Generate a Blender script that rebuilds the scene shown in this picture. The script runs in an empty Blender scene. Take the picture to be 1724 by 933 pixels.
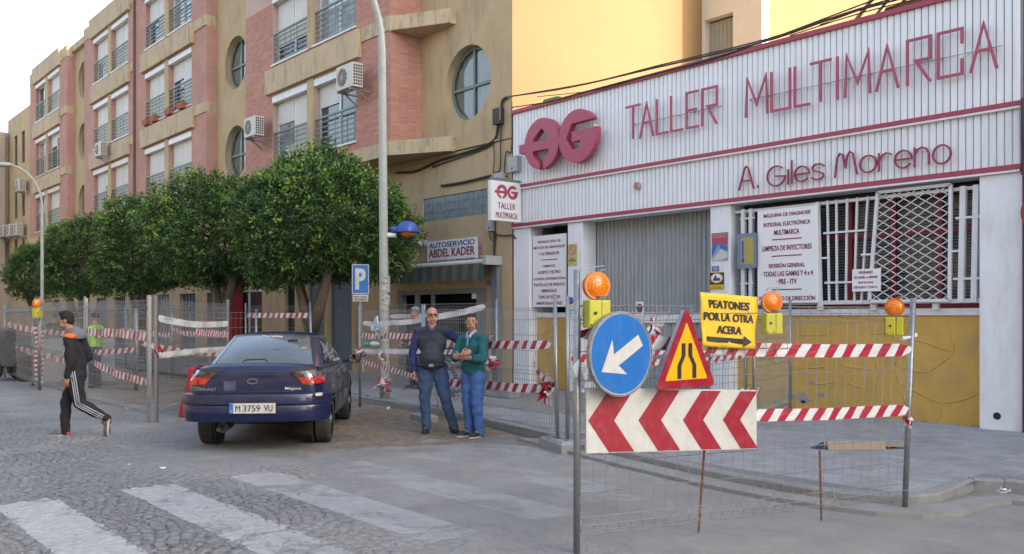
import bpy, bmesh, math, random
import numpy as np
from mathutils import Vector, Matrix, noise
random.seed(7)
R = math.radians
SC = bpy.context.scene
COL = SC.collection
# ---------------------------------------------------------------- camera
ANG = R(40.76)                       # angle between the view axis and the street direction (-X)
FPX, CX, HY, CAMH = 1500.0, 862.0, 532.0, 1.65
VD = Vector((-math.cos(ANG), math.sin(ANG), 0)); RD = Vector((math.sin(ANG), math.cos(ANG), 0))
cam = bpy.data.objects.new('camera', bpy.data.cameras.new('camera')); COL.objects.link(cam)
cam.location = (0, 0, CAMH); cam.rotation_euler = (R(90), 0, R(90) - ANG)
cam.data.sensor_width = 36; cam.data.lens = 36 * FPX / 1724; cam.data.shift_y = (HY - 466.5) / 1724
cam.data.clip_start = 0.1; cam.data.clip_end = 2000
SC.camera = cam
# ---------------------------------------------------------------- sky, sun, exposure
SUN = Vector((.80, .36, .40)).normalized()
w = bpy.data.worlds.new('World'); SC.world = w; w.use_nodes = True
nt = w.node_tree; nt.nodes.clear()
sky = nt.nodes.new('ShaderNodeTexSky'); sky.sky_type = 'NISHITA'; sky.sun_disc = False
sky.sun_elevation = math.asin(SUN.z); sky.sun_rotation = math.atan2(SUN.x, SUN.y)
sky.air_density = 1.0; sky.dust_density = 4.0; sky.ozone_density = 1.0
bg = nt.nodes.new('ShaderNodeBackground'); bg.inputs[1].default_value = 0.15
wo = nt.nodes.new('ShaderNodeOutputWorld')
hs = nt.nodes.new('ShaderNodeHueSaturation'); hs.inputs['Saturation'].default_value = .74      # thin white veil over the whole sky
nt.links.new(sky.outputs[0], hs.inputs['Color']); nt.links.new(hs.outputs[0], bg.inputs[0]); nt.links.new(bg.outputs[0], wo.inputs[0])
sl = bpy.data.lights.new('sun', 'SUN'); sl.energy = 2.0; sl.angle = R(.5); sl.color = (1, .9, .76)
so = bpy.data.objects.new('sun', sl); COL.objects.link(so); so.rotation_euler = SUN.to_track_quat('Z', 'Y').to_euler()
so.location = (5, 5, 30)
SC.view_settings.view_transform = 'Standard'; SC.view_settings.look = 'None'
SC.view_settings.exposure = 2.03; SC.view_settings.gamma = 1.0
SC.cycles.max_bounces = 6; SC.cycles.use_denoising = True
# ---------------------------------------------------------------- measuring helpers (photo pixel -> world point on a known plane)
def at(px, py, Z):
    return Vector((0, 0, CAMH)) + RD * ((px - CX) / FPX * Z) + VD * Z + Vector((0, 0, (HY - py) / FPX * Z))
def gnd(px, py, z=0.0):
    return at(px, py, (CAMH - z) * FPX / (py - HY))
def fx(px, Y=12.8):
    u = (px - CX) / FPX; Z = Y / (u * RD.y + VD.y); return Z * (u * RD.x + VD.x)
def fz(px, py, Y=12.8):
    u = (px - CX) / FPX; Z = Y / (u * RD.y + VD.y); return CAMH + (HY - py) * Z / FPX
# ---------------------------------------------------------------- object helpers
def tag(o, label=None, cat=None, group=None, kind=None):
    if label: o['label'] = label
    if cat: o['category'] = cat
    if group: o['group'] = group
    if kind: o['kind'] = kind
    return o
def thing(name, label, cat, loc=(0, 0, 0), rz=0.0, group=None):
    o = bpy.data.objects.new(name, None); COL.objects.link(o); o.location = loc; o.rotation_euler = (0, 0, rz)
    o.empty_display_size = .2
    return tag(o, label, cat, group)
def sub(name, me, parent, loc=None, rot=None, scale=None):
    o = bpy.data.objects.new(name, me); COL.objects.link(o); o.parent = parent
    if loc is not None: o.location = loc
    if rot is not None: o.rotation_euler = rot
    if scale is not None: o.scale = scale
    return o
KIDS = {}
def kids(o): return [c for c in bpy.data.objects if c.parent == o]
def copy_tree(o, loc, rz, label, group=None, scale=None):
    def rec(a, par):
        c = a.copy(); COL.objects.link(c)
        if par is not None: c.parent = par
        for k in kids(a): rec(k, c)
        return c
    src = kids(o)
    c = o.copy(); COL.objects.link(c)
    for k in src: rec(k, c)
    c.location = loc; c.rotation_euler = (0, 0, rz); c['label'] = label
    if group: c['group'] = group
    if scale: c.scale = scale
    return c
class MB:
    def __init__(s): s.v = []; s.f = []; s.m = []; s.mats = []; s.mi = 0
    def mat(s, m):
        if m not in s.mats: s.mats.append(m)
        s.mi = s.mats.index(m); return s
    def add(s, vs, fs):
        b = len(s.v); s.v += [tuple(p) for p in vs]; s.f += [tuple(i + b for i in f) for f in fs]; s.m += [s.mi] * len(fs); return s
    def box(s, x0, y0, z0, x1, y1, z1):
        if x0 > x1: x0, x1 = x1, x0
        if y0 > y1: y0, y1 = y1, y0
        if z0 > z1: z0, z1 = z1, z0
        return s.add([(x0,y0,z0),(x1,y0,z0),(x1,y1,z0),(x0,y1,z0),(x0,y0,z1),(x1,y0,z1),(x1,y1,z1),(x0,y1,z1)],
                     [(0,3,2,1),(4,5,6,7),(0,1,5,4),(1,2,6,5),(2,3,7,6),(3,0,4,7)])
    def bar(s, p, q, a, b=None, up=(0, 0, 1)):
        p = Vector(p); q = Vector(q); d = (q - p).normalized(); up = Vector(up)
        if abs(d.dot(up)) > .98: up = Vector((0, 1, 0))
        x = d.cross(up).normalized(); y = x.cross(d); b = a if b is None else b
        vs = []
        for c in (p, q):
            for i, j in ((-1,-1),(1,-1),(1,1),(-1,1)): vs.append(c + x * a / 2 * i + y * b / 2 * j)
        return s.add(vs, [(0,1,2,3)[::-1],(4,5,6,7)[::-1][::-1],(0,1,5,4),(1,2,6,5),(2,3,7,6),(3,0,4,7)])
    def tube(s, pts, r, n=8, cap=True):
        pts = [Vector(p) for p in pts]; rs = r if isinstance(r, (list, tuple)) else [r] * len(pts)
        vs = []; fs = []; prev = None
        for i, p in enumerate(pts):
            d = (pts[min(i + 1, len(pts) - 1)] - pts[max(i - 1, 0)]).normalized()
            if prev is None:
                u = Vector((0, 0, 1)) if abs(d.z) < .9 else Vector((1, 0, 0)); x = d.cross(u).normalized()
            else:
                x = (prev - d * prev.dot(d))
                x = x.normalized() if x.length > 1e-6 else d.orthogonal().normalized()
            prev = x; y = d.cross(x)
            for k in range(n):
                a = 2 * math.pi * k / n; vs.append(p + (x * math.cos(a) + y * math.sin(a)) * rs[i])
        for i in range(len(pts) - 1):
            for k in range(n):
                a = i * n + k; b = i * n + (k + 1) % n; fs.append((a, b, b + n, a + n))
        if cap:
            fs.append(tuple(range(n))[::-1]); fs.append(tuple((len(pts) - 1) * n + k for k in range(n)))
        return s.add(vs, fs)
    def cyl(s, p, q, r, n=24): return s.tube([p, q], r, n)
    def ell(s, c, rad, n=12, m=8, M=None):
        c = Vector(c); vs = []; fs = []
        for j in range(m + 1):
            t = math.pi * j / m
            for k in range(n):
                a = 2 * math.pi * k / n
                p = Vector((rad[0] * math.sin(t) * math.cos(a), rad[1] * math.sin(t) * math.sin(a), rad[2] * math.cos(t)))
                if M is not None: p = M @ p
                vs.append(c + p)
        for j in range(m):
            for k in range(n):
                a = j * n + k; b = j * n + (k + 1) % n
                if j == 0: fs.append((a, a + n, b + n))
                elif j == m - 1: fs.append((a, a + n, b))
                else: fs.append((a, a + n, b + n, b))
        return s.add(vs, fs)
    def capsule(s, p, r0, q, r1, n=12):
        p = Vector(p); q = Vector(q); d = (q - p); L = d.length
        d = d / L if L > 1e-9 else Vector((0, 0, 1)); pts = []; rs = []
        for t in (-85, -60, -30): pts.append(p + d * r0 * math.sin(R(t))); rs.append(r0 * math.cos(R(t)))
        pts.append(p); rs.append(r0); pts.append(q); rs.append(r1)
        for t in (30, 60, 85): pts.append(q + d * r1 * math.sin(R(t))); rs.append(r1 * math.cos(R(t)))
        return s.tube(pts, rs, n)
    def prism(s, poly, fn, t):
        """poly: 2D points; fn(u,v,w)->3D; thickness from w=0 to w=t"""
        n = len(poly)
        vs = [fn(u, v, 0) for u, v in poly] + [fn(u, v, t) for u, v in poly]
        fs = [tuple(range(n))[::-1], tuple(range(n, 2 * n))] + [(i, (i + 1) % n, n + (i + 1) % n, n + i) for i in range(n)]
        return s.add(vs, fs)
    def mesh(s, name='mesh', smooth=False, off=None):
        me = bpy.data.meshes.new(name)
        vs = s.v if off is None else [(a - off[0], b - off[1], c - off[2]) for a, b, c in s.v]
        me.from_pydata(vs, [], s.f)
        for m in s.mats: me.materials.append(m)
        if len(s.mats) > 1: me.polygons.foreach_set('material_index', s.m)
        bm = bmesh.new(); bm.from_mesh(me); bmesh.ops.recalc_face_normals(bm, faces=bm.faces); bm.to_mesh(me); bm.free()
        if smooth: me.shade_smooth()
        return me
    def build(s, name, parent=None, smooth=False, bevel=0, auto=False, local=False):
        off = None
        if parent is not None and not local:
            off = parent.location if parent.parent is None else None
            if parent.rotation_euler.z != 0: off = None
        me = s.mesh(name, smooth, off)
        o = bpy.data.objects.new(name, me); COL.objects.link(o)
        if parent is not None: o.parent = parent
        if bevel:
            b = o.modifiers.new('bevel', 'BEVEL'); b.width = bevel; b.segments = 2; b.limit_method = 'ANGLE'
        if auto: smooth_by_angle(me)
        return o
def smooth_by_angle(me, ang=35):
    me.shade_smooth()
    bm = bmesh.new(); bm.from_mesh(me)
    for e in bm.edges:
        if len(e.link_faces) == 2 and e.calc_face_angle(0) > R(ang): e.smooth = False
    bm.to_mesh(me); bm.free()
def evalmesh(o, remove=True):
    dg = bpy.context.evaluated_depsgraph_get(); dg.update()
    me = bpy.data.meshes.new_from_object(o.evaluated_get(dg))
    if remove: bpy.data.objects.remove(o)
    return me
# plane frames: origin, horizontal axis, normal towards the viewer
def frame(o, d, n=None):
    d = Vector(d).normalized(); up = Vector((0, 0, 1)); n = d.cross(up) if n is None else Vector(n)
    o = Vector(o)
    return lambda u, v, w=0.0: o + d * u + up * v + n * w
def text_mesh(s, mat, depth=.004, bold=0.0, width=None, height=None, align='CENTER', fit=None):
    cu = bpy.data.curves.new('lettering', 'FONT'); cu.body = s; cu.size = 1; cu.extrude = 0; cu.offset = bold
    cu.align_x = 'LEFT'; cu.resolution_u = 3
    o = bpy.data.objects.new('lettering', cu); COL.objects.link(o); me = evalmesh(o)
    n = len(me.vertices); co = np.empty(n * 3); me.vertices.foreach_get('co', co); co = co.reshape(-1, 3)
    lo, hi = co.min(0), co.max(0)
    sy = height / (hi[1] - lo[1]) if height else 1; sx = width / (hi[0] - lo[0]) if width else sy
    co[:, 0] = (co[:, 0] - (lo[0] + hi[0]) / 2) * sx; co[:, 1] = (co[:, 1] - (lo[1] + hi[1]) / 2) * sy
    polys = [tuple(p.vertices) for p in me.polygons]
    bpy.data.meshes.remove(me)
    return co[:, :2], polys, depth, mat
def put_text(mb, t, fn, u, v, w):
    """adds lettering to an MB as a thin raised sheet centred on (u,v) of frame fn"""
    co, polys, depth, mat = t
    mb.mat(mat); h = (co[:, 1].max() - co[:, 1].min()) if len(co) else 0
    for k, dx in enumerate((-.018, .018, 0)): mb.add([fn(u + a + dx * h, v + b, w + .0006 * k) for a, b in co], polys)
    return mb
# ---------------------------------------------------------------- materials
def new_mat(name):
    m = bpy.data.materials.new(name); m.use_nodes = True
    return m, m.node_tree, m.node_tree.nodes['Principled BSDF']
def node(nt, t, **kw):
    n = nt.nodes.new(t)
    for k, v in kw.items(): setattr(n, k, v)
    return n
def lk(nt, a, b): nt.links.new(a, b)
def M(name, c, c2=None, sc=6.0, rough=.8, bump=0.0, bsc=60.0, metal=0.0, spec=.5, stain=None, stain_amt=.0, stain_sc=(1.2, 1.2, .25), world=True, coat=0, rv=0.0):
    m, nt, b = new_mat(name)
    b.inputs['Roughness'].default_value = rough; b.inputs['Metallic'].default_value = metal
    b.inputs['Specular IOR Level'].default_value = spec; b.inputs['Coat Weight'].default_value = coat
    if coat: b.inputs['Coat Roughness'].default_value = .06
    if c2 is None: c2 = tuple(x * .8 for x in c)
    if world: pos = node(nt, 'ShaderNodeNewGeometry').outputs['Position']
    else: pos = node(nt, 'ShaderNodeTexCoord').outputs['Object']
    n = node(nt, 'ShaderNodeTexNoise'); n.inputs['Scale'].default_value = sc; n.inputs['Detail'].default_value = 6; n.inputs['Roughness'].default_value = .65
    lk(nt, pos, n.inputs['Vector'])
    r = node(nt, 'ShaderNodeMapRange'); r.inputs[1].default_value = .3; r.inputs[2].default_value = .7; lk(nt, n.outputs[0], r.inputs[0])
    mx = node(nt, 'ShaderNodeMix', data_type='RGBA'); mx.inputs['A'].default_value = (*c, 1); mx.inputs['B'].default_value = (*c2, 1)
    lk(nt, r.outputs[0], mx.inputs['Factor']); out = mx.outputs['Result']
    if stain:
        mp = node(nt, 'ShaderNodeMapping'); mp.inputs['Scale'].default_value = stain_sc; lk(nt, pos, mp.inputs[0])
        n2 = node(nt, 'ShaderNodeTexNoise'); n2.inputs['Scale'].default_value = 2.2; n2.inputs['Detail'].default_value = 8; n2.inputs['Roughness'].default_value = .7
        lk(nt, mp.outputs[0], n2.inputs['Vector'])
        r2 = node(nt, 'ShaderNodeMapRange'); r2.inputs[1].default_value = .5; r2.inputs[2].default_value = .72; r2.inputs[4].default_value = stain_amt
        lk(nt, n2.outputs[0], r2.inputs[0])
        m2 = node(nt, 'ShaderNodeMix', data_type='RGBA'); m2.inputs['B'].default_value = (*stain, 1)
        lk(nt, out, m2.inputs['A']); lk(nt, r2.outputs[0], m2.inputs['Factor']); out = m2.outputs['Result']
    lk(nt, out, b.inputs['Base Color'])
    if rv:
        r3 = node(nt, 'ShaderNodeMapRange'); r3.inputs[3].default_value = max(0, rough - rv); r3.inputs[4].default_value = rough + rv
        lk(nt, n.outputs[0], r3.inputs[0]); lk(nt, r3.outputs[0], b.inputs['Roughness'])
    if bump:
        n3 = node(nt, 'ShaderNodeTexNoise'); n3.inputs['Scale'].default_value = bsc; n3.inputs['Detail'].default_value = 4; lk(nt, pos, n3.inputs['Vector'])
        bp = node(nt, 'ShaderNodeBump'); bp.inputs['Strength'].default_value = bump; bp.inputs['Distance'].default_value = .01
        lk(nt, n3.outputs[0], bp.inputs['Height']); lk(nt, bp.outputs[0], b.inputs['Normal'])
    return m
beige = M('beige_render', (.48, .365, .215), (.41, .31, .18), 1.5, .9, .3, 90, stain=(.16, .13, .10), stain_amt=.55)
beige2 = M('beige_band_render', (.51, .405, .265), (.43, .34, .215), 3, .9, .3, 90, stain=(.14, .12, .10), stain_amt=.75, stain_sc=(2.5, 2.5, .5))
yellow_wall = M('yellow_render', (.245, .148, .066), (.23, .138, .061), 1.2, .9, .25, 70, stain=(.235, .14, .065), stain_amt=.4)
cream = M('cream_render', (.74, .66, .52), (.68, .6, .47), 1.5, .9, .2, 70)
ochre = M('ochre_plaster', (.60, .38, .09), (.52, .32, .075), 3, .8, .5, 50, stain=(.36, .27, .15), stain_amt=.5, stain_sc=(1, 1, 1))
white_paint = M('white_wall_paint', (.78, .80, .815), (.71, .73, .75), 3, .8, .25, 60, stain=(.40, .38, .36), stain_amt=.35, stain_sc=(2, 2, .5))
clad_white = M('white_metal_cladding', (.78, .80, .82), (.73, .755, .78), 4, .45, .05, 60, stain=(.42, .42, .42), stain_amt=.35, stain_sc=(6, 6, .3))
clad_gap = M('cladding_backing', (.36, .33, .36))
red_trim = M('red_trim', (.36, .05, .085), (.30, .04, .07), 8, .5)
red_logo = M('red_letter_paint', (.40, .07, .12), (.34, .055, .10), 9, .5)
red_thin = M('dark_red_letter_paint', (.30, .03, .07), (.25, .03, .06), 9, .5)
red_frame = M('red_window_frame', (.22, .015, .03), (.18, .012, .025), 9, .5)
shutter_grey = M('grey_door_metal', (.33, .365, .385), (.285, .315, .335), 3, .45, .1, 50, metal=.15, stain=(.15, .14, .14), stain_amt=.5, stain_sc=(6, 6, .6))
white_metal = M('white_enamel', (.68, .70, .71), (.60, .62, .63), 9, .45)
shutter_white = M('white_blind_slats', (.62, .61, .57), (.56, .55, .51), 5, .6)
alu = M('white_window_frame', (.66, .66, .65), (.6, .6, .6), 9, .4)
rail_green = M('grey_green_railing', (.17, .23, .20), (.13, .18, .16), 20, .5)
glass_dark = M('window_glass', (.05, .06, .07), (.035, .045, .055), 2, .06, spec=.9)
glass_curt = M('curtained_window_glass', (.42, .42, .43), (.12, .14, .16), 3.5, .1, spec=.9)
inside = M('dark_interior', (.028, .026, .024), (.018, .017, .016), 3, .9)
galv = M('galvanised_steel', (.34, .36, .37), (.24, .25, .26), 30, .42, .1, 80, metal=.75, rv=.1)
wire = M('galvanised_wire', (.30, .31, .32), (.20, .21, .21), 40, .5, metal=.6)
rust = M('rusty_rebar', (.20, .09, .05), (.12, .06, .04), 60, .85, .4, 120)
lamp_grey = M('grey_green_post_paint', (.34, .37, .34), (.28, .30, .28), 5, .5, stain=(.2, .19, .17), stain_amt=.5)
tape_red = M('tape_red', (.40, .022, .05), (.34, .02, .045), 8, .35)
tape_white = M('tape_white', (.70, .70, .70), (.60, .61, .62), 8, .35)
sign_white = M('sign_white', (.58, .58, .55), (.50, .50, .47), 12, .45, stain=(.33, .31, .27), stain_amt=.35, stain_sc=(5, 5, 5))
board_white = M('printed_board_white', (.78, .79, .80), (.74, .75, .76), 3, .5)
sign_red = M('sign_red', (.33, .014, .032), (.27, .012, .028), 12, .35, stain=(.35, .2, .18), stain_amt=.3, stain_sc=(6, 6, 6))
sign_blue = M('sign_blue', (.02, .15, .48), (.015, .13, .43), 6, .35, stain=(.12, .22, .42), stain_amt=.35, stain_sc=(6, 6, 6))
sign_amber = M('sign_amber', (.80, .42, .01), (.74, .38, .01), 6, .4)
sign_yellow = M('sign_yellow', (.80, .52, .03), (.76, .48, .025), 6, .45)
ink = M('black_ink', (.025, .025, .03), (.02, .02, .02), 10, .5)
ink_red = M('dark_red_ink', (.24, .015, .06), (.22, .015, .05), 10, .5)
ink_blue = M('blue_ink', (.03, .05, .28), (.03, .05, .25), 10, .5)
concrete = M('concrete', (.30, .31, .32), (.22, .225, .235), 7, .9, .5, 60, stain=(.15, .14, .12), stain_amt=.5, stain_sc=(2, 2, 2))
kerbstone = M('kerb_concrete', (.29, .288, .28), (.215, .213, .21), 6, .9, .5, 70, stain=(.17, .15, .12), stain_amt=.5, stain_sc=(2, 2, 2))
cable = M('black_cable', (.035, .033, .035), rough=.6)
blue_lamp = M('blue_enamel_shade', (.02, .08, .33), (.02, .07, .28), 5, .35)
plastic_grey = M('grey_plastic_box', (.40, .42, .41), (.34, .36, .35), 5, .6)
black_rub = M('black_rubber', (.018, .018, .02), (.03, .028, .026), 20, .85)
ac_white = M('air_conditioner_enamel', (.52, .50, .45), (.46, .44, .40), 6, .5)
bark = M('bark', (.17, .14, .105), (.09, .075, .06), 12, .95, .9, 45)
def brick_mat(name, c1, c2, mortar, axis='XZ'):
    m, nt, b = new_mat(name); b.inputs['Roughness'].default_value = .9
    g = node(nt, 'ShaderNodeNewGeometry'); s = node(nt, 'ShaderNodeSeparateXYZ'); lk(nt, g.outputs['Position'], s.inputs[0])
    add = node(nt, 'ShaderNodeMath', operation='ADD'); lk(nt, s.outputs[0], add.inputs[0]); lk(nt, s.outputs[1], add.inputs[1])
    c = node(nt, 'ShaderNodeCombineXYZ'); lk(nt, add.outputs[0], c.inputs[0]); lk(nt, s.outputs[2], c.inputs[1])
    br = node(nt, 'ShaderNodeTexBrick'); br.inputs['Scale'].default_value = 1
    br.inputs['Brick Width'].default_value = .25; br.inputs['Row Height'].default_value = .0655; br.inputs['Mortar Size'].default_value = .006
    br.inputs['Color1'].default_value = (*c1, 1); br.inputs['Color2'].default_value = (*c2, 1); br.inputs['Mortar'].default_value = (*mortar, 1)
    lk(nt, c.outputs[0], br.inputs['Vector'])
    n = node(nt, 'ShaderNodeTexNoise'); n.inputs['Scale'].default_value = 1.1; n.inputs['Detail'].default_value = 6; lk(nt, g.outputs['Position'], n.inputs['Vector'])
    mx = node(nt, 'ShaderNodeMix', data_type='RGBA', blend_type='MULTIPLY'); mx.inputs['Factor'].default_value = .6
    r = node(nt, 'ShaderNodeMapRange'); r.inputs[1].default_value = .3; r.inputs[2].default_value = .7; r.inputs[3].default_value = .75; r.inputs[4].default_value = 1.1
    lk(nt, n.outputs[0], r.inputs[0]); lk(nt, br.outputs[0], mx.inputs['A']); lk(nt, r.outputs[0], mx.inputs['B']); lk(nt, mx.outputs['Result'], b.inputs['Base Color'])
    bp = node(nt, 'ShaderNodeBump'); bp.inputs['Distance'].default_value = .006; bp.inputs['Strength'].default_value = .6; bp.invert = True
    lk(nt, br.outputs['Fac'], bp.inputs['Height']); lk(nt, bp.outputs[0], b.inputs['Normal'])
    return m
brickm = brick_mat('brick_courses', (.46, .235, .185), (.41, .20, .155), (.47, .35, .29))
bricks3 = [M('brick_rose', (.46, .232, .18), (.41, .20, .155), 14, .9, .3, 60), M('brick_red', (.42, .205, .155), (.38, .175, .135), 14, .9, .3, 60), M('brick_pale', (.49, .26, .21), (.44, .23, .185), 14, .9, .3, 60)]
mortar = M('mortar', (.50, .37, .31), (.44, .32, .27), 10, .95)

def clear_glass_mat():
    m = bpy.data.materials.new('clear_pane_glass'); m.use_nodes = True; nt = m.node_tree; nt.nodes.clear()
    t = node(nt, 'ShaderNodeBsdfTransparent'); t.inputs[0].default_value = (.75, .8, .82, 1); g = node(nt, 'ShaderNodeBsdfGlossy'); g.inputs['Roughness'].default_value = .03
    f = node(nt, 'ShaderNodeFresnel'); f.inputs[0].default_value = 1.9; mx = node(nt, 'ShaderNodeMixShader'); o = node(nt, 'ShaderNodeOutputMaterial')
    lk(nt, f.outputs[0], mx.inputs[0]); lk(nt, t.outputs[0], mx.inputs[1]); lk(nt, g.outputs[0], mx.inputs[2]); lk(nt, mx.outputs[0], o.inputs[0]); return m
clear_glass = clear_glass_mat()
net = M('net_curtain', (.70, .70, .68), (.6, .6, .58), 4, .9, world=False)
# ================================================================ GROUND
def street_material():
    m, nt, b = new_mat('street_surface'); b.inputs['Roughness'].default_value = .8
    g = node(nt, 'ShaderNodeNewGeometry'); P = g.outputs['Position']
    s = node(nt, 'ShaderNodeSeparateXYZ'); lk(nt, P, s.inputs[0])
    def noise(sc, det=6, rough=.6, dist=0, vec=P):
        n = node(nt, 'ShaderNodeTexNoise'); n.inputs['Scale'].default_value = sc; n.inputs['Detail'].default_value = det
        n.inputs['Roughness'].default_value = rough; n.inputs['Distortion'].default_value = dist; lk(nt, vec, n.inputs['Vector']); return n.outputs[0]
    def mth(op, a, b_=None, c=None, clamp=False):
        n = node(nt, 'ShaderNodeMath', operation=op); n.use_clamp = clamp
        for i, x in enumerate((a, b_, c)):
            if x is None: continue
            if isinstance(x, (int, float)): n.inputs[i].default_value = x
            else: lk(nt, x, n.inputs[i])
        return n.outputs[0]
    def rng(x, a, b_, lo=0, hi=1):
        n = node(nt, 'ShaderNodeMapRange'); n.inputs[1].default_value = a; n.inputs[2].default_value = b_; n.inputs[3].default_value = lo; n.inputs[4].default_value = hi
        lk(nt, x, n.inputs[0]); return n.outputs[0]
    def mix(f, a, b_):
        n = node(nt, 'ShaderNodeMix', data_type='RGBA'); lk(nt, f, n.inputs['Factor'])
        for k, x in (('A', a), ('B', b_)):
            if isinstance(x, tuple): n.inputs[k].default_value = (*x, 1)
            else: lk(nt, x, n.inputs[k])
        return n.outputs['Result']
    X, Y = s.outputs[0], s.outputs[1]
    # sett colours, with joints showing as fine cells beyond the modelled setts
    v = node(nt, 'ShaderNodeTexVoronoi', feature='DISTANCE_TO_EDGE'); v.inputs['Scale'].default_value = 8.5; lk(nt, P, v.inputs['Vector'])
    vc = node(nt, 'ShaderNodeTexVoronoi'); vc.inputs['Scale'].default_value = 8.5; lk(nt, P, vc.inputs['Vector'])
    cell = node(nt, 'ShaderNodeSeparateColor'); lk(nt, vc.outputs['Color'], cell.inputs[0])
    stone = mix(rng(noise(3.0), .3, .7), (.13, .138, .15), (.19, .198, .21))
    stone = mix(rng(cell.outputs[0], 0, 1, 0, .4), stone, (.16, .165, .175))
    joint = rng(v.outputs['Distance'], .02, .10, 1, 0)
    # dust: heavier to the right and near the kerb
    big = noise(.35, 5, .6, .6)
    dx = rng(X, -9.5, -3.5); dy = rng(Y, 2.6, 5.5)
    d = mth('ADD', mth('MULTIPLY', dy, .55), mth('MULTIPLY', mth('MULTIPLY', dx, dy), .35))
    d = mth('ADD', d, mth('MULTIPLY', mth('SUBTRACT', big, .5), 1.5)); fine = noise(4.5, 8, .72, .8)
    d = mth('ADD', d, mth('MULTIPLY', mth('SUBTRACT', fine, .5), 1.0)); dust = rng(d, .0, .68, 0, .88)
    jm = mth('MULTIPLY', joint, mth('SUBTRACT', 1.0, mth('MULTIPLY', dust, 1.05), clamp=True))
    col = mix(mth('MULTIPLY', jm, .6), stone, (.10, .103, .11))
    dcol = mix(rng(noise(1.7, 7, .7), .35, .65), (.215, .209, .20), (.30, .287, .266))
    dcol = mix(rng(noise(14, 5, .7), .45, .8, 0, .5), dcol, (.23, .225, .22))
    col = mix(dust, col, dcol)
    # brown earth tracked along the kerb and round the fences
    ey = mth('MULTIPLY', rng(Y, 4.4, 6.6), rng(X, -7.6, -10.5)); e = mth('ADD', mth('MULTIPLY', ey, .62), mth('MULTIPLY', mth('SUBTRACT', noise(.9, 7, .7, 1.2), .5), 1.9))
    col = mix(rng(e, .26, .56, 0, .95), col, mix(rng(noise(9, 6, .7), .4, .65), (.125, .09, .055), (.25, .195, .135)))
    sp = mth('MULTIPLY', rng(noise(2.3, 7, .75, 1.0), .60, .68), rng(Y, 3.2, 5.0))
    col = mix(mth('MULTIPLY', sp, .55), col, (.17, .135, .10))
    # zebra stripes: worn white paint, 0.5 m wide
    yy = mth('ADD', Y, mth('MULTIPLY', mth('SUBTRACT', noise(9, 4), .5), .05)); fr = mth('FRACT', mth('DIVIDE', mth('SUBTRACT', yy, 1.63), 1.07))
    st = mth('LESS_THAN', fr, .50 / 1.07)
    xx = mth('ADD', X, mth('MULTIPLY', mth('SUBTRACT', noise(7, 4), .5), .10))
    st = mth('MULTIPLY', st, mth('MULTIPLY', mth('GREATER_THAN', xx, -8.8), mth('LESS_THAN', xx, -5.3)))
    st = mth('MULTIPLY', st, mth('MULTIPLY', mth('GREATER_THAN', Y, .4), mth('LESS_THAN', Y, 7.6)))
    wear = mth('ADD', noise(1.1, 8, .72, 1.5), mth('ADD', mth('MULTIPLY', rng(Y, 2.5, 6.5), .10), rng(noise(6, 6, .7, 2.0), .35, .7, -.05, .06)))
    keep = rng(wear, .53, .63, 1, 0)
    paint = mth('MULTIPLY', mth('MULTIPLY', st, keep), rng(Y, 2.0, 5.2, .78, .40))
    pcol = mix(rng(noise(5, 7, .7), .35, .7), (.42, .43, .44), (.32, .33, .34))
    col = mix(paint, col, pcol)
    lk(nt, col, b.inputs['Base Color'])
    h = mth('ADD', mth('MULTIPLY', mth('MULTIPLY', jm, mth('SUBTRACT', 1.0, mth('MULTIPLY', paint, .9))), -.8), mth('ADD', mth('MULTIPLY', noise(30, 6, .7), .5), mth('MULTIPLY', noise(6, 6, .7), .8)))
    bp = node(nt, 'ShaderNodeBump'); bp.inputs['Distance'].default_value = .02; bp.inputs['Strength'].default_value = .8
    lk(nt, h, bp.inputs['Height']); lk(nt, bp.outputs[0], b.inputs['Normal'])
    lk(nt, rng(noise(2.0), .3, .7, .6, .9), b.inputs['Roughness'])
    return m
street = street_material()
mb = MB().mat(street)
mb.add([(-300, -200, 0), (200, -200, 0), (200, 200, 0), (-300, 200, 0)], [(0, 1, 2, 3)])
road = tag(mb.build('road'), kind='structure')

def dustiness(x, y):
    n = noise.noise(Vector((x * .35, y * .35, 3))) * .6 + noise.noise(Vector((x * 1.3, y * 1.3, 7))) * .3
    dx = min(1, max(0, (x + 9.5) / 6)); dy = min(1, max(0, (y - 2.6) / 2.9))
    return dy * .75 + dx * dy * .35 + n
# setts laid in shallow arcs
setts = []
row = 0; yv = -1.2
while yv < 6.6:
    x = -20.0 + (row % 2) * .06
    while x < -4.4:
        wv = random.uniform(.085, .125)
        arc = .22 * abs(math.sin((x + .5) * math.pi / 1.5))        # fan courses
        cx, cy = x + wv / 2, yv + arc
        dd = dustiness(cx, cy)
        instripe = ((cy - 1.63) % 1.07) < .5 and -8.8 < cx < -5.3
        top = .012 - max(0, dd) * .016 + random.uniform(-.002, .002)
        if instripe: top -= .0095
        c = Vector((cx, cy)); dist = (c).length
        vis = (cx * VD.x + cy * VD.y); lat = (cx * RD.x + cy * RD.y)
        if top > .001 and vis > 5.6 and abs(lat / vis) < .66 and vis < 19:
            slope = .22 * math.pi / 1.5 * math.cos((x + .5) * math.pi / 1.5) * (1 if math.sin((x + .5) * math.pi / 1.5) > 0 else -1)
            setts.append((vis, cx, cy, wv, math.atan(slope) + random.uniform(-.08, .08), top))
        x += wv + .012
    yv += .098; row += 1
setts.sort()
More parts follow.
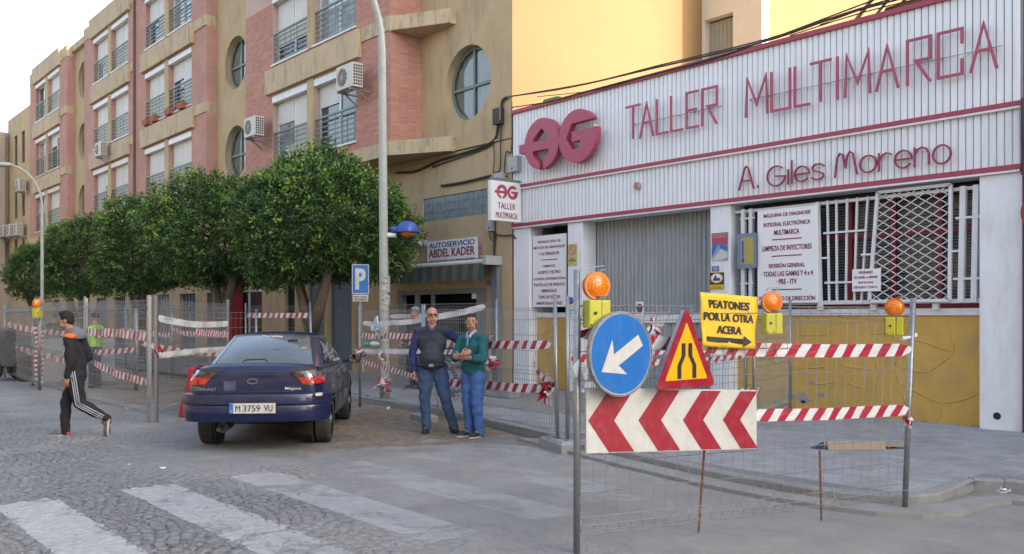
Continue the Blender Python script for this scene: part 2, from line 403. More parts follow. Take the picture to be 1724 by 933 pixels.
def sett_geo(mb, cx, cy, wv, a, top, loc=False):
    hw, hd = wv / 2 - .004, .041; t = .014; ca, sa = math.cos(a), math.sin(a)
    def P(u, v, z): return (cx + u * ca - v * sa, cy + u * sa + v * ca, z)
    b = -.02; jj = [random.uniform(-.006, .006) for _ in range(8)]
    vs = [P(-hw + jj[0], -hd + jj[1], b), P(hw + jj[2], -hd + jj[3], b), P(hw + jj[4], hd + jj[5], b), P(-hw + jj[6], hd + jj[7], b)]
    vs += [P(-hw + jj[0], -hd + jj[1], top - .007), P(hw + jj[2], -hd + jj[3], top - .007), P(hw + jj[4], hd + jj[5], top - .007), P(-hw + jj[6], hd + jj[7], top - .007)]
    vs += [P(-hw + t, -hd + t, top), P(hw - t, -hd + t, top + random.uniform(-.002, .002)), P(hw - t, hd - t, top), P(-hw + t, hd - t, top)]
    mb.add(vs, [(0,1,5,4),(1,2,6,5),(2,3,7,6),(3,0,4,7),(4,5,9,8),(5,6,10,9),(6,7,11,10),(7,4,8,11),(8,9,10,11)])
proto = []
for k in range(10):
    q = MB().mat(street); sett_geo(q, 0, 0, random.uniform(.09, .12), 0, .010); proto.append(q.mesh('sett', True))
for s_ in setts[:300]:
    sub('sett', random.choice(proto), road, (s_[1], s_[2], s_[5] - .010), (0, 0, s_[4]))
q = MB().mat(street)
for s_ in setts[300:]: sett_geo(q, *s_[1:])
tag(q.build('sett_field', road, smooth=True), kind='stuff')

# ---------------------------------------------------------------- pavement
edge = [(-60, 8.9), (-20, 8.9), (-13, 8.85), (-10.5, 8.45), (-8.5, 7.95), (-6.6, 7.5), (-5.3, 7.25), (-4.73, 7.2), (-4.4, 7.19), (-4.08, 7.22), (-3.8, 7.31), (-3.58, 7.46), (-3.42, 7.75), (-3.43, 8.1), (-3.48, 8.5), (-3.52, 8.82), (-3.1, 8.98), (-2.6, 9.0), (12, 9.4)]
pave_mat = M('pavement_mortar', (.20, .21, .225), (.15, .155, .165), 5, .95, .4, 50)
tile_mats = [M('pavement_tile_a', (.30, .31, .32), (.25, .26, .27), 2.2, .9, .4, 60, stain=(.17, .16, .145), stain_amt=.5, stain_sc=(.6, .6, .6)),
             M('pavement_tile_b', (.32, .33, .34), (.265, .275, .285), 2.6, .9, .4, 60, stain=(.18, .17, .155), stain_amt=.5, stain_sc=(.6, .6, .6)),
             M('pavement_tile_c', (.275, .285, .295), (.235, .243, .255), 2.4, .9, .4, 60, stain=(.16, .15, .135), stain_amt=.5, stain_sc=(.6, .6, .6))]
mb = MB().mat(pave_mat)
sheet = [p for p in edge if p[0] <= -3.57] + [(-3.50, 7.62), (-3.46, 8.9), (-3.1, 8.98), (-2.6, 9.0), (12, 9.4)]
sheet.sort(); sheet = [p for p in sheet if not (-3.57 < p[0] < -3.5)]
n = len(sheet); vs = []
ZP = .112
for x, y in sheet: vs.append((x, y + .05, ZP - .008))
for x, y in sheet: vs.append((x, 13.3, ZP - .008))
mb.add(vs, [(i, i + 1, n + i + 1, n + i) for i in range(n - 1)])
pavement = tag(mb.build('pavement'), kind='structure')
# kerb stones, each its own block
kerb = tag(thing('kerb', None, None), kind='structure'); 
def walk(path, step):
    out = []; P = [Vector((a, b, 0)) for a, b in path]; L = [0]
    for i in range(1, len(P)): L.append(L[-1] + (P[i] - P[i - 1]).length)
    t = 0
    def ev(t):
        for i in range(1, len(P)):
            if t <= L[i] + 1e-9: return P[i - 1].lerp(P[i], (t - L[i - 1]) / (L[i] - L[i - 1]))
        return P[-1]
    while t < L[-1]:
        out.append((ev(t), ev(min(t + step, L[-1])))); t += step
    return out
kparts = 0
for path, zt, wd, off in ((edge[1:], .118, .13, 0), ):
    fine = walk(path, .30)
    for a, b in fine:
        if a.x > 6: continue
        d = (b - a).normalized(); nrm = Vector((-d.y, d.x, 0)); e = .0015
        mb = MB().mat(kerbstone); z = zt + random.uniform(-.002, .002)
        p = [a + d * e, b - d * e, b - d * e + nrm * wd, a + d * e + nrm * wd]
        c = .014
        vs = [(q_.x, q_.y, -.02) for q_ in p] + [(q_.x, q_.y, z - c) for q_ in p] + [((q_ + nrm * (c if i < 2 else -.002)).x, (q_ + nrm * (c if i < 2 else -.002)).y, z) for i, q_ in enumerate(p)]
        mb.add(vs, [(0,1,5,4),(1,2,6,5),(2,3,7,6),(3,0,4,7),(4,5,9,8),(5,6,10,9),(6,7,11,10),(7,4,8,11),(8,9,10,11)])
        mb.build('kerbstone', kerb)
# low gutter slab outside the kerb at the corner
gut = [(-8.9, 7.75), (-6.6, 7.22), (-5.3, 6.98), (-4.6, 6.93), (-4.0, 6.96), (-3.6, 7.06), (-3.3, 7.25), (-3.13, 7.6), (-3.14, 8.1), (-3.05, 8.4), (-2.7, 8.48), (8, 8.8)]
gin = [(-8.5, 7.95), (-6.6, 7.5), (-5.3, 7.25), (-4.6, 7.2), (-4.08, 7.22), (-3.8, 7.31), (-3.55, 7.48), (-3.40, 7.75), (-3.35, 8.15), (-3.15, 8.53), (-2.75, 8.62), (8, 8.95)]
gmat = M('gutter_concrete', (.29, .285, .275), (.225, .222, .215), 4, .9, .5, 60, stain=(.2, .17, .13), stain_amt=.5, stain_sc=(1, 1, 1))
mb = MB().mat(gmat); k = len(gut)
vs = [(x, y, -.02) for x, y in gut] + [(x, y, .038) for x, y in gut] + [(x, y + .01, .045) for x, y in gin] + [(x, y + .01, -.02) for x, y in gin]
mb.add(vs, [(i, i + 1, k + i + 1, k + i) for i in range(k - 1)] + [(k + i, k + i + 1, 2 * k + i + 1, 2 * k + i) for i in range(k - 1)] + [(2 * k + i, 2 * k + i + 1, 3 * k + i + 1, 3 * k + i) for i in range(k - 1)])
tag(mb.build('gutter'), kind='structure')
# tiles
def edge_y(x):
    for i in range(len(edge) - 1):
        if edge[i][0] <= x <= edge[i + 1][0]:
            t = (x - edge[i][0]) / (edge[i + 1][0] - edge[i][0]); return edge[i][1] + t * (edge[i + 1][1] - edge[i][1])
    return 99
tiles = []; TS = .20
ix = -24.0
while ix < 0:
    iy = 7.6
    while iy < 13.0:
        ok = iy > max(edge_y(ix), edge_y(ix + TS)) + .135
        vis = ix * VD.x + iy * VD.y; lat = ix * RD.x + iy * RD.y
        hole = (-14.6 < ix < -10.2 and 9.6 < iy)                       # smooth concrete drive in front of the shop
        if ok and not hole and vis > 4 and abs(lat / vis) < .64: tiles.append((vis, ix, iy))
        iy += TS
    ix += TS
tiles.sort()
tp = []
for tm in tile_mats:
    for g_ in range(2):
        q = MB().mat(tm); e = .003; h = .009
        if g_ == 0:
            for a, b in ((0, 0), (.1, 0), (0, .1), (.1, .1)):                # four raised pads, grooves between
                q.add([(a + e, b + e, 0), (a + .1 - e, b + e, 0), (a + .1 - e, b + .1 - e, 0), (a + e, b + .1 - e, 0),
                       (a + .008, b + .008, h), (a + .092, b + .008, h), (a + .092, b + .092, h), (a + .008, b + .092, h)], [(0,1,5,4),(1,2,6,5),(2,3,7,6),(3,0,4,7),(4,5,6,7)])
        else:
            for a in (0, .1):
                q.add([(a + e, e, 0), (a + .1 - e, e, 0), (a + .1 - e, .2 - e, 0), (a + e, .2 - e, 0),
                       (a + .008, .008, h), (a + .092, .008, h), (a + .092, .192, h), (a + .008, .192, h)], [(0,1,5,4),(1,2,6,5),(2,3,7,6),(3,0,4,7),(4,5,6,7)])
        tp.append(q)
tmesh = [q.mesh('tile') for q in tp]
for v_, x, y in tiles[:300]:
    sub('tile', tmesh[random.choice((0, 2, 4))], pavement, (x, y, ZP - .008 + random.uniform(-.002, .0015)))
q = MB()
for v_, x, y in tiles[300:]:
    t = random.choice((0, 2, 4)); q.mat(tp[t].mats[0]); z = ZP - .008 + random.uniform(-.002, .0015)
    if v_ < 15: q.add([(a + x, b + y, c + z) for a, b, c in tp[t].v], tp[t].f)
    else: q.add([(x + .003, y + .003, z + .009), (x + .197, y + .003, z + .009), (x + .197, y + .197, z + .009), (x + .003, y + .197, z + .009)], [(0, 1, 2, 3)])
tag(q.build('tile_field', pavement), kind='stuff')
mb = MB().mat(M('smooth_concrete_drive', (.25, .235, .215), (.20, .19, .175), 1.6, .85, .3, 50, stain=(.15, .13, .11), stain_amt=.4, stain_sc=(1, 1, 1)))
mb.box(-14.6, 9.6, .05, -10.2, 12.75, ZP + .004); mb.build('concrete_slab', pavement)
# ================================================================ APARTMENT BUILDING
YF, YW = 11.91, 12.80          # brick bay fronts, recessed ground-floor wall
ab = thing('apartment_building', 'four storey apartment block with rose brick bays and beige bands behind the trees', 'building', (-18.34, 12.8, 0))
def wall_holes(mb, x0, x1, z0, z1, y0, y1, holes):
    xs = sorted({x0, x1, *[min(max(h[i], x0), x1) for h in holes for i in (0, 1)]})
    for a, b in zip(xs, xs[1:]):
        if b - a < 1e-4: continue
        c = (a + b) / 2; hs = sorted([(h[2], h[3]) for h in holes if h[0] < c < h[1]]); z = z0
        for h0, h1 in hs:
            if h0 > z + 1e-4: mb.box(a, y0, z, b, y1, h0)
            z = max(z, h1)
        if z < z1 - 1e-4: mb.box(a, y0, z, b, y1, z1)
# ---- window unit: local origin bottom-left-front corner of the opening, x right, y into the wall, z up
WW, WH = 2.2, 2.0
m_box = MB().mat(alu); m_box.box(0.0, -.03, WH - .19, WW, .16, WH - .005)
for i in range(1, 6): m_box.box(WW * i / 6 - .004, -.034, WH - .185, WW * i / 6 + .004, -.029, WH - .01)
me_sbox = m_box.mesh('shutter_box')
def frame_mesh():
    q = MB().mat(alu); W = WW; t = .05; y0, y1 = .17, .23
    q.box(.0, y0, 0, t, y1, WH - .19); q.box(W - t, y0, 0, W, y1, WH - .19); q.box(t, y0, 0, W - t, y1, t); q.box(t, y0, WH - .24, W - t, y1, WH - .19)
    q.box(W / 2 - .04, y0 - .003, t, W / 2 + .04, y1 + .003, WH - .24); return q.mesh('frame')
me_frame = frame_mesh()
def pane_mesh(m):
    q = MB().mat(m); q.box(.05, .195, .05, WW / 2 - .04, .205, WH - .24); q.box(WW / 2 + .04, .199, .05, WW - .05, .209, WH - .24); return q.mesh('pane')
me_panes = [pane_mesh(glass_dark), pane_mesh(glass_curt)]
SH = {}
def shutter_mesh(fl, fr):
    if (fl, fr) not in SH:
        q = MB().mat(shutter_white); H = WH - .24
        for f, a, b in ((fl, .055, WW / 2 - .045), (fr, WW / 2 + .045, WW - .055)):
            z = H
            while z > H - f * (H - .06) + .001:
                q.box(a, .155, z - .046, b, .168, z); z -= .05
        SH[(fl, fr)] = q.mesh('roller_shutter')
    return SH[(fl, fr)]
def railing_mesh():
    q = MB().mat(rail_green); H = .93
    for z in (.06, .20, .34, .48, .62, .76): q.box(.02, .02, z, WW - .02, .045, z + .028)
    q.box(.0, .005, H - .05, WW, .06, H)
    for x in (.03, WW * .33, WW * .5, WW * .67, WW - .05): q.box(x, .008, 0, x + .022, .018, H - .05)
    return q.mesh('railing')
me_rail = railing_mesh()
q = MB().mat(alu); q.box(-.05, -.06, -.05, WW + .05, .17, -.005); me_sill = q.mesh('sill')
def window(x, z, fl, fr, g, parent=ab, w=WW):
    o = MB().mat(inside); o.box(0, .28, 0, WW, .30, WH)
    wdw = sub('window', o.mesh('window_recess') if not hasattr(window, 'm') else window.m, parent, (x - parent.location.x, YF - parent.location.y, z), None, (w / WW, 1, 1))
    window.m = wdw.data
    for nme, me in (('frame', me_frame), ('pane', me_panes[g]), ('shutter', shutter_mesh(fl, fr)), ('shutter_box', me_sbox), ('railing', me_rail), ('sill', me_sill)):
        if me.polygons: sub(nme, me, wdw)
    return wdw
floors = [6.15, 9.10, 12.05]
bays = [(-26.6, -18.34, -24.7, 1), (-36.98, -29.72, -35.8, 2), (-44.1, -37.04, -42.6, 3), (-54.4, -47.0, -53.1, 4)]
shut = {(1,0): ((.35,1),(.30,.0)), (1,1): ((.72,.72),(0,.0)), (1,2): ((1,1),(.5,.5)),
        (2,0): ((.6,.95),(1,.55)), (2,1): ((1,1),(.35,1)), (2,2): ((.45,1),(0,.3)),
        (3,0): ((1,.3),(1,1)), (3,1): ((1,1),(1,1)), (3,2): ((.5,1),(1,1)),
        (4,0): ((0,.6),(1,1)), (4,1): ((0,.2),(.3,.1)), (4,2): ((0,.1),(1,1))}
for X0, X1, wx, bi in bays:
    # brick bay with openings
    holes = []
    for fz_ in floors:
        for k in range(2): holes.append((wx + k * 2.55, wx + k * 2.55 + WW, fz_, fz_ + WH))
    mb = MB().mat(brickm if bi != 1 else mortar); dy = 0 if bi != 1 else .0
    yb = 12.8 if bi == 1 else 12.30
    wall_holes(mb, X0, X1, 5.9, 14.3, YF, YF + .32, holes)
    mb.box(X1 - .3, YF + .32, 5.9, X1, yb, 14.3); mb.box(X0, YF + .32, 5.9, X0 + .3, yb, 14.3)
    if bi == 1: mb.mat(brickm)
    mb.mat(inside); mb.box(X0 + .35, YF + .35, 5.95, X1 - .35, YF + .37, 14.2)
    mb.build('brick_bay', ab)
    for fi, fz_ in enumerate(floors):
        for k in range(2):
            window(wx + k * 2.55, fz_, *shut[(bi, fi)][k], (fi + k + bi) % 2)
    mb = MB().mat(beige2)
    for fi, z in enumerate((8.22, 11.17)):
        mb.box(wx - .28, YF - .14, z, wx + 4.75 + .28, YF + .31, z + .72)
    mb.box(wx - .28, YF - .14, 14.1, wx + 4.75 + .28, YF + .31, 14.95)
    mb.build('beige_band', ab, bevel=.01)
    mb = MB().mat(beige2); mb.box(X0 - .02, YF - .02, 14.3, X1 + .03, yb + .3, 14.85); mb.build('parapet', ab)
    mb = MB().mat(beige2); mb.box(X0 - .02, YF - .03, 5.56, X1 + (.006 if bi > 1 else -.02), YF + .6, 5.9); mb.build('floor_band', ab)
    for z in (8.6, 11.55):
        mb = MB().mat(beige2); mb.box(wx + 5.031, YF - .04, z, X1 + (.004 if bi > 1 else -.02), YF + .3, z + .345); mb.build('floor_band', ab)
    mb = MB().mat(beige)          # post between the two windows of each pair
    for fz_ in floors: mb.box(wx + WW + .003, YF - .05, fz_ - .05, wx + 2.55 - .003, YF + .26, fz_ + WH + .06)
    mb.build('window_post', ab)
# triangular fins at the corner of the nearest bay
for z in (5.55, 8.58, 11.53):
    mb = MB().mat(beige2)
    mb.prism([(-18.34, YF - .045), (-16.9, 12.62), (-16.9, 12.82), (-18.34, 12.82)], lambda u, v, w_: (u, v, z + w_), .345)
    if z < 6: mb.prism([(-18.343, YF + .3), (-18.343, 12.82), (-16.9, 12.82)], lambda u, v, w_: (u, v, z + .02 + w_), .01)
    mb.build('corner_fin', ab, bevel=.008)
# brick courses of the nearest bay as bricks
bl = []
holes1 = [(-24.7 + k * 2.55 - .003, -24.7 + k * 2.55 + WW + .003, f - .06, f + WH + .02) for f in floors[:2] for k in range(2)] + [(-24.7 - .30, -24.7 + 5.05, 8.2, 8.96), (-24.7 + 5.0, -18, 8.57, 8.96), (-22.52, -22.13, 6, 11.3)]
row = 0; z = 5.905
while z < 10.9:
    x = -26.6 + (row % 2) * .125
    if row % 2: bl.append((-26.6, z, .119, 'F'))
    while x < -18.35:
        wd = min(.244, -18.34 - x); cx = x + wd / 2
        segs = [(x, x + wd)]
        for h in holes1:
            if h[2] < z + .03 < h[3]:
                ns = []
                for a, b in segs:
                    if b <= h[0] or a >= h[1]: ns.append((a, b)); continue
                    if a < h[0]: ns.append((a, h[0]))
                    if b > h[1]: ns.append((h[1], b))
                segs = ns
        for a, b in segs:
            if b - a > .03: bl.append((a, z, b - a, 'F'))
        x += .25
    y = YF + (0 if row % 2 else -.002); 
    while y < 12.78:
        if not (8.56 < z + .03 < 8.95): bl.append((y, z, min(.244, 12.8 - y), 'S'))
        y += .25
    z += .0655; row += 1
def brickgeo(mb, b, s=None):
    a, z, wd, t = b; h = .0565; pr = .005 + random.uniform(-.001, .002)
    if t == 'F': mb.box(a, YF - pr, z, a + wd, YF + .02, z + h)
    else: mb.box(-18.36, a, z, -18.34 + pr, a + wd, z + h)
bm_ = {}
for t in 'FS':
    for mi, mt in enumerate(bricks3):
        q = MB().mat(mt)
        if t == 'F': q.box(0, -.006, 0, .244, .02, .0565)
        else: q.box(-.02, 0, 0, .006, .244, .0565)
        bm_[t, mi] = q.mesh('brick')
full = [b for b in bl if b[2] > .24]; full.sort(key=lambda b: (b[0] * -1 if b[3] == 'F' else 17.5 + (b[0] - 11.9)) + abs(b[1] - 7.2) * .8)
near = set(full[:300])
mbs = MB()
for b in bl:
    mi = random.choice((0, 0, 1, 2))
    if b in near:
        p = (b[0], YF, b[1]) if b[3] == 'F' else (-18.34, b[0], b[1])
        sub('brick', bm_[b[3], mi], ab, (p[0] + 18.34, p[1] - 12.8, p[2]))
    else: mbs.mat(bricks3[mi]); brickgeo(mbs, b)
tag(mbs.build('brick_courses', ab), kind='stuff')
# ---- recessed rendered walls with round windows
def round_panel(mb, X0, X1, Z0, Z1, cx, cz, r, Y, depth):
    N = 48; sq = []; ci = []
    for k in range(N):
        a = 2 * math.pi * k / N + math.pi / 4; ca, sa = math.cos(a), math.sin(a)
        t = 1 / max(abs(ca), abs(sa)); px_, pz_ = ca * t, sa * t
        sq.append(((X0 + X1) / 2 + px_ * (X1 - X0) / 2, Y, (Z0 + Z1) / 2 + pz_ * (Z1 - Z0) / 2)); ci.append((cx + r * ca, Y, cz + r * sa))
    back = [(x, Y + depth, z) for x, _, z in ci]
    mb.add(sq + ci + back, [(k, (k + 1) % N, N + (k + 1) % N, N + k) for k in range(N)] + [(N + k, N + (k + 1) % N, 2 * N + (k + 1) % N, 2 * N + k) for k in range(N)])
def round_window(cx, cz, r, Y, glass):
    o = MB().mat(rail_green); n = 40
    for (ro, ri, y0, y1) in ((r, r - .07, .0, .07),):
        vs = []; fs = []
        for k in range(n):
            a = 2 * math.pi * k / n
            for rr, yy in ((ro, y0), (ri, y0), (ri, y1), (ro, y1)): vs.append((rr * math.cos(a), yy, rr * math.sin(a)))
        for k in range(n):
            a = 4 * k; b = 4 * ((k + 1) % n)
            for j in range(4): fs.append((a + j, b + j, b + (j + 1) % 4, a + (j + 1) % 4))
        o.add(vs, fs)
    o.box(-.03, -.005, -r + .05, .03, .06, r - .05); o.box(-r + .05, -.008, -.03 - .05, r - .05, .065, .035 - .05)
    f = o.build('round_window', None, auto=False); f.parent = ab; f.location = (cx - ab.location.x, Y - ab.location.y, cz)
    g = MB().mat(clear_glass); g.add([((r - .03) * math.cos(2 * math.pi * k / 40), .035, (r - .03) * math.sin(2 * math.pi * k / 40)) for k in range(40)], [tuple(range(40))]); sub('pane', g.mesh('pane'), f)
    cu = MB().mat(net); n = 90; rr = r - .02; vs = []
    for i in range(n + 1):
        x = -rr + 2 * rr * i / n; h = math.sqrt(max(0, rr * rr - x * x)); y = .088 + .016 * math.sin(i * .95 + 1.5 * math.sin(i * .21)); vs += [(x, y, -h), (x, y, h)]
    cu.add(vs, [(2 * i, 2 * i + 2, 2 * i + 3, 2 * i + 1) for i in range(n) if abs(i - n * .46) > (2 if glass is glass_curt else 12)]); sub('curtain', cu.mesh('curtain', True), f)
rc = MB().mat(beige); RY = 12.80
# right of bay 1, above the ground floor
for i, (z0, z1) in enumerate(((5.55, 8.58), (8.58, 11.53), (11.53, 14.5))):
    cx, r = fx(787, 12.8), .87
    round_panel(rc, -18.34, -14.85, z0, z1, cx, 7.1 + 2.95 * i, r, RY, .30)
    round_window(cx, 7.1 + 2.95 * i, r, RY + .2, glass_curt)
rc.mat(inside); rc.box(-18.3, RY + .32, 5.6, -14.9, RY + .34, 14.4); rc.mat(beige2); rc.box(-18.33, RY - .05, 14.5, -14.8, RY + .3, 14.9)
rc.build('rendered_wall', ab)
for (a, b, cx) in ((-29.72, -26.6, -28.2), (-47.0, -44.1, -45.6)):
    q = MB().mat(beige)
    for i, (z0, z1) in enumerate(((5.55, 8.58), (8.58, 11.53), (11.53, 14.5))):
        round_panel(q, a, b, z0, z1, cx, 7.05 + 2.95 * i, .87, 12.28, .3); round_window(cx, 7.05 + 2.95 * i, .87, 12.48, glass_dark if a < -40 else glass_curt)
    q.mat(inside); q.box(a + .05, 12.62, 5.6, b - .05, 12.64, 14.4); q.mat(beige2); q.box(a + .004, 12.1, 14.5, b - .004, 12.7, 14.82); q.mat(beige); q.box(a, 12.29, 5.5, b, 12.8, 5.552)
    q.build('rendered_wall', ab)
mb = MB().mat(M('brown_downpipe', (.16, .07, .055), rough=.6)); mb.box(-37.06, YF - .09, 5.6, -36.95, YF + .02, 14.85); mb.build('downpipe', ab)
# soffit, side wall, roof
mb = MB().mat(beige); mb.box(-54.4, YF + .58, 5.58, -18.36, 12.8, 5.72); mb.build('soffit', ab)
mb = MB().mat(yellow_wall)
mb.box(-15.2, 13.2, 0, -14.85, 19.56, 15.5)
mb.build('side_wall', ab)
mb = MB().mat(beige); mb.box(-54.4, 19.1, 0, -15.2, 19.4, 14.3); mb.box(-54.4, 12.3, 0, -54.1, 19.1, 14.3); mb.box(-54.1, 12.75, 5.565, -15.3, 19.1, 5.60); mb.build('rear_wall', ab)
mb = MB().mat(beige); mb.box(-54.4, 13.2, 14.3, -15.2, 19.5, 14.6); mb.build('roof', ab)
mb = MB().mat(yellow_wall); mb.box(-15.2, 12.803, 0, -14.846, 13.198, 14.9); mb.build('side_wall_edge', ab)
# rear wing: cream wall with a window, then a lit yellow wall
mb = MB().mat(cream)
wxa, wxb = fx(1184, 19.56), fx(1234, 19.56); wza, wzb = fz(1210, 130, 19.56) - .6, fz(1210, 27, 19.56)
wall_holes(mb, -14.85, -12.98, 5, 17, 19.56, 19.9, [(wxa + .03, wxb, wza, wzb)])
mb.mat(yellow_wall); mb.box(-13.3, 19.9, 5, -12.98, 34, 17); mb.build('rear_wing_wall', ab)
mb = MB().mat(inside); mb.box(wxa, 19.82, wza, wxb, 19.84, wzb)
wn = mb.build('window', ab)
mb = MB().mat(M('beige_roller_blind', (.36, .34, .27), (.30, .28, .22), 4, .7)); H_ = wzb - wza
for k in range(14): mb.box(wxa + .03 + k * (wxb - wxa - .06) / 14, 19.78 + (k % 2) * .012, wza + .55 * H_ - .1, wxa + .03 + (k + 1) * (wxb - wxa - .06) / 14 - .004, 19.80 + (k % 2) * .012, wzb - .05)
mb.mat(ink)
for k in range(7): mb.box(wxa + .05 + k * .1, 19.70, wza, wxa + .05 + k * .1 + .085, 19.72, wza + .45 * H_ + random.uniform(-.06, .04))
o = mb.build('curtain'); o.parent = wn; o.location = -ab.location
# ---- ground floor wall with openings
GY = YW
def gx(p): return fx(p, GY)
opn = [(gx(668), -15.75, .12, 2.30), (gx(551), gx(592), .12, 2.9), (gx(515), gx(546), .12, 2.9), (gx(401), gx(441), .12, 3.0), (gx(480), gx(496), .12, 2.7),
       (gx(712), gx(820), 3.98, 4.55)]
for k in range(9):
    a = -30.3 - k * 2.7; opn.append((a - 1.6, a, .12, 2.5))
mb = MB().mat(beige); wall_holes(mb, -54.4, -14.85, 0, 5.575, GY, GY + .3, opn)
mb.build('ground_floor_wall', ab)
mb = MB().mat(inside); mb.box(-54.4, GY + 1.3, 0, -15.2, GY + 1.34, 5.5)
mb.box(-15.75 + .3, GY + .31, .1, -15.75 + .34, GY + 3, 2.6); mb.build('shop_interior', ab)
garage = M('blue_grey_roller_door', (.10, .145, .19), (.08, .12, .16), 4, .5)
for (a, b, z0, z1) in (opn[1], opn[2]):
    mb = MB().mat(garage); z = z0
    while z < z1: mb.box(a, GY + .14, z, b, GY + .17, z + .085); mb.box(a, GY + .155, z + .085, b, GY + .17, z + .1); z += .1
    mb.build('roller_door', ab)
for (a, b, z0, z1) in opn[6:]:
    mb = MB().mat(shutter_grey if int(a) % 2 else garage); mb.box(a, GY + .16, z0, b, GY + .19, z1)
    for k in range(5): mb.box(a + (b - a) * k / 5 + .04, GY + .12, z0, a + (b - a) * k / 5 + .10, GY + .155, z1)
    mb.build('door', ab)
# glass blocks
gb = MB().mat(M('glass_block', (.27, .31, .33), (.18, .21, .23), 6, .12, spec=.8)); 
gb.box(0, 0, 0, .18, .06, .18); gb.box(.02, -.006, .02, .16, 0, .16); gbm = gb.mesh('glass_block')
x0, x1 = opn[5][0], opn[5][1]; nb = 14; st = (x1 - x0) / nb
for i in range(nb):
    for j in range(3): sub('glass_block', gbm, ab, (x0 + st * i + .006 - ab.location.x, .03, 3.985 + .188 * j), None, (st / .19, 1, 1))
mb = MB().mat(M('block_grout', (.34, .33, .31))); mb.box(x0, GY + .06, 3.98, x1, GY + .28, 4.55); mb.build('block_grout', ab)
# shop front frame
mb = MB().mat(M('grey_shop_frame', (.20, .23, .25), (.16, .19, .21), 5, .5)); a, b = opn[0][0], opn[0][1]
for x, wd in ((a, .12), (a + .75, .14), (a + 1.45, .08), (b - .42, .42)): mb.box(x, GY + .05, .12, x + wd, GY + .12, 2.3)
mb.box(a, GY + .04, 2.18, b, GY + .13, 2.3); mb.build('shop_frame', ab)
mb = MB().mat(alu); a, b = opn[3][0], opn[3][1]
for x in (a, a + .7, b - .06): mb.box(x, GY + .05, .12, x + .06, GY + .12, 3.0)
mb.box(a, GY + .04, 2.45, b, GY + .13, 2.53); mb.box(a, GY + .04, 2.94, b, GY + .13, 3.0); mb.box(a + .06, GY + .045, .9, a + .7, GY + .12, .97); mb.build('door_frame', ab)
mb = MB().mat(glass_dark); mb.box(a, GY + .09, .12, b, GY + .10, 3.0); mb.build('door_glass', ab)
# dark vertical wall grille
mb = MB().mat(ink); a, b, z0, z1 = opn[4]
for k in range(7): mb.box(a + k * (b - a) / 7 + .02, GY + .1, z0, a + k * (b - a) / 7 + .045, GY + .13, z1)
mb.build('door_grille', ab)
# ================================================================ buildings further left
nb_ = thing('corner_building', 'plain beige building with narrow windows left of the brick bays', 'building', (-57, 12, 0))
mb = MB().mat(beige); hl = []
for z in (4.3, 7.3, 10.3):
    for x in (-55.8, -57.6): hl.append((x - .8, x, z, z + 1.8))
wall_holes(mb, -60, -54.405, 0, 13.3, 11.95, 12.3, hl); mb.box(-60, 12.3, 12.9, -54.405, 22, 13.2); mb.box(-60, 22, 0, -54.405, 22.3, 13.2); mb.box(-54.7, 12.31, 0, -54.41, 22, 12.9); mb.build('wall', nb_)
for h in hl:
    mb = MB().mat(glass_dark); mb.box(h[0], 12.12, h[2], h[1], 12.15, h[3]); f = mb.build('window', nb_)
    q = MB().mat(ink)
    for k in range(4): q.box(h[0] + .2 * k + .05, 12.0, h[2], h[0] + .2 * k + .07, 12.02, h[3])
    q.box(h[0], 12.02, h[2] + .9, h[1], 12.05, h[2] + .94); sub('window_grille', q.mesh('window_grille', off=nb_.location), f)
eb = thing('street_end_building', 'beige banded building closing the far left end of the street', 'building', (-60, 8, 0))
mb = MB().mat(M('tan_render', (.36, .29, .23), (.31, .25, .2), 3, .9)); mb.box(-72, -3, 0, -60, 14, 12.6)
mb.box(-60.005, -3, 4.3, -59.5, 11.7, 12.5); mb.build('wall', eb)
mb = MB().mat(M('band_groove', (.22, .18, .15)))
for k in range(40): mb.box(-59.5, -3, 4.5 + k * .2, -59.492, 11.7, 4.515 + k * .2)
tag(mb.build('wall_groove', eb), kind='stuff')
for k in range(4):
    mb = MB().mat(garage if k % 2 else inside); mb.box(-59.99, 10 - k * 2.6, 0, -59.9, 11.2 - k * 2.6, 2.4); mb.build('door', eb)
# ================================================================ WORKSHOP
WX0, WX1 = -14.80, -4.53
YC = 12.78
ws = thing('workshop_building', 'low white clad car workshop with red trim, grey roller door and yellow base wall', 'building', (WX0, 12.8, 0))
# cladding: narrow panels, two bands
zA, zB, zC = 3.66, 4.50, 6.10
n = 102; st = (WX1 - WX0) / n
for (z0, z1, yy) in ((zA, zB - .07, YC + .02), (zB, zC - .03, YC)):
    q = MB().mat(clad_white); q.box(.0, .008, 0, st - .012, .03, z1 - z0)
    q.box(.012, 0, 0, st - .026, .008, z1 - z0); me = q.mesh('cladding_panel')
    for k in range(n): sub('cladding_panel', me, ws, (k * st, yy - 12.8 + random.uniform(-.0015, .0015), z0))
mb = MB().mat(clad_gap); mb.box(WX0, YC + .05, zA, WX1, 13.2, zC - .04); mb.build('cladding_backing', ws)
for (z, h, pr) in ((zA - .07, .07, .04), (zB - .07, .065, .05), (zC - .03, .075, .05)):
    mb = MB().mat(red_trim); mb.box(WX0 - .01, YC - pr, z, WX1 + .02, YC + .4, z + h)
    mb.mat(white_paint)
    if z < 6: mb.box(WX0, YC - pr + .006, z - .03, WX1, YC + .4, z - .003)
    mb.build('red_trim', ws)
mb = MB().mat(M('workshop_roofing', (.30, .29, .27))); mb.box(WX0, 13.2, 5.7, WX1, 30, 5.9); mb.build('roof', ws)
mb = MB().mat(white_paint); mb.box(WX0, 30, 0, WX1, 30.3, 5.9); mb.box(WX0 - .04, 13.21, 0, WX0 + .2, 30, 5.7); mb.box(WX1 - .2, 13.21, 0, WX1, 30, 5.7); mb.build('rear_and_side_wall', ws)
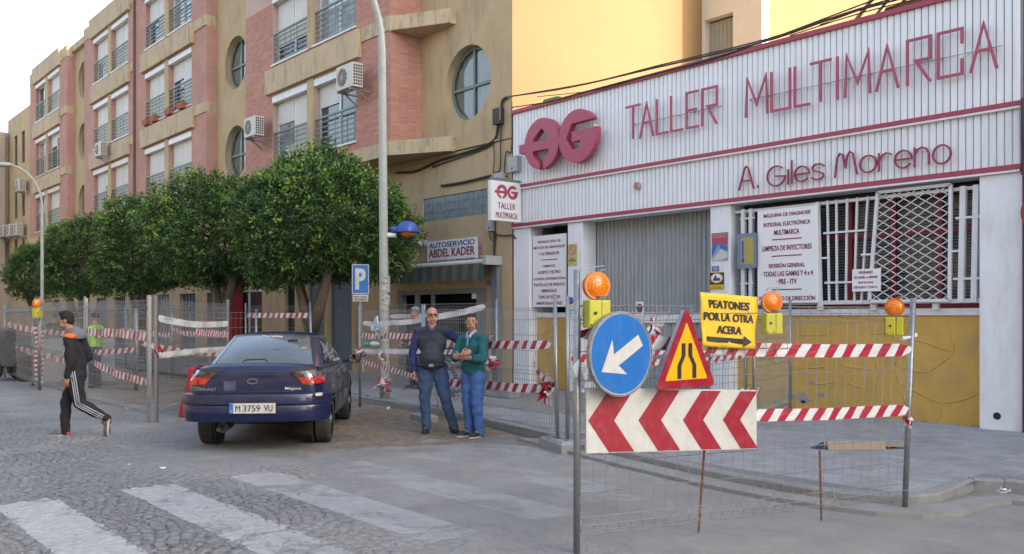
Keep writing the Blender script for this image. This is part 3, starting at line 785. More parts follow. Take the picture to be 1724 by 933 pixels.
pil = [(WX0, fx(891.6)), (-13.1, -12.68), (-9.54, -9.12), (-5.06, WX1 + .02)]
for a, b in pil:
    mb = MB().mat(white_paint); mb.box(a, 12.8, 0, b, 13.2, zA - .10); mb.build('pillar', ws, bevel=.012)
mb = MB().mat(M('dark_pipe_mouth', (.02, .02, .02))); mb.tube([(-4.83, 12.796, .30), (-4.83, 12.86, .30)], .052, 9); mb.build('drain_hole', ws)
# base walls with raised crazy-paving ridges
def base_wall(a, b, y, top):
    mb = MB().mat(ochre); mb.box(a, y, 0, b, y + .3, top); mb.mat(white_paint); mb.box(a, y - .03, top, b, y + .3, top + .10)
    w_ = mb.build('base_wall', ws)
    g = []; nx = max(1, int((b - a) / .52)); nz = 4; pts = {}
    for i in range(nx + 1):
        for j in range(nz + 1):
            pts[i, j] = (a + (b - a) * i / nx + (random.uniform(-.20, .20) if 0 < i < nx else 0), .1 + (top - .12) * j / nz + (random.uniform(-.13, .13) if 0 < j < nz else 0) + (.14 if i % 2 and 0 < j < nz else 0))
    r = MB().mat(ochre)
    for i in range(nx + 1):
        for j in range(nz + 1):
            for di, dj in ((1, 0), (0, 1)):
                if (i + di, j + dj) in pts and random.random() < .55 and not (dj and i in (0, nx)):
                    p, q = pts[i, j], pts[i + di, j + dj]; m_ = ((p[0] + q[0]) / 2 + random.uniform(-.05, .05), (p[1] + q[1]) / 2 + random.uniform(-.05, .05))
                    r.tube([(p[0], y + .004, p[1]), ((p[0] + m_[0]) / 2 + .012, y + .002, (p[1] + m_[1]) / 2), (m_[0], y + .002, m_[1]), ((q[0] + m_[0]) / 2, y + .002, (q[1] + m_[1]) / 2 - .012), (q[0], y + .004, q[1])], [.006, .011, .014, .011, .006], 6)
    r.build('plaster_ridge', w_ if False else ws, smooth=True)
base_wall(-9.12, -5.06, 13.02, 1.66); base_wall(pil[0][1], -13.1, 13.02, 1.62)
# grey peeled patches on the base wall
mb = MB().mat(M('bare_plaster', (.33, .33, .34), (.25, .25, .26), 12, .9))
for px_, py_, s_ in ((1330, 668, .13), (1350, 670, .16), (1366, 645, .06), (1382, 665, .08), (1308, 678, .10), (1352, 678, .08), (1345, 661, .05)):
    X = fx(px_, 13.0); Z = fz(px_, py_, 13.0); mb.prism([(X + s_ * random.uniform(.6, 1.2) * math.cos(a * .524), Z + s_ * .5 * random.uniform(.5, 1.2) * math.sin(a * .524)) for a in range(12)], lambda u, v, w_: (u, 13.022 - w_, v), .006)
mb.build('peeled_patch', ws)
# dark rooms behind
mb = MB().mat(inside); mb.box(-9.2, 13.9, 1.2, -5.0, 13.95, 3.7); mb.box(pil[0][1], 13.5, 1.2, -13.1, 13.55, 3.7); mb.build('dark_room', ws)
# roller door
mb = MB().mat(shutter_grey); mb.box(-12.75, 13.24, 0, -9.5, 13.28, 3.6); door = mb.build('workshop_door', ws)
q = MB().mat(shutter_grey); q.add([(0, .0, 0), (.025, -.03, 0), (.06, -.03, 0), (.085, 0, 0), (0, .0, 3.4), (.025, -.03, 3.4), (.06, -.03, 3.4), (.085, 0, 3.4)], [(0,1,5,4),(1,2,6,5),(2,3,7,6),(4,5,6,7),(0,3,2,1)])
me = q.mesh('door_rib')
for k in range(31): sub('door_rib', me, door, (-12.70 + k * .103 - ws.location.x + 0, 13.238 - 12.8, .15)) 
mb = MB().mat(white_paint); mb.box(-12.68, 13.17, 1.52, -9.54, 13.205, 1.68); o = mb.build('door_beam', ws)
# ---- window band: red frames, dark glass with louvres
WY = 13.22
mb = MB().mat(glass_dark); mb.box(-9.12, WY + .05, 1.76, -5.06, WY + .06, 3.56); mb.build('window_glass', ws)
mb = MB().mat(M('dark_louvre', (.13, .135, .145), (.09, .095, .105), 8, .5)); z = 1.8
while z < 3.5: mb.box(-9.1, WY + .025, z, -5.08, WY + .04, z + .022); z += .045
tag(mb.build('louvre', ws), kind='stuff')
mb = MB().mat(red_frame)
for z in (1.762, 2.86, 3.42): mb.box(-9.12, WY - .03, z, -5.06, WY + .02, z + .075)
for p in (1249, 1297, 1432, 1505, 1583, 1650): X = fx(p, WY); mb.box(X - .04, WY - .036, 1.765, X + .04, WY + .018, 3.49)
mb.build('window_frame', ws)
# ---- white grille
GY2 = 12.93
gr = thing('window_grille', 'white steel security grille with bars and a slanted diamond lattice leaf', 'window grille', (-7, GY2, 1.77))
def P2(px_, py_, y=GY2): return Vector((fx(px_, y), y, fz(px_, py_, y)))
mb = MB().mat(white_metal)
mb.bar((-9.1, GY2, 3.43), (-5.07, GY2, 3.43), .045); mb.bar((-9.1, GY2, 1.86), (-5.07, GY2, 1.86), .06)
mb.build('grille_frame', gr)
for (a, b, t) in (((1254, 0), (1254, 0), .07), ((1267, 0), (1267, 0), .07), ((1395, 0), (1398, 0), .03), ((1410, 0), (1411, 0), .03), ((1428, 0), (1426, 0), .03), ((1445, 0), (1440, 0), .03), ((1463, 0), (1452, 0), .03), ((1624, 0), (1620, 0), .075), ((1646, 0), (1642, 0), .075)):
    mb = MB().mat(white_metal); mb.bar((fx(a[0], GY2), GY2 - .03, 3.46), (fx(b[0], GY2), GY2 - .03, 1.84), t); mb.build('grille_bar', gr)
for (a, b, z) in ((1250, 1274, 3.3), (1250, 1272, 2.2), (1390, 1462, 2.95), (1380, 1398, 2.56), (1453, 1477, 2.58), (1392, 1470, 2.17), (1603, 1622, 2.56), (1612, 1654, 3.02), (1608, 1652, 2.17)):
    mb = MB().mat(white_metal); mb.bar((fx(a, GY2), GY2 - .055, z), (fx(b, GY2), GY2 - .055, z), .03); mb.build('grille_crossbar', gr)
mb = MB().mat(white_metal)
A, B, C_, D = Vector((fx(1481, GY2), GY2 - .06, 3.50)), Vector((fx(1604, GY2), GY2 - .06, 3.50)), Vector((fx(1602, GY2), GY2 - .06, 1.87)), Vector((fx(1467, GY2), GY2 - .06, 1.87))
for p, q_ in ((A, B), (B, C_), (C_, D), (D, A)): mb.bar(p, q_, .045)
mb.bar((fx(1380, GY2), GY2 - .06, 3.45), (fx(1385, GY2), GY2 - .06, 1.75), .055)
mb.build('lattice_frame', gr)
mb = MB().mat(white_metal)
W_ = B.x - D.x; H_ = 1.63
def clipq(p, q):
    def inside_(t): 
        x = p[0] + (q[0] - p[0]) * t; z = p[1] + (q[1] - p[1]) * t
        zz = (z - 1.87) / H_; xl = D.x + (A.x - D.x) * zz; xr = C_.x + (B.x - C_.x) * zz
        return xl <= x <= xr and 0 <= zz <= 1
    ts = [t / 60 for t in range(61) if inside_(t / 60)]
    if len(ts) > 1:
        f = lambda t: (p[0] + (q[0] - p[0]) * t, GY2 - .055, p[1] + (q[1] - p[1]) * t); return f(ts[0]), f(ts[-1])
for k in range(-12, 22):
    x = D.x + k * .21
    for s_ in (1, -1):
        r = clipq((x, 1.87), (x + s_ * 3.6, 1.87 + 3.6 * .62))
        if r: mb.bar(r[0], r[1], .012, .008, up=(0, 1, 0))
mb.build('diamond_lattice', gr)
for p in (1380, 1470, 1575): X = fx(p, GY2); mb = MB().mat(white_metal); mb.box(X - .04, GY2 - .02, 1.74, X + .04, GY2 + .06, 1.83); mb.build('grille_foot', gr)
# ---- boards with lettering
def board(name, label, x0, x1, z0, z1, y, lines, mat=board_white, cat='sign', tilt=0.0):
    t = thing(name, label, cat, ((x0 + x1) / 2, y, z0))
    mb = MB().mat(mat); mb.box(x0, y, z0, x1, y + .03, z1); mb.build('board', t, bevel=.004)
    q = MB(); fn = frame(((x0 + x1) / 2, y, 0), (1, 0, 0)); W = x1 - x0
    for (s_, zc, h, wf, m_) in lines:
        if s_ == '-': q.mat(m_); q.box(-wf * W / 2 + (x0 + x1) / 2, y - .004, zc - h / 2, wf * W / 2 + (x0 + x1) / 2, y - .001, zc + h / 2)
        else: put_text(q, text_mesh(s_, m_, bold=.018, width=wf * W, height=h), fn, 0, zc, .003)
    if q.v: q.build('lettering', t)
    return t
bx0, bx1 = fx(897, 12.86), fx(953, 12.86); zt, zb = 3.36, 1.84
L = ['REPARACIÓN DE', 'MOTOR DE ARRANQUE', 'Y ALTERNADOR', '-', 'CAMBIOS DE:', 'ACEITE Y FILTRO', 'CORREA DISTRIBUCIÓN', 'PASTILLAS DE FRENOS', 'EMBRAGUE', 'TUBO DE ESCAPE', 'AMORTIGUADORES']
wf = [.68, .93, .62, .5, .38, .68, .96, .92, .45, .66, .78]
lines = []
for i, (s_, f) in enumerate(zip(L, wf)):
    zc = zt - .13 - i * .131
    lines.append((s_, zc, .018 if s_ == '-' else (.065 if i != 4 else .05), f, ink_red))
board('price_board', 'tall narrow white board with dark red service list left of the roller door', bx0, bx1, zb, zt, 12.86, lines)
bx0, bx1 = fx(1277, 12.84), fx(1378, 12.84); zt, zb = 3.40, 1.86
L = [('MÁQUINA DE DIAGNOSIS', .78, .095), ('INTEGRAL ELECTRÓNICA', .78, .24), ('MULTIMARCA', .42, .385), ('-', .5, .50), ('LIMPIEZA DE INYECTORES', .82, .64), ('-', .5, .77), ('REVISIÓN GENERAL', .6, .92), ('· TODAS LAS GAMAS Y 4 x 4', .86, 1.06), ('· PRE - ITV', .34, 1.19), ('-', .5, 1.32), ('PARALELISMO DE DIRECCIÓN', .93, 1.455)]
board('service_board', 'large white board with dark red diagnosis and injector text hung on the white window grille', bx0, bx1, zb, zt, 12.81, [(s_, zt - d, .018 if s_ == '-' else .085, f, ink_red) for s_, f, d in L])
# opening hours notice
nx0, nx1 = fx(1436, 12.86), fx(1483, 12.86)
board('opening_hours_notice', 'small pale notice with red print behind the slanted grille bar', nx0, nx1, 2.02, 2.36, 12.835, [('HORARIO', 2.31, .04, .5, ink_red), ('DE LUNES A VIERNES', 2.235, .035, .85, ink_red), ('MAÑANAS', 2.16, .035, .55, ink_red), ('DE 8:30 A 13:30 H.', 2.085, .035, .85, ink_red)])
# notices on the pillars
def notice(name, label, px0, py0, px1, py1, y, mat, extra=None, cat='notice'):
    x0, x1 = fx(px0, y), fx(px1, y); z1, z0 = fz((px0 + px1) / 2, py0, y), fz((px0 + px1) / 2, py1, y)
    t = thing(name, label, cat, (x0, y, z0)); mb = MB().mat(mat); mb.box(x0, y - .012, z0, x1, y - .001, z1); mb.build('plate', t)
    if extra:
        q = MB(); fn = frame((x0, y - .012, z0), (1, 0, 0)); extra(q, fn, x1 - x0, z1 - z0); q.build('print', t)
    return t
def disc(q, fn, u, v, r, w, n=24, mat=None, rb=None):
    if mat: q.mat(mat)
    q.add([fn(u + r * math.cos(2 * math.pi * k / n), v + (rb or r) * math.sin(2 * math.pi * k / n), w) for k in range(n)], [tuple(range(n))])
def rect(q, fn, u0, v0, u1, v1, w, mat=None):
    if mat: q.mat(mat)
    q.add([fn(u0, v0, w), fn(u1, v0, w), fn(u1, v1, w), fn(u0, v1, w)], [(0, 1, 2, 3)])
pinkish = M('faded_red_print', (.50, .22, .18)); ybeige = M('faded_yellow_plate', (.55, .45, .20), (.48, .39, .17), 8, .5)
def e1(q, fn, W, H):
    disc(q, fn, W / 2, H * .72, W * .40, .002, mat=pinkish); disc(q, fn, W / 2, H * .72, W * .28, .004, mat=ybeige)
    q.mat(pinkish); q.add([fn(W / 2 - W * .27, H * .72 + W * .2, .006), fn(W / 2 - W * .2, H * .72 + W * .27, .006), fn(W / 2 + W * .27, H * .72 - W * .2, .006), fn(W / 2 + W * .2, H * .72 - W * .27, .006)], [(0, 1, 2, 3)])
    put_text(q, text_mesh('VADO', ink, width=W * .5, height=H * .06), fn, W / 2, H * .32, .003); put_text(q, text_mesh('PERMANENTE', ink, width=W * .8, height=H * .06), fn, W / 2, H * .22, .003)
notice('driveway_plate', 'faded yellow no parking plate high on the white pillar left of the roller door', 957, 411, 972, 447, 12.8, ybeige, e1)
def e2(q, fn, W, H):
    disc(q, fn, W / 2, H * .75, W * .46, .002, mat=sign_red); disc(q, fn, W / 2, H * .75, W * .34, .004, mat=sign_blue)
    rect(q, fn, 0, H * .42, W, H * .50, .002, sign_yellow); put_text(q, text_mesh('AVISAMOS', ink_blue, width=W * .9, height=H * .1), fn, W / 2, H * .28, .003); put_text(q, text_mesh('GRÚA', ink_blue, width=W * .7, height=H * .1), fn, W / 2, H * .12, .003)
notice('no_parking_sticker', 'small round blue and red sticker low on the pillar left of the roller door', 957, 498, 967, 532, 12.8, board_white, e2)
def e3(q, fn, W, H):
    rect(q, fn, 0, H * .55, W, H, .002, M('poster_red', (.42, .06, .10), (.36, .05, .09), 8, .5)); q.mat(M('poster_blue', (.03, .16, .48), rough=.5))
    q.add([fn(0, .12 * H, .004), fn(W * .45, .62 * H, .004), fn(W * .3, .66 * H, .004), fn(0, .5 * H, .004)], [(0, 1, 2, 3)]); q.add([fn(W * .55, .65 * H, .004), fn(W, .5 * H, .004), fn(W, .3 * H, .004), fn(W * .5, .45 * H, .004)], [(0, 1, 2, 3)])
    q.mat(sign_white); q.add([fn(0, 0, .003), fn(W * .7, .5 * H, .003), fn(W, .28 * H, .003), fn(W, .1 * H, .003), fn(W * .5, 0, .003)], [(0, 1, 2, 3, 4)])
    put_text(q, text_mesh('AUTOMOTIVE', sign_white, width=W * .85, height=H * .06), fn, W / 2, H * .93, .006); put_text(q, text_mesh('PROFESSIONAL', sign_white, width=W * .85, height=H * .055), fn, W / 2, H * .85, .006)
notice('poster', 'red, blue and white poster on the pillar between roller door and window', 1199, 392, 1226, 439, 12.8, M('poster_grey_blue', (.35, .38, .48)), e3, 'poster')
def e4(q, fn, W, H): put_text(q, text_mesh('58', sign_white, width=W * .6, height=H * .6), fn, W / 2, H / 2, .003)
notice('house_number', 'small blue house number plate under the poster', 1199, 448, 1211, 457, 12.8, M('number_plate_blue', (.12, .2, .38)), e4)
def e5(q, fn, W, H):
    disc(q, fn, W / 2, H * .66, W * .45, .002, mat=sign_yellow, rb=H * .30); disc(q, fn, W / 2, H * .66, W * .36, .004, mat=board_white, rb=H * .24)
    rect(q, fn, W * .25, H * .50, W * .75, H * .68, .006, ink_blue); disc(q, fn, W * .42, H * .75, W * .08, .006, mat=ink)
    rect(q, fn, 0, 0, W, H * .27, .002, sign_yellow); put_text(q, text_mesh('SONRÍA', ink, width=W * .7, height=H * .09), fn, W / 2, H * .19, .004); put_text(q, text_mesh('LE GRABAMOS', ink, width=W * .85, height=H * .08), fn, W / 2, H * .07, .004)
notice('camera_notice', 'black and yellow notice with an oval picture below the house number plate', 1196, 459, 1219, 487, 12.8, ink, e5)
# blue framed yellow timetable plate on bracket in front of grille
def e6(q, fn, W, H):
    rect(q, fn, W * .2, H * .12, W * .86, H * .88, .002, M('mustard_print', (.42, .34, .06), (.36, .29, .05), 9, .5))
    for k in (.40, .62): rect(q, fn, W * k, H * .3, W * k + W * .02, H * .86, .004, plastic_grey)
    rect(q, fn, W * .26, H * .32, W * .34, H * .8, .004, ink_blue); rect(q, fn, W * .24, H * .17, W * .38, H * .30, .004, ink_blue)
notice('pictogram_plate', 'blue grey plate with a mustard yellow pictogram fixed on the two left grille bars', 1242, 393, 1274, 452, 12.78, M('plate_blue_grey', (.14, .22, .32), (.11, .18, .27), 6, .4), e6, 'sign')
# small plate in roller door
notice('small_door_notice', 'small dark red and white sticker on the grey roller door', 1071, 508, 1084, 530, 13.19, board_white, lambda q, fn, W, H: (disc(q, fn, W / 2, H / 2, W * .4, .002, mat=ink_red, rb=H * .36), rect(q, fn, W * .35, H * .3, W * .6, H * .7, .004, sign_blue)))
# vent on lower band
mb = MB().mat(M('vent_plastic', (.45, .36, .33))); X = fx(1074, YC); Z = fz(1074, 313, YC); mb.tube([(X, YC + .02, Z), (X, YC - .05, Z)], .07, 18); mb.mat(pinkish); mb.tube([(X, YC - .05, Z), (X, YC - .056, Z)], .05, 18); mb.build('vent', ws)
# ================================================================ big letters: polyline strokes in a unit box
GL = {'T': [[(0,1),(1,1)],[(.5,1),(.5,0)]], 'A': [[(0,0),(.5,1),(1,0)],[(.25,.42),(.8,.42)]], 'L': [[(0,1),(0,0),(1,0)]], 'E': [[(1,1),(0,1),(0,0),(1,0)],[(0,.5),(.9,.5)]],
      'R': [[(0,0),(0,1),(1,1),(1,.5),(.35,.5),(.95,0)]], 'M': [[(0,0),(.06,1),(.5,.28),(.94,1),(1,0)]], 'U': [[(0,1),(0,0),(1,0),(1,1)]], 'I': [[(.5,0),(.5,1)]],
      'C': [[(1,.7),(1,1),(0,1),(0,0),(1,0),(1,.3)]]}
def stroke_letter(ch, x0, x1, z0, z1, y, th, dp, mat, par, name='letter', gl=None, close=False):
    mb = MB().mat(mat)
    for k, pl in enumerate((gl or GL)[ch]):
        P = [(x0 + u * (x1 - x0), z0 + v * (z1 - z0)) for u, v in pl]; n = len(P); L_, R_ = [], []
        for i, p in enumerate(P):
            a = Vector(P[i]) - Vector(P[i - 1]) if i else None; b = Vector(P[i + 1]) - Vector(P[i]) if i < n - 1 else None
            da = a.normalized() if a else b.normalized(); db = b.normalized() if b else da
            t = (da + db).normalized(); nr = Vector((-t.y, t.x)); sc = th / 2 / max(.45, abs(nr.dot(Vector((-da.y, da.x)))))
            e = Vector((0, 0))
            if not a: e = -db * th / 2
            if not b: e = da * th / 2
            if k: e = e * 0
            L_.append(Vector(p) + nr * sc + e); R_.append(Vector(p) - nr * sc + e)
        yo = y - .001 * k
        for i in range(n - 1):
            q = [L_[i], L_[i + 1], R_[i + 1], R_[i]]
            mb.add([(c.x, yo, c.y) for c in q] + [(c.x, yo + dp, c.y) for c in q], [(0, 1, 2, 3), (7, 6, 5, 4), (0, 4, 5, 1), (2, 6, 7, 3)] + ([(0, 3, 7, 4)] if i == 0 else []) + ([(1, 5, 6, 2)] if i == n - 2 else []))
    return mb.build(name, par)
word = thing('workshop_lettering', 'tall thin red metal capitals in a row across the upper white cladding band', 'lettering', (-11, YC - .12, 4.97))
LY = YC - .12
for ch, a, b in (('T', 1054, 1076), ('A', 1077, 1098.5), ('L', 1105, 1123), ('L', 1129, 1147), ('E', 1155, 1174), ('R', 1181.5, 1206), ('M', 1255, 1291), ('U', 1298, 1329), ('L', 1337.5, 1361), ('T', 1365, 1397), ('I', 1405, 1413),
                 ('M', 1422, 1464), ('A', 1475, 1511), ('R', 1527, 1566), ('C', 1579, 1619), ('A', 1634, 1677)):
    stroke_letter(ch, fx(a, LY), fx(b, LY), 4.98, 5.60, LY, .039, .028, red_logo, word)
mb = MB().mat(galv)
for a, b in ((1063, 1212), (1258, 1684)):
    xa, xb = fx(a, LY), fx(b, LY); mb.bar((xa, LY + .06, 5.26), (xb, LY + .06, 5.26), .012)
    k = xa
    while k < xb: mb.bar((k, LY + .06, 5.26), (k, YC + .01, 5.26), .01); k += .35
mb.build('support_rail', word)
GS = {'A': [[(0,0),(.38,.92),(.5,1),(.62,.92),(1,0)],[(.2,.36),(.85,.36)]], '.': [[(.3,0),(.3,.06)]],
      'G': [[(.5+.5*math.cos(t)*1, .5+.5*math.sin(t)) for t in np.linspace(.9, 2*math.pi-.1, 22)] + [(.45,.5)]],
      'i': [[(.5,0),(.5,.62)]], 'l': [[(.5,0),(.5,1)]],
      'e': [[(.02,.5),(.98,.5)]+[(.5+.5*math.cos(t), .5+.5*math.sin(t)) for t in np.linspace(0.1, 2*math.pi-.7, 22)]],
      's': [[(.95,.85),(.7,1),(.3,1),(.08,.82),(.15,.6),(.5,.5),(.85,.38),(.95,.18),(.7,0),(.3,0),(.03,.15)]],
      'm': [[(0,0),(.1,.8),(.22,.98),(.36,.9),(.48,.35)],[(.48,.35),(.55,.8),(.68,1),(.82,.9),(1,0)]],
      'o': [[(.5+.5*math.cos(t), .5+.5*math.sin(t)) for t in np.linspace(0, 2*math.pi, 26)]],
      'r': [[(0,0),(0,1)],[(0,.6),(.25,.88),(.6,1),(1,.9)]], 'n': [[(0,0),(0,1)],[(0,.6),(.2,.9),(.55,1),(.85,.88),(1,.6),(1,0)]]}
name_ = thing('name_lettering', 'smaller thin dark red rounded letters on the lower white cladding band', 'lettering', (-8.5, YC - .07, 3.8))
for ch, a, b, z0, z1 in (('A', 1243.5, 1268, 3.78, 4.16), ('.', 1272, 1282, 3.79, 4.12), ('G', 1291, 1321, 3.77, 4.09), ('i', 1322, 1330, 3.78, 4.13), ('l', 1327, 1337, 3.78, 4.14), ('e', 1337, 1361, 3.79, 4.03), ('s', 1365, 1387, 3.79, 4.03),
                          ('m', 1405, 1442, 3.79, 4.15), ('o', 1447, 1475, 3.80, 4.05), ('r', 1479, 1500, 3.80, 4.05), ('e', 1506, 1534, 3.80, 4.05), ('n', 1539, 1563, 3.80, 4.06), ('o', 1570, 1600, 3.79, 4.05)):
    stroke_letter(ch, fx(a, YC - .05), fx(b, YC - .05), z0, z1, YC - .05, .023, .03, red_thin, name_, gl=GS)
# ================================================================ logo: two fat round letters
def curve_shape(splines, depth, mat, name, bevel=0):
    cu = bpy.data.curves.new(name, 'CURVE'); cu.dimensions = '2D'; cu.fill_mode = 'BOTH'; cu.extrude = depth / 2
    for P in splines:
        s_ = cu.splines.new('POLY'); s_.points.add(len(P) - 1)
        for i, (x, y) in enumerate(P): s_.points[i].co = (x, y, 0, 1)
        s_.use_cyclic_u = True
    o = bpy.data.objects.new(name, cu); COL.objects.link(o); me = evalmesh(o); me.materials.clear(); me.materials.append(mat); return me
def arc(a0, a1, n=30, r=1, c=(0, 0)): return [(c[0] + r * math.cos(R(a0 + (a1 - a0) * i / n)), c[1] + r * math.sin(R(a0 + (a1 - a0) * i / n))) for i in range(n + 1)]
A_out = arc(-84, 173, 44) + [(-1.32, .12), (-1.32, -.24)] + arc(194, 263, 14) + [(-.12, -.70), (-.5, -.42), (-.5, -.24), (.42, -.24), (.42, -.42), (.10, -.70)]
A_hole = [(-.5, .12), (.42, .12), (.42, .28), (0, .60), (-.5, .22)]
G_out = arc(33, 343, 50) + [(1.0, .22), (-.28, .22), (-.28, -.16), (.18, -.16), (.18, -.5), (-.30, -.5), (-.62, -.02), (-.30, .50)]
G_out = arc(32, 352, 52) + [(1.02, .20), (-.28, .20), (-.28, -.18), (.2, -.18), (.2, -.48), (-.28, -.48), (-.60, .0), (-.28, .50)]
meA = curve_shape([A_out, A_hole], .34, red_logo, 'logo_letter'); meG = curve_shape([G_out], .34, red_logo, 'logo_letter')
logo = thing('workshop_logo', 'two fat interlocking round red letters standing off the left end of the cladding', 'logo', (-13.1, YC - .2, 5.2))
for me, a, b in ((meA, 886, 943.5), (meG, 943.5, 1006)):
    xa, xb = fx(a, YC - .22), fx(b, YC - .22); r = (xb - xa) / 2
    o = sub('logo_letter', me, logo, ((xa + xb) / 2 - logo.location.x, 0, 5.22 - 5.2), (R(90), 0, 0), (r, .53, .42))
mb = MB().mat(white_metal)
for x in (-14.0, -13.3, -12.9, -12.2): mb.bar((x, YC - .15, 5.0), (x, YC + .01, 5.0), .03); mb.bar((x, YC - .15, 5.4), (x, YC + .01, 5.4), .03)
mb.build('logo_bracket', logo)
# projecting box sign
bs = thing('projecting_box_sign', 'white box sign with small red logo projecting from the wall left of the cladding', 'sign', (-14.55, 12.3, 3.67))
mb = MB().mat(board_white); mb.box(-14.62, 11.93, 3.67, -14.50, 12.76, 4.52); mb.build('sign_box', bs, bevel=.01)
mb = MB().mat(galv); mb.bar((-14.56, 11.95, 4.56), (-14.56, 12.80, 4.56), .05); mb.build('sign_bracket', bs)
fn = frame((-14.50, 12.345, 4.095), (0, 1, 0), (1, 0, 0))
q = MB(); put_text(q, text_mesh('TALLER', ink_red, bold=.0, width=.50, height=.13), fn, 0, -.10, .004); put_text(q, text_mesh('MULTIMARCA', ink_red, bold=.0, width=.60, height=.13), fn, 0, -.30, .004); q.build('lettering', bs)
for me, c in ((meA, -.13), (meG, .17)):
    p = fn(c, .20, .004) - bs.location; o = sub('logo_letter', me, bs, p, (R(90), 0, R(90)), (.15, .15, .01))
op = thing('opposite_building', 'long plain unseen building added across the street behind the viewer for reflections and contrast', 'building', (-20, -9.5, 0))  # unseen behind the camera, added for reflections and less even sky light
mb = MB().mat(beige); wh = [(-58 + 3.2 * i, -56.2 + 3.2 * i, z, z + 1.5) for i in range(28) for z in (1.2, 4.2, 7.2)]; wall_holes(mb, -60, 34, 0, 9.6, -10, -9.5, wh); mb.box(-60, -14, 9.4, 34, -10, 9.6); mb.build('wall', op)
mb = MB().mat(glass_dark); mb.box(-60, -10.02, 0, 34, -10.005, 9.4); mb.build('window_glass', op)
# ================================================================ neighbour on the right, roof pile, rear details
ng = thing('neighbour_building', 'dark maroon fronted building at the right edge, its unseen tall block added to shade the street', 'building', (-4.45, 12.8, 0))
mb = MB().mat(M('maroon_panel', (.13, .03, .045), (.10, .025, .035), 4, .6)); mb.box(-4.50, 12.75, 0, 60, 13.1, 4.4)
mb.mat(cream); mb.box(-4.50, 12.86, 4.4, 60, 17.4, 16); mb.box(-4.5, 13.1, 0, 60, 17.4, 4.398); mb.build('wall', ng)  # unseen tall cream block, length and depth shaped to keep sun off the street
mb = MB().mat(sign_red); mb.tube([(-4.19, 12.70, 3.0), (-4.19, 12.66, 3.0)], .3, 28); mb.mat(galv); mb.bar((-4.40, 12.72, 2.4), (-4.40, 12.72, 4.4), .05)
o = mb.build('round_sign', ng)
rp = thing('shed_roof', 'weathered brown timber and sheeting roof rising behind the workshop parapet', 'shed roof', (-8, 16, 6))
timber = M('weathered_timber', (.22, .14, .08), (.13, .08, .05), 7, .9, .5, 30)
a = at(1395, 48, 17.0); b = at(1478, -6, 17.0); c = at(1640, -40, 15.5)
for k in range(9):
    mb = MB().mat(timber); t = k * .28
    p0 = a + Vector((.10 * k, .30 * k, -.5)); p1 = b + Vector((.2 * k, .25 * k, random.uniform(-.05, .1))); p2 = c + Vector((0, .2 * k, .2))
    mb.bar(p0, p1, .26, .05); mb.bar(p1, p2, .26, .05); mb.build('roof_plank', rp)
mb = MB().mat(timber); mb.add([a + Vector((-.1, .3, -2)), b + Vector((0, .3, -.15)), c + Vector((0, .3, 0)), c + Vector((0, .3, -4)), a + Vector((0, .5, -4))], [(0, 1, 2, 3, 4)]); mb.build('gable_sheet', rp)
mb = MB().mat(M('green_plastic_can', (.08, .30, .06))); X = fx(928, 13.0); Z = fz(928, 170, 13.0); mb.box(X - .2, 12.95, 6.1, X + .25, 13.2, Z + .05); mb.add([(X + .25, 12.95, Z + .05), (X + .6, 12.95, 6.12), (X + .25, 12.95, 6.12), (X + .25, 13.2, Z + .05), (X + .6, 13.2, 6.12), (X + .25, 13.2, 6.12)], [(0,1,2),(3,5,4),(0,3,4,1),(1,4,5,2)])
gc = mb.build('green_tarpaulin'); tag(gc, 'small folded green tarpaulin on the parapet above the round red letters', 'tarpaulin')
# ================================================================ STREET FURNITURE, FENCES, SIGNS
# ---- wire mesh fence panel (posts, mesh panel) between two ground points
def fence(name_label, p0, p1, h0=1.95, h1=None, zb=0.0, pitch=.055, lean=(0, 0), group='wire mesh works fence panels', post_r=.024, foot=True, square=False, zb1=None, bends=(0.14, .9, 1.72)):
    p0, p1 = Vector((p0[0], p0[1], zb)), Vector((p1[0], p1[1], zb if zb1 is None else zb1)); h1 = h1 or h0
    t = thing('works_fence', name_label, 'fence', p0, 0, group)
    d = p1 - p0; L = d.length; d = d / L; nrm = Vector((d.y, -d.x, 0)).normalized()
    tops = [p0 + Vector((0, 0, h0)) + nrm * lean[0], p1 + Vector((0, 0, h1)) + d * lean[1] + nrm * lean[0]]
    for a, b in zip((p0, p1), tops):
        mb = MB().mat(galv)
        if square: mb.bar(a, b, post_r * 2.2, post_r * 1.6, up=nrm)
        else: mb.tube([a, b], post_r, 10)
        mb.build('post', t, smooth=not square)
    mb = MB().mat(wire); hh = min(h0, h1) - .08
    def pt(s_, z, off=0): 
        f = s_ / L; a = p0.lerp(p1, f); top = tops[0].lerp(tops[1], f); return a.lerp(top, z / (h0 + (h1 - h0) * f)) + nrm * off
    n = int((L - .06) / pitch); wr = .0028
    zs = [.12]
    prof = [(.12, 0)]
    for b in bends:
        prof += [(b, 0), (b + .05, .035), (b + .10, 0)]
    prof.append((hh, 0)); prof = sorted(set([p_ for p_ in prof if p_[0] <= hh]))
    for k in range(n + 1):
        s_ = .03 + k * pitch; mb.tube([pt(s_, z, o) for z, o in prof], wr, 4, cap=False)
    hz = [.12] + [b + q_ for b in bends for q_ in (0, .05, .10)] + list(np.arange(.42, .85, .2)) + list(np.arange(1.2, 1.68, .2)) + [hh]
    for z in hz:
        if z > hh + .001: continue
        o = .035 if any(abs(z - b - .05) < .001 for b in bends) else 0
        wv = [pt(.02 + (L - .04) * i / 10, z + random.uniform(-.003, .003), o + .004) for i in range(11)]; mb.tube(wv, wr * 1.15, 4, cap=False)
    mb.build('wire_mesh', t)
    return t, pt, L
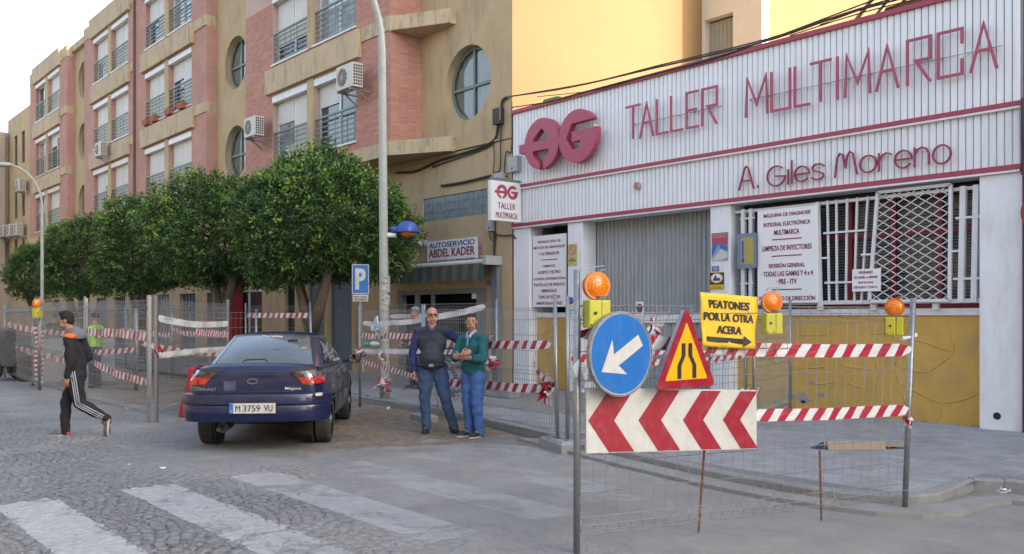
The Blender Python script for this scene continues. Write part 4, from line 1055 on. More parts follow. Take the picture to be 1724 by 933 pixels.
# ---- barrier tape: red and white slanted stripes as a ribbon
def tape(label, P, wd=.1, stripe=.085, sag=.03, twist=(), white_only=False, slant=.06, group=None, cat='barrier tape', wob=.006):
    P = [Vector(p) for p in P]; t0 = P[0]; mb = MB(); L = [0]
    for i in range(1, len(P)): L.append(L[-1] + (P[i] - P[i - 1]).length)
    tot = L[-1]
    def ev(s_):
        s_ = max(0, min(tot, s_))
        for i in range(1, len(P)):
            if s_ <= L[i] + 1e-9:
                f = (s_ - L[i - 1]) / max(1e-9, L[i] - L[i - 1]); p = P[i - 1].lerp(P[i], f)
                return p - Vector((0, 0, sag * 4 * f * (1 - f)))
    dirn = (P[-1] - P[0]).normalized(); nn = Vector((-dirn.y, dirn.x, 0))
    ph = random.uniform(0, 6)
    def edgept(s_, v):       # v -1..1 across
        c = ev(s_); a = 0
        for tc, tw in twist:
            if abs(s_ - tc) < tw: a = (1 - abs(s_ - tc) / tw) * 1.3
        c = c + nn * wob * math.sin(s_ * 7 + ph)
        e = min(1.0, .35 + min(s_, tot - s_) / .12)       # gathered at the knots
        return c + (Vector((0, 0, 1)) * math.cos(a) + nn * math.sin(a)) * (v * wd / 2 * e) + nn * (.004 * math.sin(s_ * 23 + v))
    s_ = -slant; k = 0
    while s_ < tot:
        mb.mat(tape_white if (k % 2 or white_only) else tape_red)
        q = []
        for v in (-1, -.33, .33, 1):
            sh = slant * (v + 1) / 2
            q.append((edgept(max(0, min(tot, s_ + sh)), v), edgept(max(0, min(tot, s_ + sh + stripe)), v)))
        if q[0][1] != q[0][0] or q[3][1] != q[3][0]:
            mb.add([x for ab_ in q for x in ab_], [(0, 1, 3, 2), (2, 3, 5, 4), (4, 5, 7, 6)])
        s_ += stripe; k += 1
    o = MB(); o.v, o.f, o.m, o.mats = mb.v, mb.f, mb.m, mb.mats
    r = o.build('barrier_tape'); r.location = (0, 0, 0)
    me = r.data; me.transform(Matrix.Translation(-t0)); r.location = t0
    sm = r.modifiers.new('thickness', 'SOLIDIFY'); sm.thickness = .0015
    return tag(r, label, cat, group)
def knot(label, p, r=.06, n=9, tail=.12, group=None):
    mb = MB(); p = Vector(p)
    for k in range(n):
        mb.mat(tape_red if k % 2 else tape_white)
        c = p + Vector([random.gauss(0, r * .45) for _ in range(3)]); a = Vector([random.gauss(0, 1) for _ in range(3)]).normalized() * r; b = Vector([random.gauss(0, 1) for _ in range(3)]).normalized() * r * .7
        mb.add([c - a - b, c + a - b * .4, c + a * .8 + b, c - a * .5 + b * .8, c + a.cross(b).normalized() * r * .4], [(0, 1, 4), (1, 2, 4), (2, 3, 4), (3, 0, 4)])
    for k in range(3):
        mb.mat(tape_red if k % 2 else tape_white); x = random.uniform(-r, r) * .6
        if tail: mb.add([p + Vector((x, 0, 0)), p + Vector((x + .03, .01, 0)), p + Vector((x * 1.6 + .02, .01, -tail * random.uniform(.6, 1.3))), p + Vector((x * 1.6 - .01, 0, -tail * .8))], [(0, 1, 2, 3)])
    o = mb.build('tape_knot'); o.data.transform(Matrix.Translation(-p)); o.location = p
    return tag(o, label, 'tape knot', group)
FG = 'wire mesh works fence panels'
# front panel that carries the signs
F0 = at(971, 0, 6.2); F1 = gnd(1523, 862)
f0 = Vector((F0.x, F0.y)); f1 = Vector((F1.x, F1.y))
t, fpt, FL = fence('front works fence panel that carries the round, triangular and chevron signs', f0, f1, 1.97, 1.80, pitch=.10, lean=(0, .10), bends=(.14, 1.62), group=FG)
fd = Vector((f1.x - f0.x, f1.y - f0.y, 0)).normalized(); fn_ = Vector((fd.y, -fd.x, 0))
def fpl(px_, py_, off=0.0):
    """point of the front fence plane (shifted off towards the viewer) seen at a pixel"""
    ray = RD * ((px_ - CX) / FPX) + VD + Vector((0, 0, (HY - py_) / FPX)); o = Vector((f0.x, f0.y, 0)) + fn_ * off
    tt = (o - Vector((0, 0, CAMH))).dot(fn_) / ray.dot(fn_); return Vector((0, 0, CAMH)) + ray * tt
# rusty rebars
for nm, b_, t_ in (('rusty reinforcing bar stuck in the ground below the chevron board', (1176, 897), (1187, 740)), ('rusty reinforcing bar stuck in the ground near the right post of the front fence', (1383, 877), (1380, 758))):
    g_ = gnd(*b_); z_ = (g_.x * VD.x + g_.y * VD.y); top = at(t_[0], t_[1], z_ + .05); mb = MB().mat(rust)
    pts = [g_.lerp(top, k / 24) for k in range(25)]; mb.tube([g_ - Vector((0, 0, .05))] + pts, [.008] + [.008 + .002 * (k % 2) for k in range(25)], 6)
    o = mb.build('rebar'); o.data.transform(Matrix.Translation(-g_)); o.location = g_; tag(o, nm, 'rebar', 'rusty reinforcing bars')
# chevron board
cb = thing('chevron_board', 'wide white board with four red chevrons pointing left wired low on the front fence', 'traffic sign', fpl(988, 765, .03))
BL, BR = fpl(987, 764, .05), fpl(1274, 756, .05); TL, TR = fpl(987, 653, .05), fpl(1274, 657, .05)
bw = (BR - BL).length; du = (BR - BL).normalized(); bh0 = (TL - BL).length; bh1 = (TR - BR).length; upv = Vector((0, 0, 1))
def cbf(u, v, w=0.0): return BL + du * (u * bw) + upv * (v * (bh0 + (bh1 - bh0) * u)) + fn_ * w
mb = MB().mat(sign_white); q = [cbf(0, 0), cbf(1, 0), cbf(1, 1), cbf(0, 1)]; mb.add(q + [a - fn_ * .022 for a in q], [(0,1,2,3),(7,6,5,4),(0,4,5,1),(1,5,6,2),(2,6,7,3),(3,7,4,0)]); mb.build('board', cb, bevel=.003)
for (a, b) in ((.010, .150), (.286, .415), (.543, .664), (.785, .893)):
    tp_, hw = .115, b - a
    mb = MB().mat(sign_red); mb.add([cbf(a, .5, .003), cbf(a + .112, 1 - .02, .003), cbf(a + .112 + hw * .97, 1 - .02, .003), cbf(b, .5, .003), cbf(a + .112 + hw, .015, .003), cbf(a + .112, .015, .003)], [(0, 3, 2, 1), (0, 5, 4, 3)])
    mb.build('chevron', cb)
# round blue sign
def basis(yaw_deg):      # sign normal turned from the view direction towards the right of the picture
    a = R(yaw_deg); n = (-VD) * math.cos(a) + RD * math.sin(a); return Vector((-n.y, n.x, 0)).normalized(), n
u_, n_ = basis(36); 
cen = fpl(1046, 596, .16); rr = 72 / 1500 * (cen - Vector((0, 0, CAMH))).dot(VD)
rs_ = thing('round_direction_sign', 'round blue sign with white arrow pointing down left hung on the front fence', 'traffic sign', cen)
tl = Matrix.Rotation(R(-4), 3, n_)
def rsf(u, v, w=0.0): return cen + tl @ (u_ * u + upv * v + n_ * w)
mb = MB().mat(M('worn_sign_rim', (.30, .31, .32), (.12, .12, .12), 30, .5, .3, 90)); N = 48
ring = [(rr, -.03), (rr, .006), (rr - .012, .008), (rr - .014, .002)]; vs = []; fs = []
for k in range(N):
    a = 2 * math.pi * k / N
    for r_, w_ in ring: vs.append(rsf(r_ * math.cos(a), r_ * math.sin(a), w_))
for k in range(N):
    for j in range(3): fs.append((4 * k + j, 4 * ((k + 1) % N) + j, 4 * ((k + 1) % N) + j + 1, 4 * k + j + 1))
mb.add(vs, fs); mb.add([rsf(rr * math.cos(2 * math.pi * k / N), rr * math.sin(2 * math.pi * k / N), -.028) for k in range(N)], [tuple(range(N))]); mb.build('rim', rs_)
mb = MB().mat(sign_white); disc(mb, rsf, 0, 0, rr - .013, .0015, 48); mb.mat(sign_blue); disc(mb, rsf, 0, 0, rr - .019, .003, 48); mb.build('face', rs_)
ar = [(1.0, 0), (1, 0)]
def arrow_pts(sc, rot, cx_=0, cy_=0):
    P = [(-.52, 0), (-.02, .36), (-.12, .115), (.56, .115), (.56, -.115), (-.12, -.115), (-.02, -.36)]
    c, s_ = math.cos(R(rot)), math.sin(R(rot)); return [(cx_ + sc * (x * c - y * s_), cy_ + sc * (x * s_ + y * c)) for x, y in P]
mb = MB().mat(sign_white); A_ = arrow_pts(rr * 1.32, 34, -.03 * rr, -.06 * rr); mb.add([rsf(x, y, .005) for x, y in A_], [(0, 2, 1), (0, 5, 2), (0, 6, 5), (2, 5, 4, 3)]); mb.build('arrow', rs_)
mb = MB().mat(galv); mb.bar(rsf(0, -.3, -.05), rsf(0, .25, -.05), .04, .02); mb.bar(rsf(0, .1, -.04), fpl(1046, 560, 0), .01); mb.build('sign_clamp', rs_)
# triangle
u2, n2 = basis(40); zt_ = (fpl(1155, 609, .10) - Vector((0, 0, CAMH))).dot(VD)
pa, pb, pc = at(1159, 522, zt_), at(1099, 652, zt_), at(1209, 653, zt_)
tc = thing('triangular_warning_sign', 'red bordered yellow triangle with two black narrowing lines resting on the chevron board', 'traffic sign', (pa + pb + pc) / 3)
hgt = 139 / 1500 * zt_; sd = hgt / .87
c0 = at(1155, 607, zt_)
def trf(u, v, w=0.0): return c0 + u2 * u + upv * v + n2 * w
def rtri(sd, cr, yoff=0):
    P = []; h = sd * .866
    for (x, y), a0 in (((-sd / 2, -h / 3), 150), ((sd / 2, -h / 3), 270), ((0, 2 * h / 3), 30)):
        l = math.hypot(x, y); cx_, cy_ = x * (l - cr * 2) / l, y * (l - cr * 2) / l
        for k in range(7): a = R(a0 + k * 20); P.append((cx_ + cr * math.cos(a), cy_ + cr * math.sin(a)))
    return P
mb = MB().mat(galv); mb.prism(rtri(sd, .03), lambda u, v, w: trf(u, v, -.03 + w), .033); mb.mat(sign_red); P = rtri(sd * .995, .028); mb.add([trf(x, y, .005) for x, y in P], [tuple(range(len(P)))])
mb.build('plate', tc)
mb = MB().mat(sign_amber); P = rtri(sd * .70, .008); mb.add([trf(x, y, .007) for x, y in P], [tuple(range(len(P)))]); mb.build('field', tc)
for sg in (-1, 1):
    mb = MB().mat(ink); q = [(sg * .085, -.125), (sg * .085, -.03), (sg * .038, .04), (sg * .038, .13)]; hw = .022
    P = [(x - hw, y) for x, y in q] + [(x + hw, y) for x, y in q[::-1]]; mb.add([trf(x, y - .005, .009) for x, y in P], [(0, 1, 6, 7), (1, 2, 5, 6), (2, 3, 4, 5)]); mb.build('narrowing_line', tc)
mb = MB().mat(galv); mb.bar(trf(-.02, -.16, -.05), trf(-.02, .25, -.05), .04, .02); mb.build('sign_clamp', tc)
# yellow pedestrian notice
ysn = thing('yellow_pedestrian_notice', 'yellow notice sheet with black capitals and right arrow tied behind the triangle', 'notice', fpl(1180, 583, 0))
YA, YB, YC_, YD = fpl(1182, 583, .05), fpl(1271, 588, .05), fpl(1276, 500, .03), fpl(1177, 492, .03)
def yf(u, v, w=0.0): 
    p = (YA * (1 - u) + YB * u) * (1 - v) + (YD * (1 - u) + YC_ * u) * v
    return p + fn_ * (w + .012 * math.sin(u * 5 + 1) * (v) + .006 * math.sin(v * 9 + u * 14))
mb = MB().mat(sign_yellow); n = 14; vs = [yf(i / n, j / n) for j in range(n + 1) for i in range(n + 1)]
mb.add(vs, [(j * (n + 1) + i, j * (n + 1) + i + 1, (j + 1) * (n + 1) + i + 1, (j + 1) * (n + 1) + i) for j in range(n) for i in range(n)]); s1 = mb.build('sheet', ysn, smooth=True)
m_ = s1.modifiers.new('thickness', 'SOLIDIFY'); m_.thickness = .003; m_.offset = -1
q = MB()
for s_, vc, wd, hh in (('PEATONES', .80, .72, .155), ('POR LA OTRA', .565, .90, .155), ('ACERA', .33, .46, .155)):
    co, polys, dp, mt = text_mesh(s_, ink, bold=.022, width=wd, height=hh); q.mat(ink)
    for k_, dx_ in enumerate((-.005, .005, 0)): q.add([yf(.5 + a + dx_, vc + b, .005 + .0006 * k_) for a, b in co], polys)
q.build('lettering', ysn)
q = MB().mat(ink); P = [(.08, .10), (.77, .08), (.77, .02), (.92, .13), (.77, .24), (.77, .18), (.08, .19)]; q.add([yf(a, b, .005) for a, b in P], [(0, 1, 5, 6), (2, 3, 4)]); q.build('arrow', ysn)
# amber flashing lamps
amber = M('amber_lens', (.85, .22, .0), (.75, .18, .0), 20, .12, .4, 60, spec=.8); amber_dark = M('amber_rim', (.60, .16, .0), (.5, .13, .0), 20, .3)
lampy = M('lamp_box_yellow', (.48, .47, .03), (.40, .39, .025), 8, .4)
def hazard_lamp(label, c, yaw, s=1.0):
    t = thing('hazard_lamp', label, 'warning lamp', c, 0, 'amber hazard lamps on the works fences')
    u, n = basis(yaw); o = Vector((0, 0, 0))
    def f(a, b, w): return u * a * s + upv * b * s + n * w * s
    Mx = Matrix((u, n, upv)).transposed()
    mb = MB().mat(amber_dark); mb.tube([f(0, .13, -.022), f(0, .13, .022)], [.098 * s] * 2, 28); mb.build('lens_rim', t, auto=True, local=True)
    mb = MB().mat(amber); mb.ell(f(0, .13, 0), (.09 * s, .048 * s, .09 * s), 24, 12, Mx); mb.build('lens', t, smooth=True, local=True); mb = MB().mat(amber_dark)
    for rr3, ww in ((.03, .046), (.055, .039), (.075, .028)): mb.tube([f(rr3 * math.cos(a), .13 + rr3 * math.sin(a), ww) for a in np.linspace(0, 6.2832, 25)], .0022 * s, 5)
    mb.build('lens_ribs', t, local=True); mb = MB().mat(ink); mb.tube([f(-.04, -.06, .07), f(-.04, -.06, .076)], .012 * s, 10); mb.tube([f(-.07, -.14, .07), f(-.07, -.14, .075)], .006 * s, 8); mb.tube([f(-.01, -.14, .07), f(-.01, -.14, .075)], .006 * s, 8); mb.build('screw', t, local=True)
    mb = MB().mat(lampy); 
    for a0, a1, w0, w1 in ((-.085, .01, -.05, .07), (.015, .085, -.04, .055)):
        q_ = [f(a, b, w) for a in (a0, a1) for b in (-.16, .03) for w in (w0, w1)]; mb.add(q_, [(0,1,3,2),(4,6,7,5),(0,4,5,1),(2,3,7,6),(0,2,6,4),(1,5,7,3)])
    mb.build('battery_box', t, bevel=.008, local=True)
    mb = MB().mat(galv); mb.bar(f(.02, -.03, .03), f(.02, .06, .03), .03 * s, .05 * s); mb.tube([f(-.06, .235, 0), f(-.03, .26, 0), f(.06, .27, .0), (f(.08, .25, 0)), f(.02, .23, 0)], .004, 6); mb.build('bracket', t, local=True)
    return t
hazard_lamp('nearest amber hazard lamp, standing just above the round blue sign', fpl(1004, 513, .07), 20, 1.0)
hazard_lamp('amber hazard lamp in the middle of the front fence, just right of the yellow notice', fpl(1299, 533, .06), 10, .84)
hazard_lamp('tilted amber hazard lamp beside the right post of the front fence', fpl(1506, 539, .05), -25, .80)
# tapes on the front panel
tape('upper red and white tape across the front fence beside the yellow notice', [fpl(975, 562, -.02), fpl(1105, 577, -.02), fpl(1275, 589, -.012), fpl(1400, 591, .015), fpl(1534, 589, .015)], wd=.105, stripe=.095, sag=.0, slant=.075)
tape('lower red and white tape across the front fence beside the chevron board', [fpl(1262, 700, .015), fpl(1400, 697, .015), fpl(1530, 690, .015)], wd=.095, stripe=.085, sag=.0, slant=.075)
knot('small red knot of tape halfway up the right post of the front fence', fpl(1527, 708, .03), .03, 6, .06)
mb = MB().mat(white_metal); c = fpl(1537, 570, 0); mb.tube([c + fd * -.13 + upv * .0, c + fd * -.04 + upv * .01, c + fd * .03 + upv * .03], [.018, .012, .022], 8); o = mb.build('fence_clamp'); tag(o, 'grey rag tied round the right post of the front fence', 'rag')
mb = MB().mat(tape_white); c = fpl(975, 630, .03)
for k in range(6): a = Vector([random.uniform(-.06, .06) for _ in range(3)]); mb.add([c + a, c + a + Vector((.05, .02, .06)), c + a + Vector((.08, -.03, -.05)), c + a + Vector((-.03, .03, -.07))], [(0, 1, 2), (0, 2, 3)])
o = mb.build('torn_tape_scrap'); tag(o, 'torn white scrap of tape on the left post of the front fence', 'tape scrap')
# ---- second line: closing the pavement and the works area
Q = {}
def gp(px_, py_, z=0.0): v = gnd(px_, py_, z); return (v.x, v.y)
def zp(px_, Z): v = at(px_, 0, Z); return (v.x, v.y)
A1, A2, A3 = zp(606, 16.2), zp(712, 14.1), zp(939, 11.0)
t, p1, L1 = fence('fence panel behind the blue car, left post beside the parking sign', A1, A2, 1.83, 1.83, group=FG)
t, p2, L2 = fence('fence panel behind the two standing men', (A2[0] + .06, A2[1] - .02), A3, 1.83, 1.92, group=FG, lean=(0, -.06))
B2, B3 = (-7.3, 10.6), (-7.75, 12.45)
t, p3, L3 = fence('fence panel crossing the pavement behind the round blue sign', (A3[0] + .12, A3[1] + .05), B2, 1.90, 1.72, group=FG, zb1=.12)
t, p4, L4 = fence('fence panel crossing the pavement and ending at the yellow base wall', (B2[0] + .14, B2[1]), B3, 1.72, 1.78, group=FG, zb=.12)
C0, C1, C2, C3, C4 = zp(8, 24.0), zp(66, 19.8), zp(143, 16.2), gp(251, 712), zp(384, 17.6)
t, q0, M0 = fence('fence panel at the far left edge behind the striped pole', C0, C1, 1.95, group=FG)
t, q1, M1 = fence('fence panel directly behind the walking man', (C1[0] + .1, C1[1]), C2, 2.0, group=FG)
t, q2, M2 = fence('fence panel between the walking man and the blue car', (C2[0] + .08, C2[1]), C3, 1.97, 1.97, group=FG, square=True, post_r=.03)
t, q3, M3 = fence('fence panel running back behind the rear of the blue car', (C3[0] + .03, C3[1] + .1), C4, 1.97, group=FG, square=True, post_r=.028, lean=(0, 0))
D0, D1 = zp(414, 20.6), zp(527, 18.6)
t, r0, N0 = fence('far fence panel above the roof of the blue car', D0, D1, 1.95, group=FG, lean=(0, -.12), pitch=.1)
E0, E1 = zp(652, 19.6), zp(836, 17.4)
t, e0, EL = fence('fence panel standing on the pavement before the shop front', E0, E1, 1.86, group=FG, zb=.12)
K = [(-20.4, 8.7), (-23.8, 8.6), (-27.3, 8.5), (-30.8, 8.6), (-34.3, 8.5), (-37.8, 8.6)]; KF = []
kl = ['first', 'second', 'third', 'fourth', 'fifth']
for i in range(5):
    t, a_, l_ = fence('%s far fence panel along the kerb under the trees, counted from the red doorway' % kl[i], K[i], (K[i + 1][0] + .1, K[i + 1][1]), 1.9, group=FG, pitch=.11); KF.append((a_, l_))
G0, G1, G2 = (-23.5, 5.2), (-20.5, 6.6), (-18.0, 8.3)
t, g0, GL0 = fence('inner fence panel deep in the works area left of the car', G0, G1, 1.8, group=FG, pitch=.11); t, g1, GL1 = fence('inner fence panel between works area and kerb left of the car', (G1[0] + .1, G1[1]), G2, 1.8, group=FG, pitch=.11)
# concrete feet
def foot(label, x, y, z=0.0, rz=0.0, s=1.0):
    t = thing('concrete_block', label, 'concrete block', (x, y, z), rz, 'concrete blocks steadying the fences'); mb = MB().mat(concrete); a, b, h = .34 * s, .13 * s, .13 * s
    P = [(-a, -b), (a, -b), (a, b), (-a, b)]; Q_ = [(-a * .88, -b * .8), (a * .88, -b * .8), (a * .88, b * .8), (-a * .88, b * .8)]
    mb.add([(x_, y_, 0) for x_, y_ in P] + [(x_, y_, h * .75) for x_, y_ in P] + [(x_, y_, h) for x_, y_ in Q_], [(3,2,1,0),(0,1,5,4),(1,2,6,5),(2,3,7,6),(3,0,4,7),(4,5,9,8),(5,6,10,9),(6,7,11,10),(7,4,8,11),(8,9,10,11)])
    for k in (-.5, 0, .5): mb.mat(M('foot_hole', (.05, .05, .05)) if 'foot_hole' not in bpy.data.materials else bpy.data.materials['foot_hole']); mb.tube([(a * k, 0, h - .02), (a * k, 0, h + .002)], .025 * s, 10)
    mb.build('block', t, local=True); return t
foot('grey concrete foot of the fence between the two men and the round sign', A3[0] + .02, A3[1] + .02, .0, R(-20), 1.05)
foot('second grey concrete foot close behind the chevron board', A3[0] + .55, A3[1] + .12, .0, R(-15), 1.05)
foot('concrete foot behind the legs of the man in the dark vest', A2[0] + .05, A2[1] - .02, .0, R(-10), .85)
foot('small concrete foot at the yellow base wall', B3[0] - .1, B3[1] - .05, .12, 0, .6)
# tapes of the second line
tape('upper tape on the fence left of the man in the dark vest', [p1(.02, .97 + .33), p1(1.2, .99 + .33), p1(L1, 1.02 + .33)], wd=.1, sag=.02, stripe=.075)
tape('white tape along the top of the fence left of the man in the dark vest', [p1(.15, 1.52), p1(1.4, 1.54), p1(L1, 1.60)], wd=.085, white_only=True, sag=.02)
tape('middle white tape on the fence left of the man in the dark vest', [p1(.1, 1.02), p1(1.3, 1.05), p1(L1, 1.10)], wd=.085, white_only=True, sag=.01)
tape('low tape on the fence left of the man in the dark vest', [p1(.0, .84), p1(1.2, .76), p1(L1, .66)], wd=.085, sag=.01, stripe=.06)
tape('upper tape on the fence panel passing behind both men', [p2(0, 1.22), p2(1.7, 1.24), p2(L2 - .1, 1.29)], wd=.11, stripe=.11, slant=.085, sag=.0)
tape('low tape on the fence panel passing behind both men', [p2(0, .66), p2(1.7, .69), p2(L2 - .2, .74)], wd=.115, stripe=.11, slant=.085, sag=.02)
tape('slanting white tape high on the fence behind both men', [p2(.1, 1.60), p2(1.4, 1.72), p2(1.9, 1.78)], wd=.09, white_only=True, sag=.0)
knot('big red and white knot of tape on the fence end right of the men', p2(L2 - .2, .76), .10, 18, .25)
tape('loose twisted end of tape hanging beside the fence end right of the men', [p2(L2 - .45, 1.2), p2(L2 - .5, 1.0), p2(L2 - .3, .88), p2(L2 - .2, .8)], wd=.09, stripe=.08, sag=0)
knot('long bunch of torn tape hanging below the parking sign', p1(.95, .95), .07, 14, .55); knot('lower clump of torn tape on the fence behind the parking sign', p1(.98, .5), .09, 18, .2)
knot('knot of tape on the left post of the fence beside the wing mirror', p1(.06, .98), .08, 12, .3)
knot('bunch of torn tape hanging on the fence right of the man in green', p2(1.95, 1.32), .08, 14, .55)
knot('clump of red tape on the post right of the man in green', p2(2.05, 1.0), .09, 14, .1)
tape('tape on the pavement fence seen behind the round blue sign', [p3(.05, 1.12), p3(1.6, 1.14), p3(L3, 1.1)], wd=.1, stripe=.085, sag=.02)
tape('tape on the pavement fence before the yellow base wall', [p3(1.2, 1.0), p3(L3, .98), p4(L4 * .9, 1.04)], wd=.085, stripe=.07, sag=.03)
tape('low tape on the pavement fence before the yellow base wall', [p3(1.4, .5), p3(L3, .48), p4(L4 * .2, .5)], wd=.085, stripe=.06, sag=.02)
knot('clump of tape on the fence right of the round blue sign', p3(1.35, 1.38), .12, 18, .12)
tape('upper tape on the fence between the walking man and the car', [q2(.02, 1.36), q2(1.5, 1.37), q2(M2 - .03, 1.32)], wd=.13, stripe=.095, sag=.0, slant=.05)
tape('low tape on the fence between the walking man and the car', [q2(.4, .82), q2(1.7, .68), q2(M2 - .08, .62)], wd=.12, stripe=.085, sag=.0, slant=.05)
tape('upper white tape on the fence behind the rear of the car', [q3(.05, 1.62), q3(1.8, 1.50), q3(M3, 1.50)], wd=.11, white_only=True, sag=.01)
tape('lower white tape on the fence behind the rear of the car', [q3(.05, 1.03), q3(2, 1.03), q3(M3, 1.0)], wd=.10, white_only=True, sag=.0)
tape('short striped tape on the fence behind the rear of the car', [q3(M3 * .48, 1.38), q3(M3 * .75, 1.33), q3(M3, 1.28)], wd=.11, stripe=.07, sag=.01)
knot('red knot of tape on the square fence post left of the car', q3(.0, 1.12), .07, 12, .15)
tape('tape on the far fence above the roof of the car', [r0(.0, 1.67), r0(1.8, 1.66), r0(N0, 1.66)], wd=.11, stripe=.12, slant=.06, sag=.0)
tape('upper tape on the far left fence behind the striped pole', [q0(.1, 1.46), q0(2, 1.40), q0(M0, 1.34)], wd=.16, stripe=.1, sag=.03)
tape('low tape on the far left fence behind the striped pole', [q0(.1, .98), q0(2, .9), q0(M0, .80)], wd=.15, stripe=.1, sag=.03)
tape('tape on the fence directly behind the walking man', [q1(.1, .86), q1(1.5, .78), q1(M1, .76)], wd=.13, stripe=.09, sag=.01)
for i, (a_, l_) in enumerate(KF[:4]):
    tape('tape on the %s far fence panel along the kerb' % kl[i], [a_(.05, 1.25 - .1 * (i % 2)), a_(l_ / 2, 1.2), a_(l_, 1.28)], wd=.13, stripe=.11, sag=.04)
tape('tape on the inner fence deep in the works area', [g0(.1, 1.3), g0(GL0, 1.25)], wd=.12, stripe=.1, sag=.05); tape('sagging tape on the inner fence between works area and kerb', [g1(.1, 1.05), g1(GL1, .85)], wd=.12, stripe=.1, sag=.1)
tape('low tape on the inner fence deep in the works area', [g0(.1, .8), g0(GL0, .9)], wd=.12, stripe=.1, sag=.05)
tape('white tape on the fence before the shop front', [e0(.1, 1.52), e0(EL * .5, 1.56)], wd=.09, white_only=True, sag=.01); tape('low striped tape on the fence before the shop front', [e0(.0, .75), e0(EL * .9, .85)], wd=.1, stripe=.08, sag=.03)
# pole wrapped in striped tape
c = gnd(66, 655); sp_ = thing('tape_wrapped_pole', 'upright pole wound with red and white tape left of the walking man', 'pole', c)
mb = MB().mat(galv); mb.tube([(c.x, c.y, 0), (c.x, c.y, 2.05)], .035, 10); mb.build('pole', sp_)
mb = MB(); N = 14; hgt_ = 1.25
for k in range(24):
    mb.mat(tape_red if k % 2 else tape_white); z0 = .12 + k * .052
    for j in range(N):
        a0, a1 = 2 * math.pi * j / N, 2 * math.pi * (j + 1) / N; s0, s1 = (j / N) * .104, ((j + 1) / N) * .104; rr_ = .088 - .012 * math.sin(z0 * 9)
        mb.add([(c.x + rr_ * math.cos(a0), c.y + rr_ * math.sin(a0), z0 + s0), (c.x + rr_ * math.cos(a1), c.y + rr_ * math.sin(a1), z0 + s1), (c.x + rr_ * math.cos(a1), c.y + rr_ * math.sin(a1), z0 + s1 + .052), (c.x + rr_ * math.cos(a0), c.y + rr_ * math.sin(a0), z0 + s0 + .052)], [(0, 1, 2, 3)])
mb.build('tape_winding', sp_)
hazard_lamp('small far hazard lamp on top of the pole wound with tape', at(63, 522, 19.7), 60, 1.1)
# round no parking sign far left
c = at(60, 505, 40); npz = thing('round_no_parking_sign', 'round blue and red no parking sign on a pole far left under the trees', 'traffic sign', (c.x, c.y, 0))
un, nn_ = basis(10); fnn = lambda u, v, w=0.0: Vector((c.x, c.y, c.z)) + un * u + upv * v + nn_ * w
mb = MB().mat(galv); mb.tube([(c.x, c.y, 0), (c.x, c.y, c.z + .3)], .03, 10); mb.build('pole', npz)
mb = MB().mat(sign_red); mb.tube([fnn(0, 0, .03), fnn(0, 0, .05)], .30, 28); mb.mat(sign_blue); disc(mb, fnn, 0, 0, .23, .053); mb.mat(sign_red); mb.bar(fnn(-.17, .17, .056), fnn(.17, -.17, .056), .05, .004); mb.build('plate', npz)
# ---- parking sign
c = at(607, 470, 17.6); u0, n0 = basis(8); f_ = lambda u, v, w=0.0: c + u0 * u + upv * v + n0 * w
pk = thing('parking_sign', 'blue parking sign with white letter above a small plate on a grey post', 'traffic sign', (c.x, c.y, .12))
mb = MB().mat(galv); mb.bar((c.x, c.y, .12), (c.x, c.y, c.z - .1), .07, .04); mb.build('post', pk)
W_, H_ = .165, .29
mb = MB().mat(sign_white); q = [f_(a, b, w) for w in (.03, .045) for a, b in ((-W_, -H_), (W_, -H_), (W_, H_), (-W_, H_))]; mb.add(q, [(0,3,2,1),(4,5,6,7),(0,1,5,4),(1,2,6,5),(2,3,7,6),(3,0,4,7)]); rect(mb, f_, -W_ + .014, -H_ + .014, W_ - .014, H_ - .014, .047, sign_blue)
put_text(mb, text_mesh('P', sign_white, bold=.03, width=.19, height=.42), f_, 0, 0, .05); mb.build('plate', pk, bevel=0)
mb = MB().mat(sign_white); q = [f_(a, b, w) for w in (.03, .045) for a, b in ((-.15, -.44), (.15, -.44), (.15, -.31), (-.15, -.31))]; mb.add(q, [(0,3,2,1),(4,5,6,7),(0,1,5,4),(1,2,6,5),(2,3,7,6),(3,0,4,7)])
put_text(mb, text_mesh('MÁXIMO 15 MINUTOS', ink, width=.26, height=.04), f_, 0, -.35, .05); put_text(mb, text_mesh('LUNES A VIERNES 8-14H', ink, width=.26, height=.04), f_, 0, -.405, .05); mb.build('lower_plate', pk)
# ---- lamp posts
c = at(648, 0, 16.5); LP_ = Vector((c.x, c.y, .12))
lp = thing('street_lamp', 'tall grey green street lamp post beside the parking sign, arm bending left', 'street lamp', LP_)
mb = MB().mat(lamp_grey); pts = []; rs = []
for z in np.linspace(.12, 6.6, 10): pts.append(at(648 - (z - .12) * .75, 0, 16.5).xy.to_3d() + Vector((0, 0, z))); rs.append(.095 - .004 * z)
base = pts[-1]; aim = Vector((-.45, -.9, 0)).normalized()
for k in range(1, 13):
    a = k / 12 * R(75); pts.append(base + Vector((0, 0, math.sin(a) * 2.6)) + aim * (2.6 * (1 - math.cos(a)))); rs.append(.066 - .0022 * k)
mb.tube(pts, rs, 14); mb.build('pole', lp, smooth=True)
mb = MB().mat(lamp_grey); e_ = pts[-1]; mb.ell(e_ + aim * .3, (.16, .38, .09), 14, 8, Matrix.Rotation(math.atan2(-aim.x, aim.y), 3, 'Z')); mb.build('lamp_head', lp, smooth=True)
mb = MB().mat(M('torn_sticker', (.55, .54, .50), (.04, .04, .05), 22, .6)); 
for z, h in ((1.85, .18), (2.08, .30)): mb.tube([pts[0] + Vector((0, 0, z - .12)), pts[0] + Vector((0, 0, z - .12 + h))], [.096, .095], 14)
mb.build('sticker', lp)
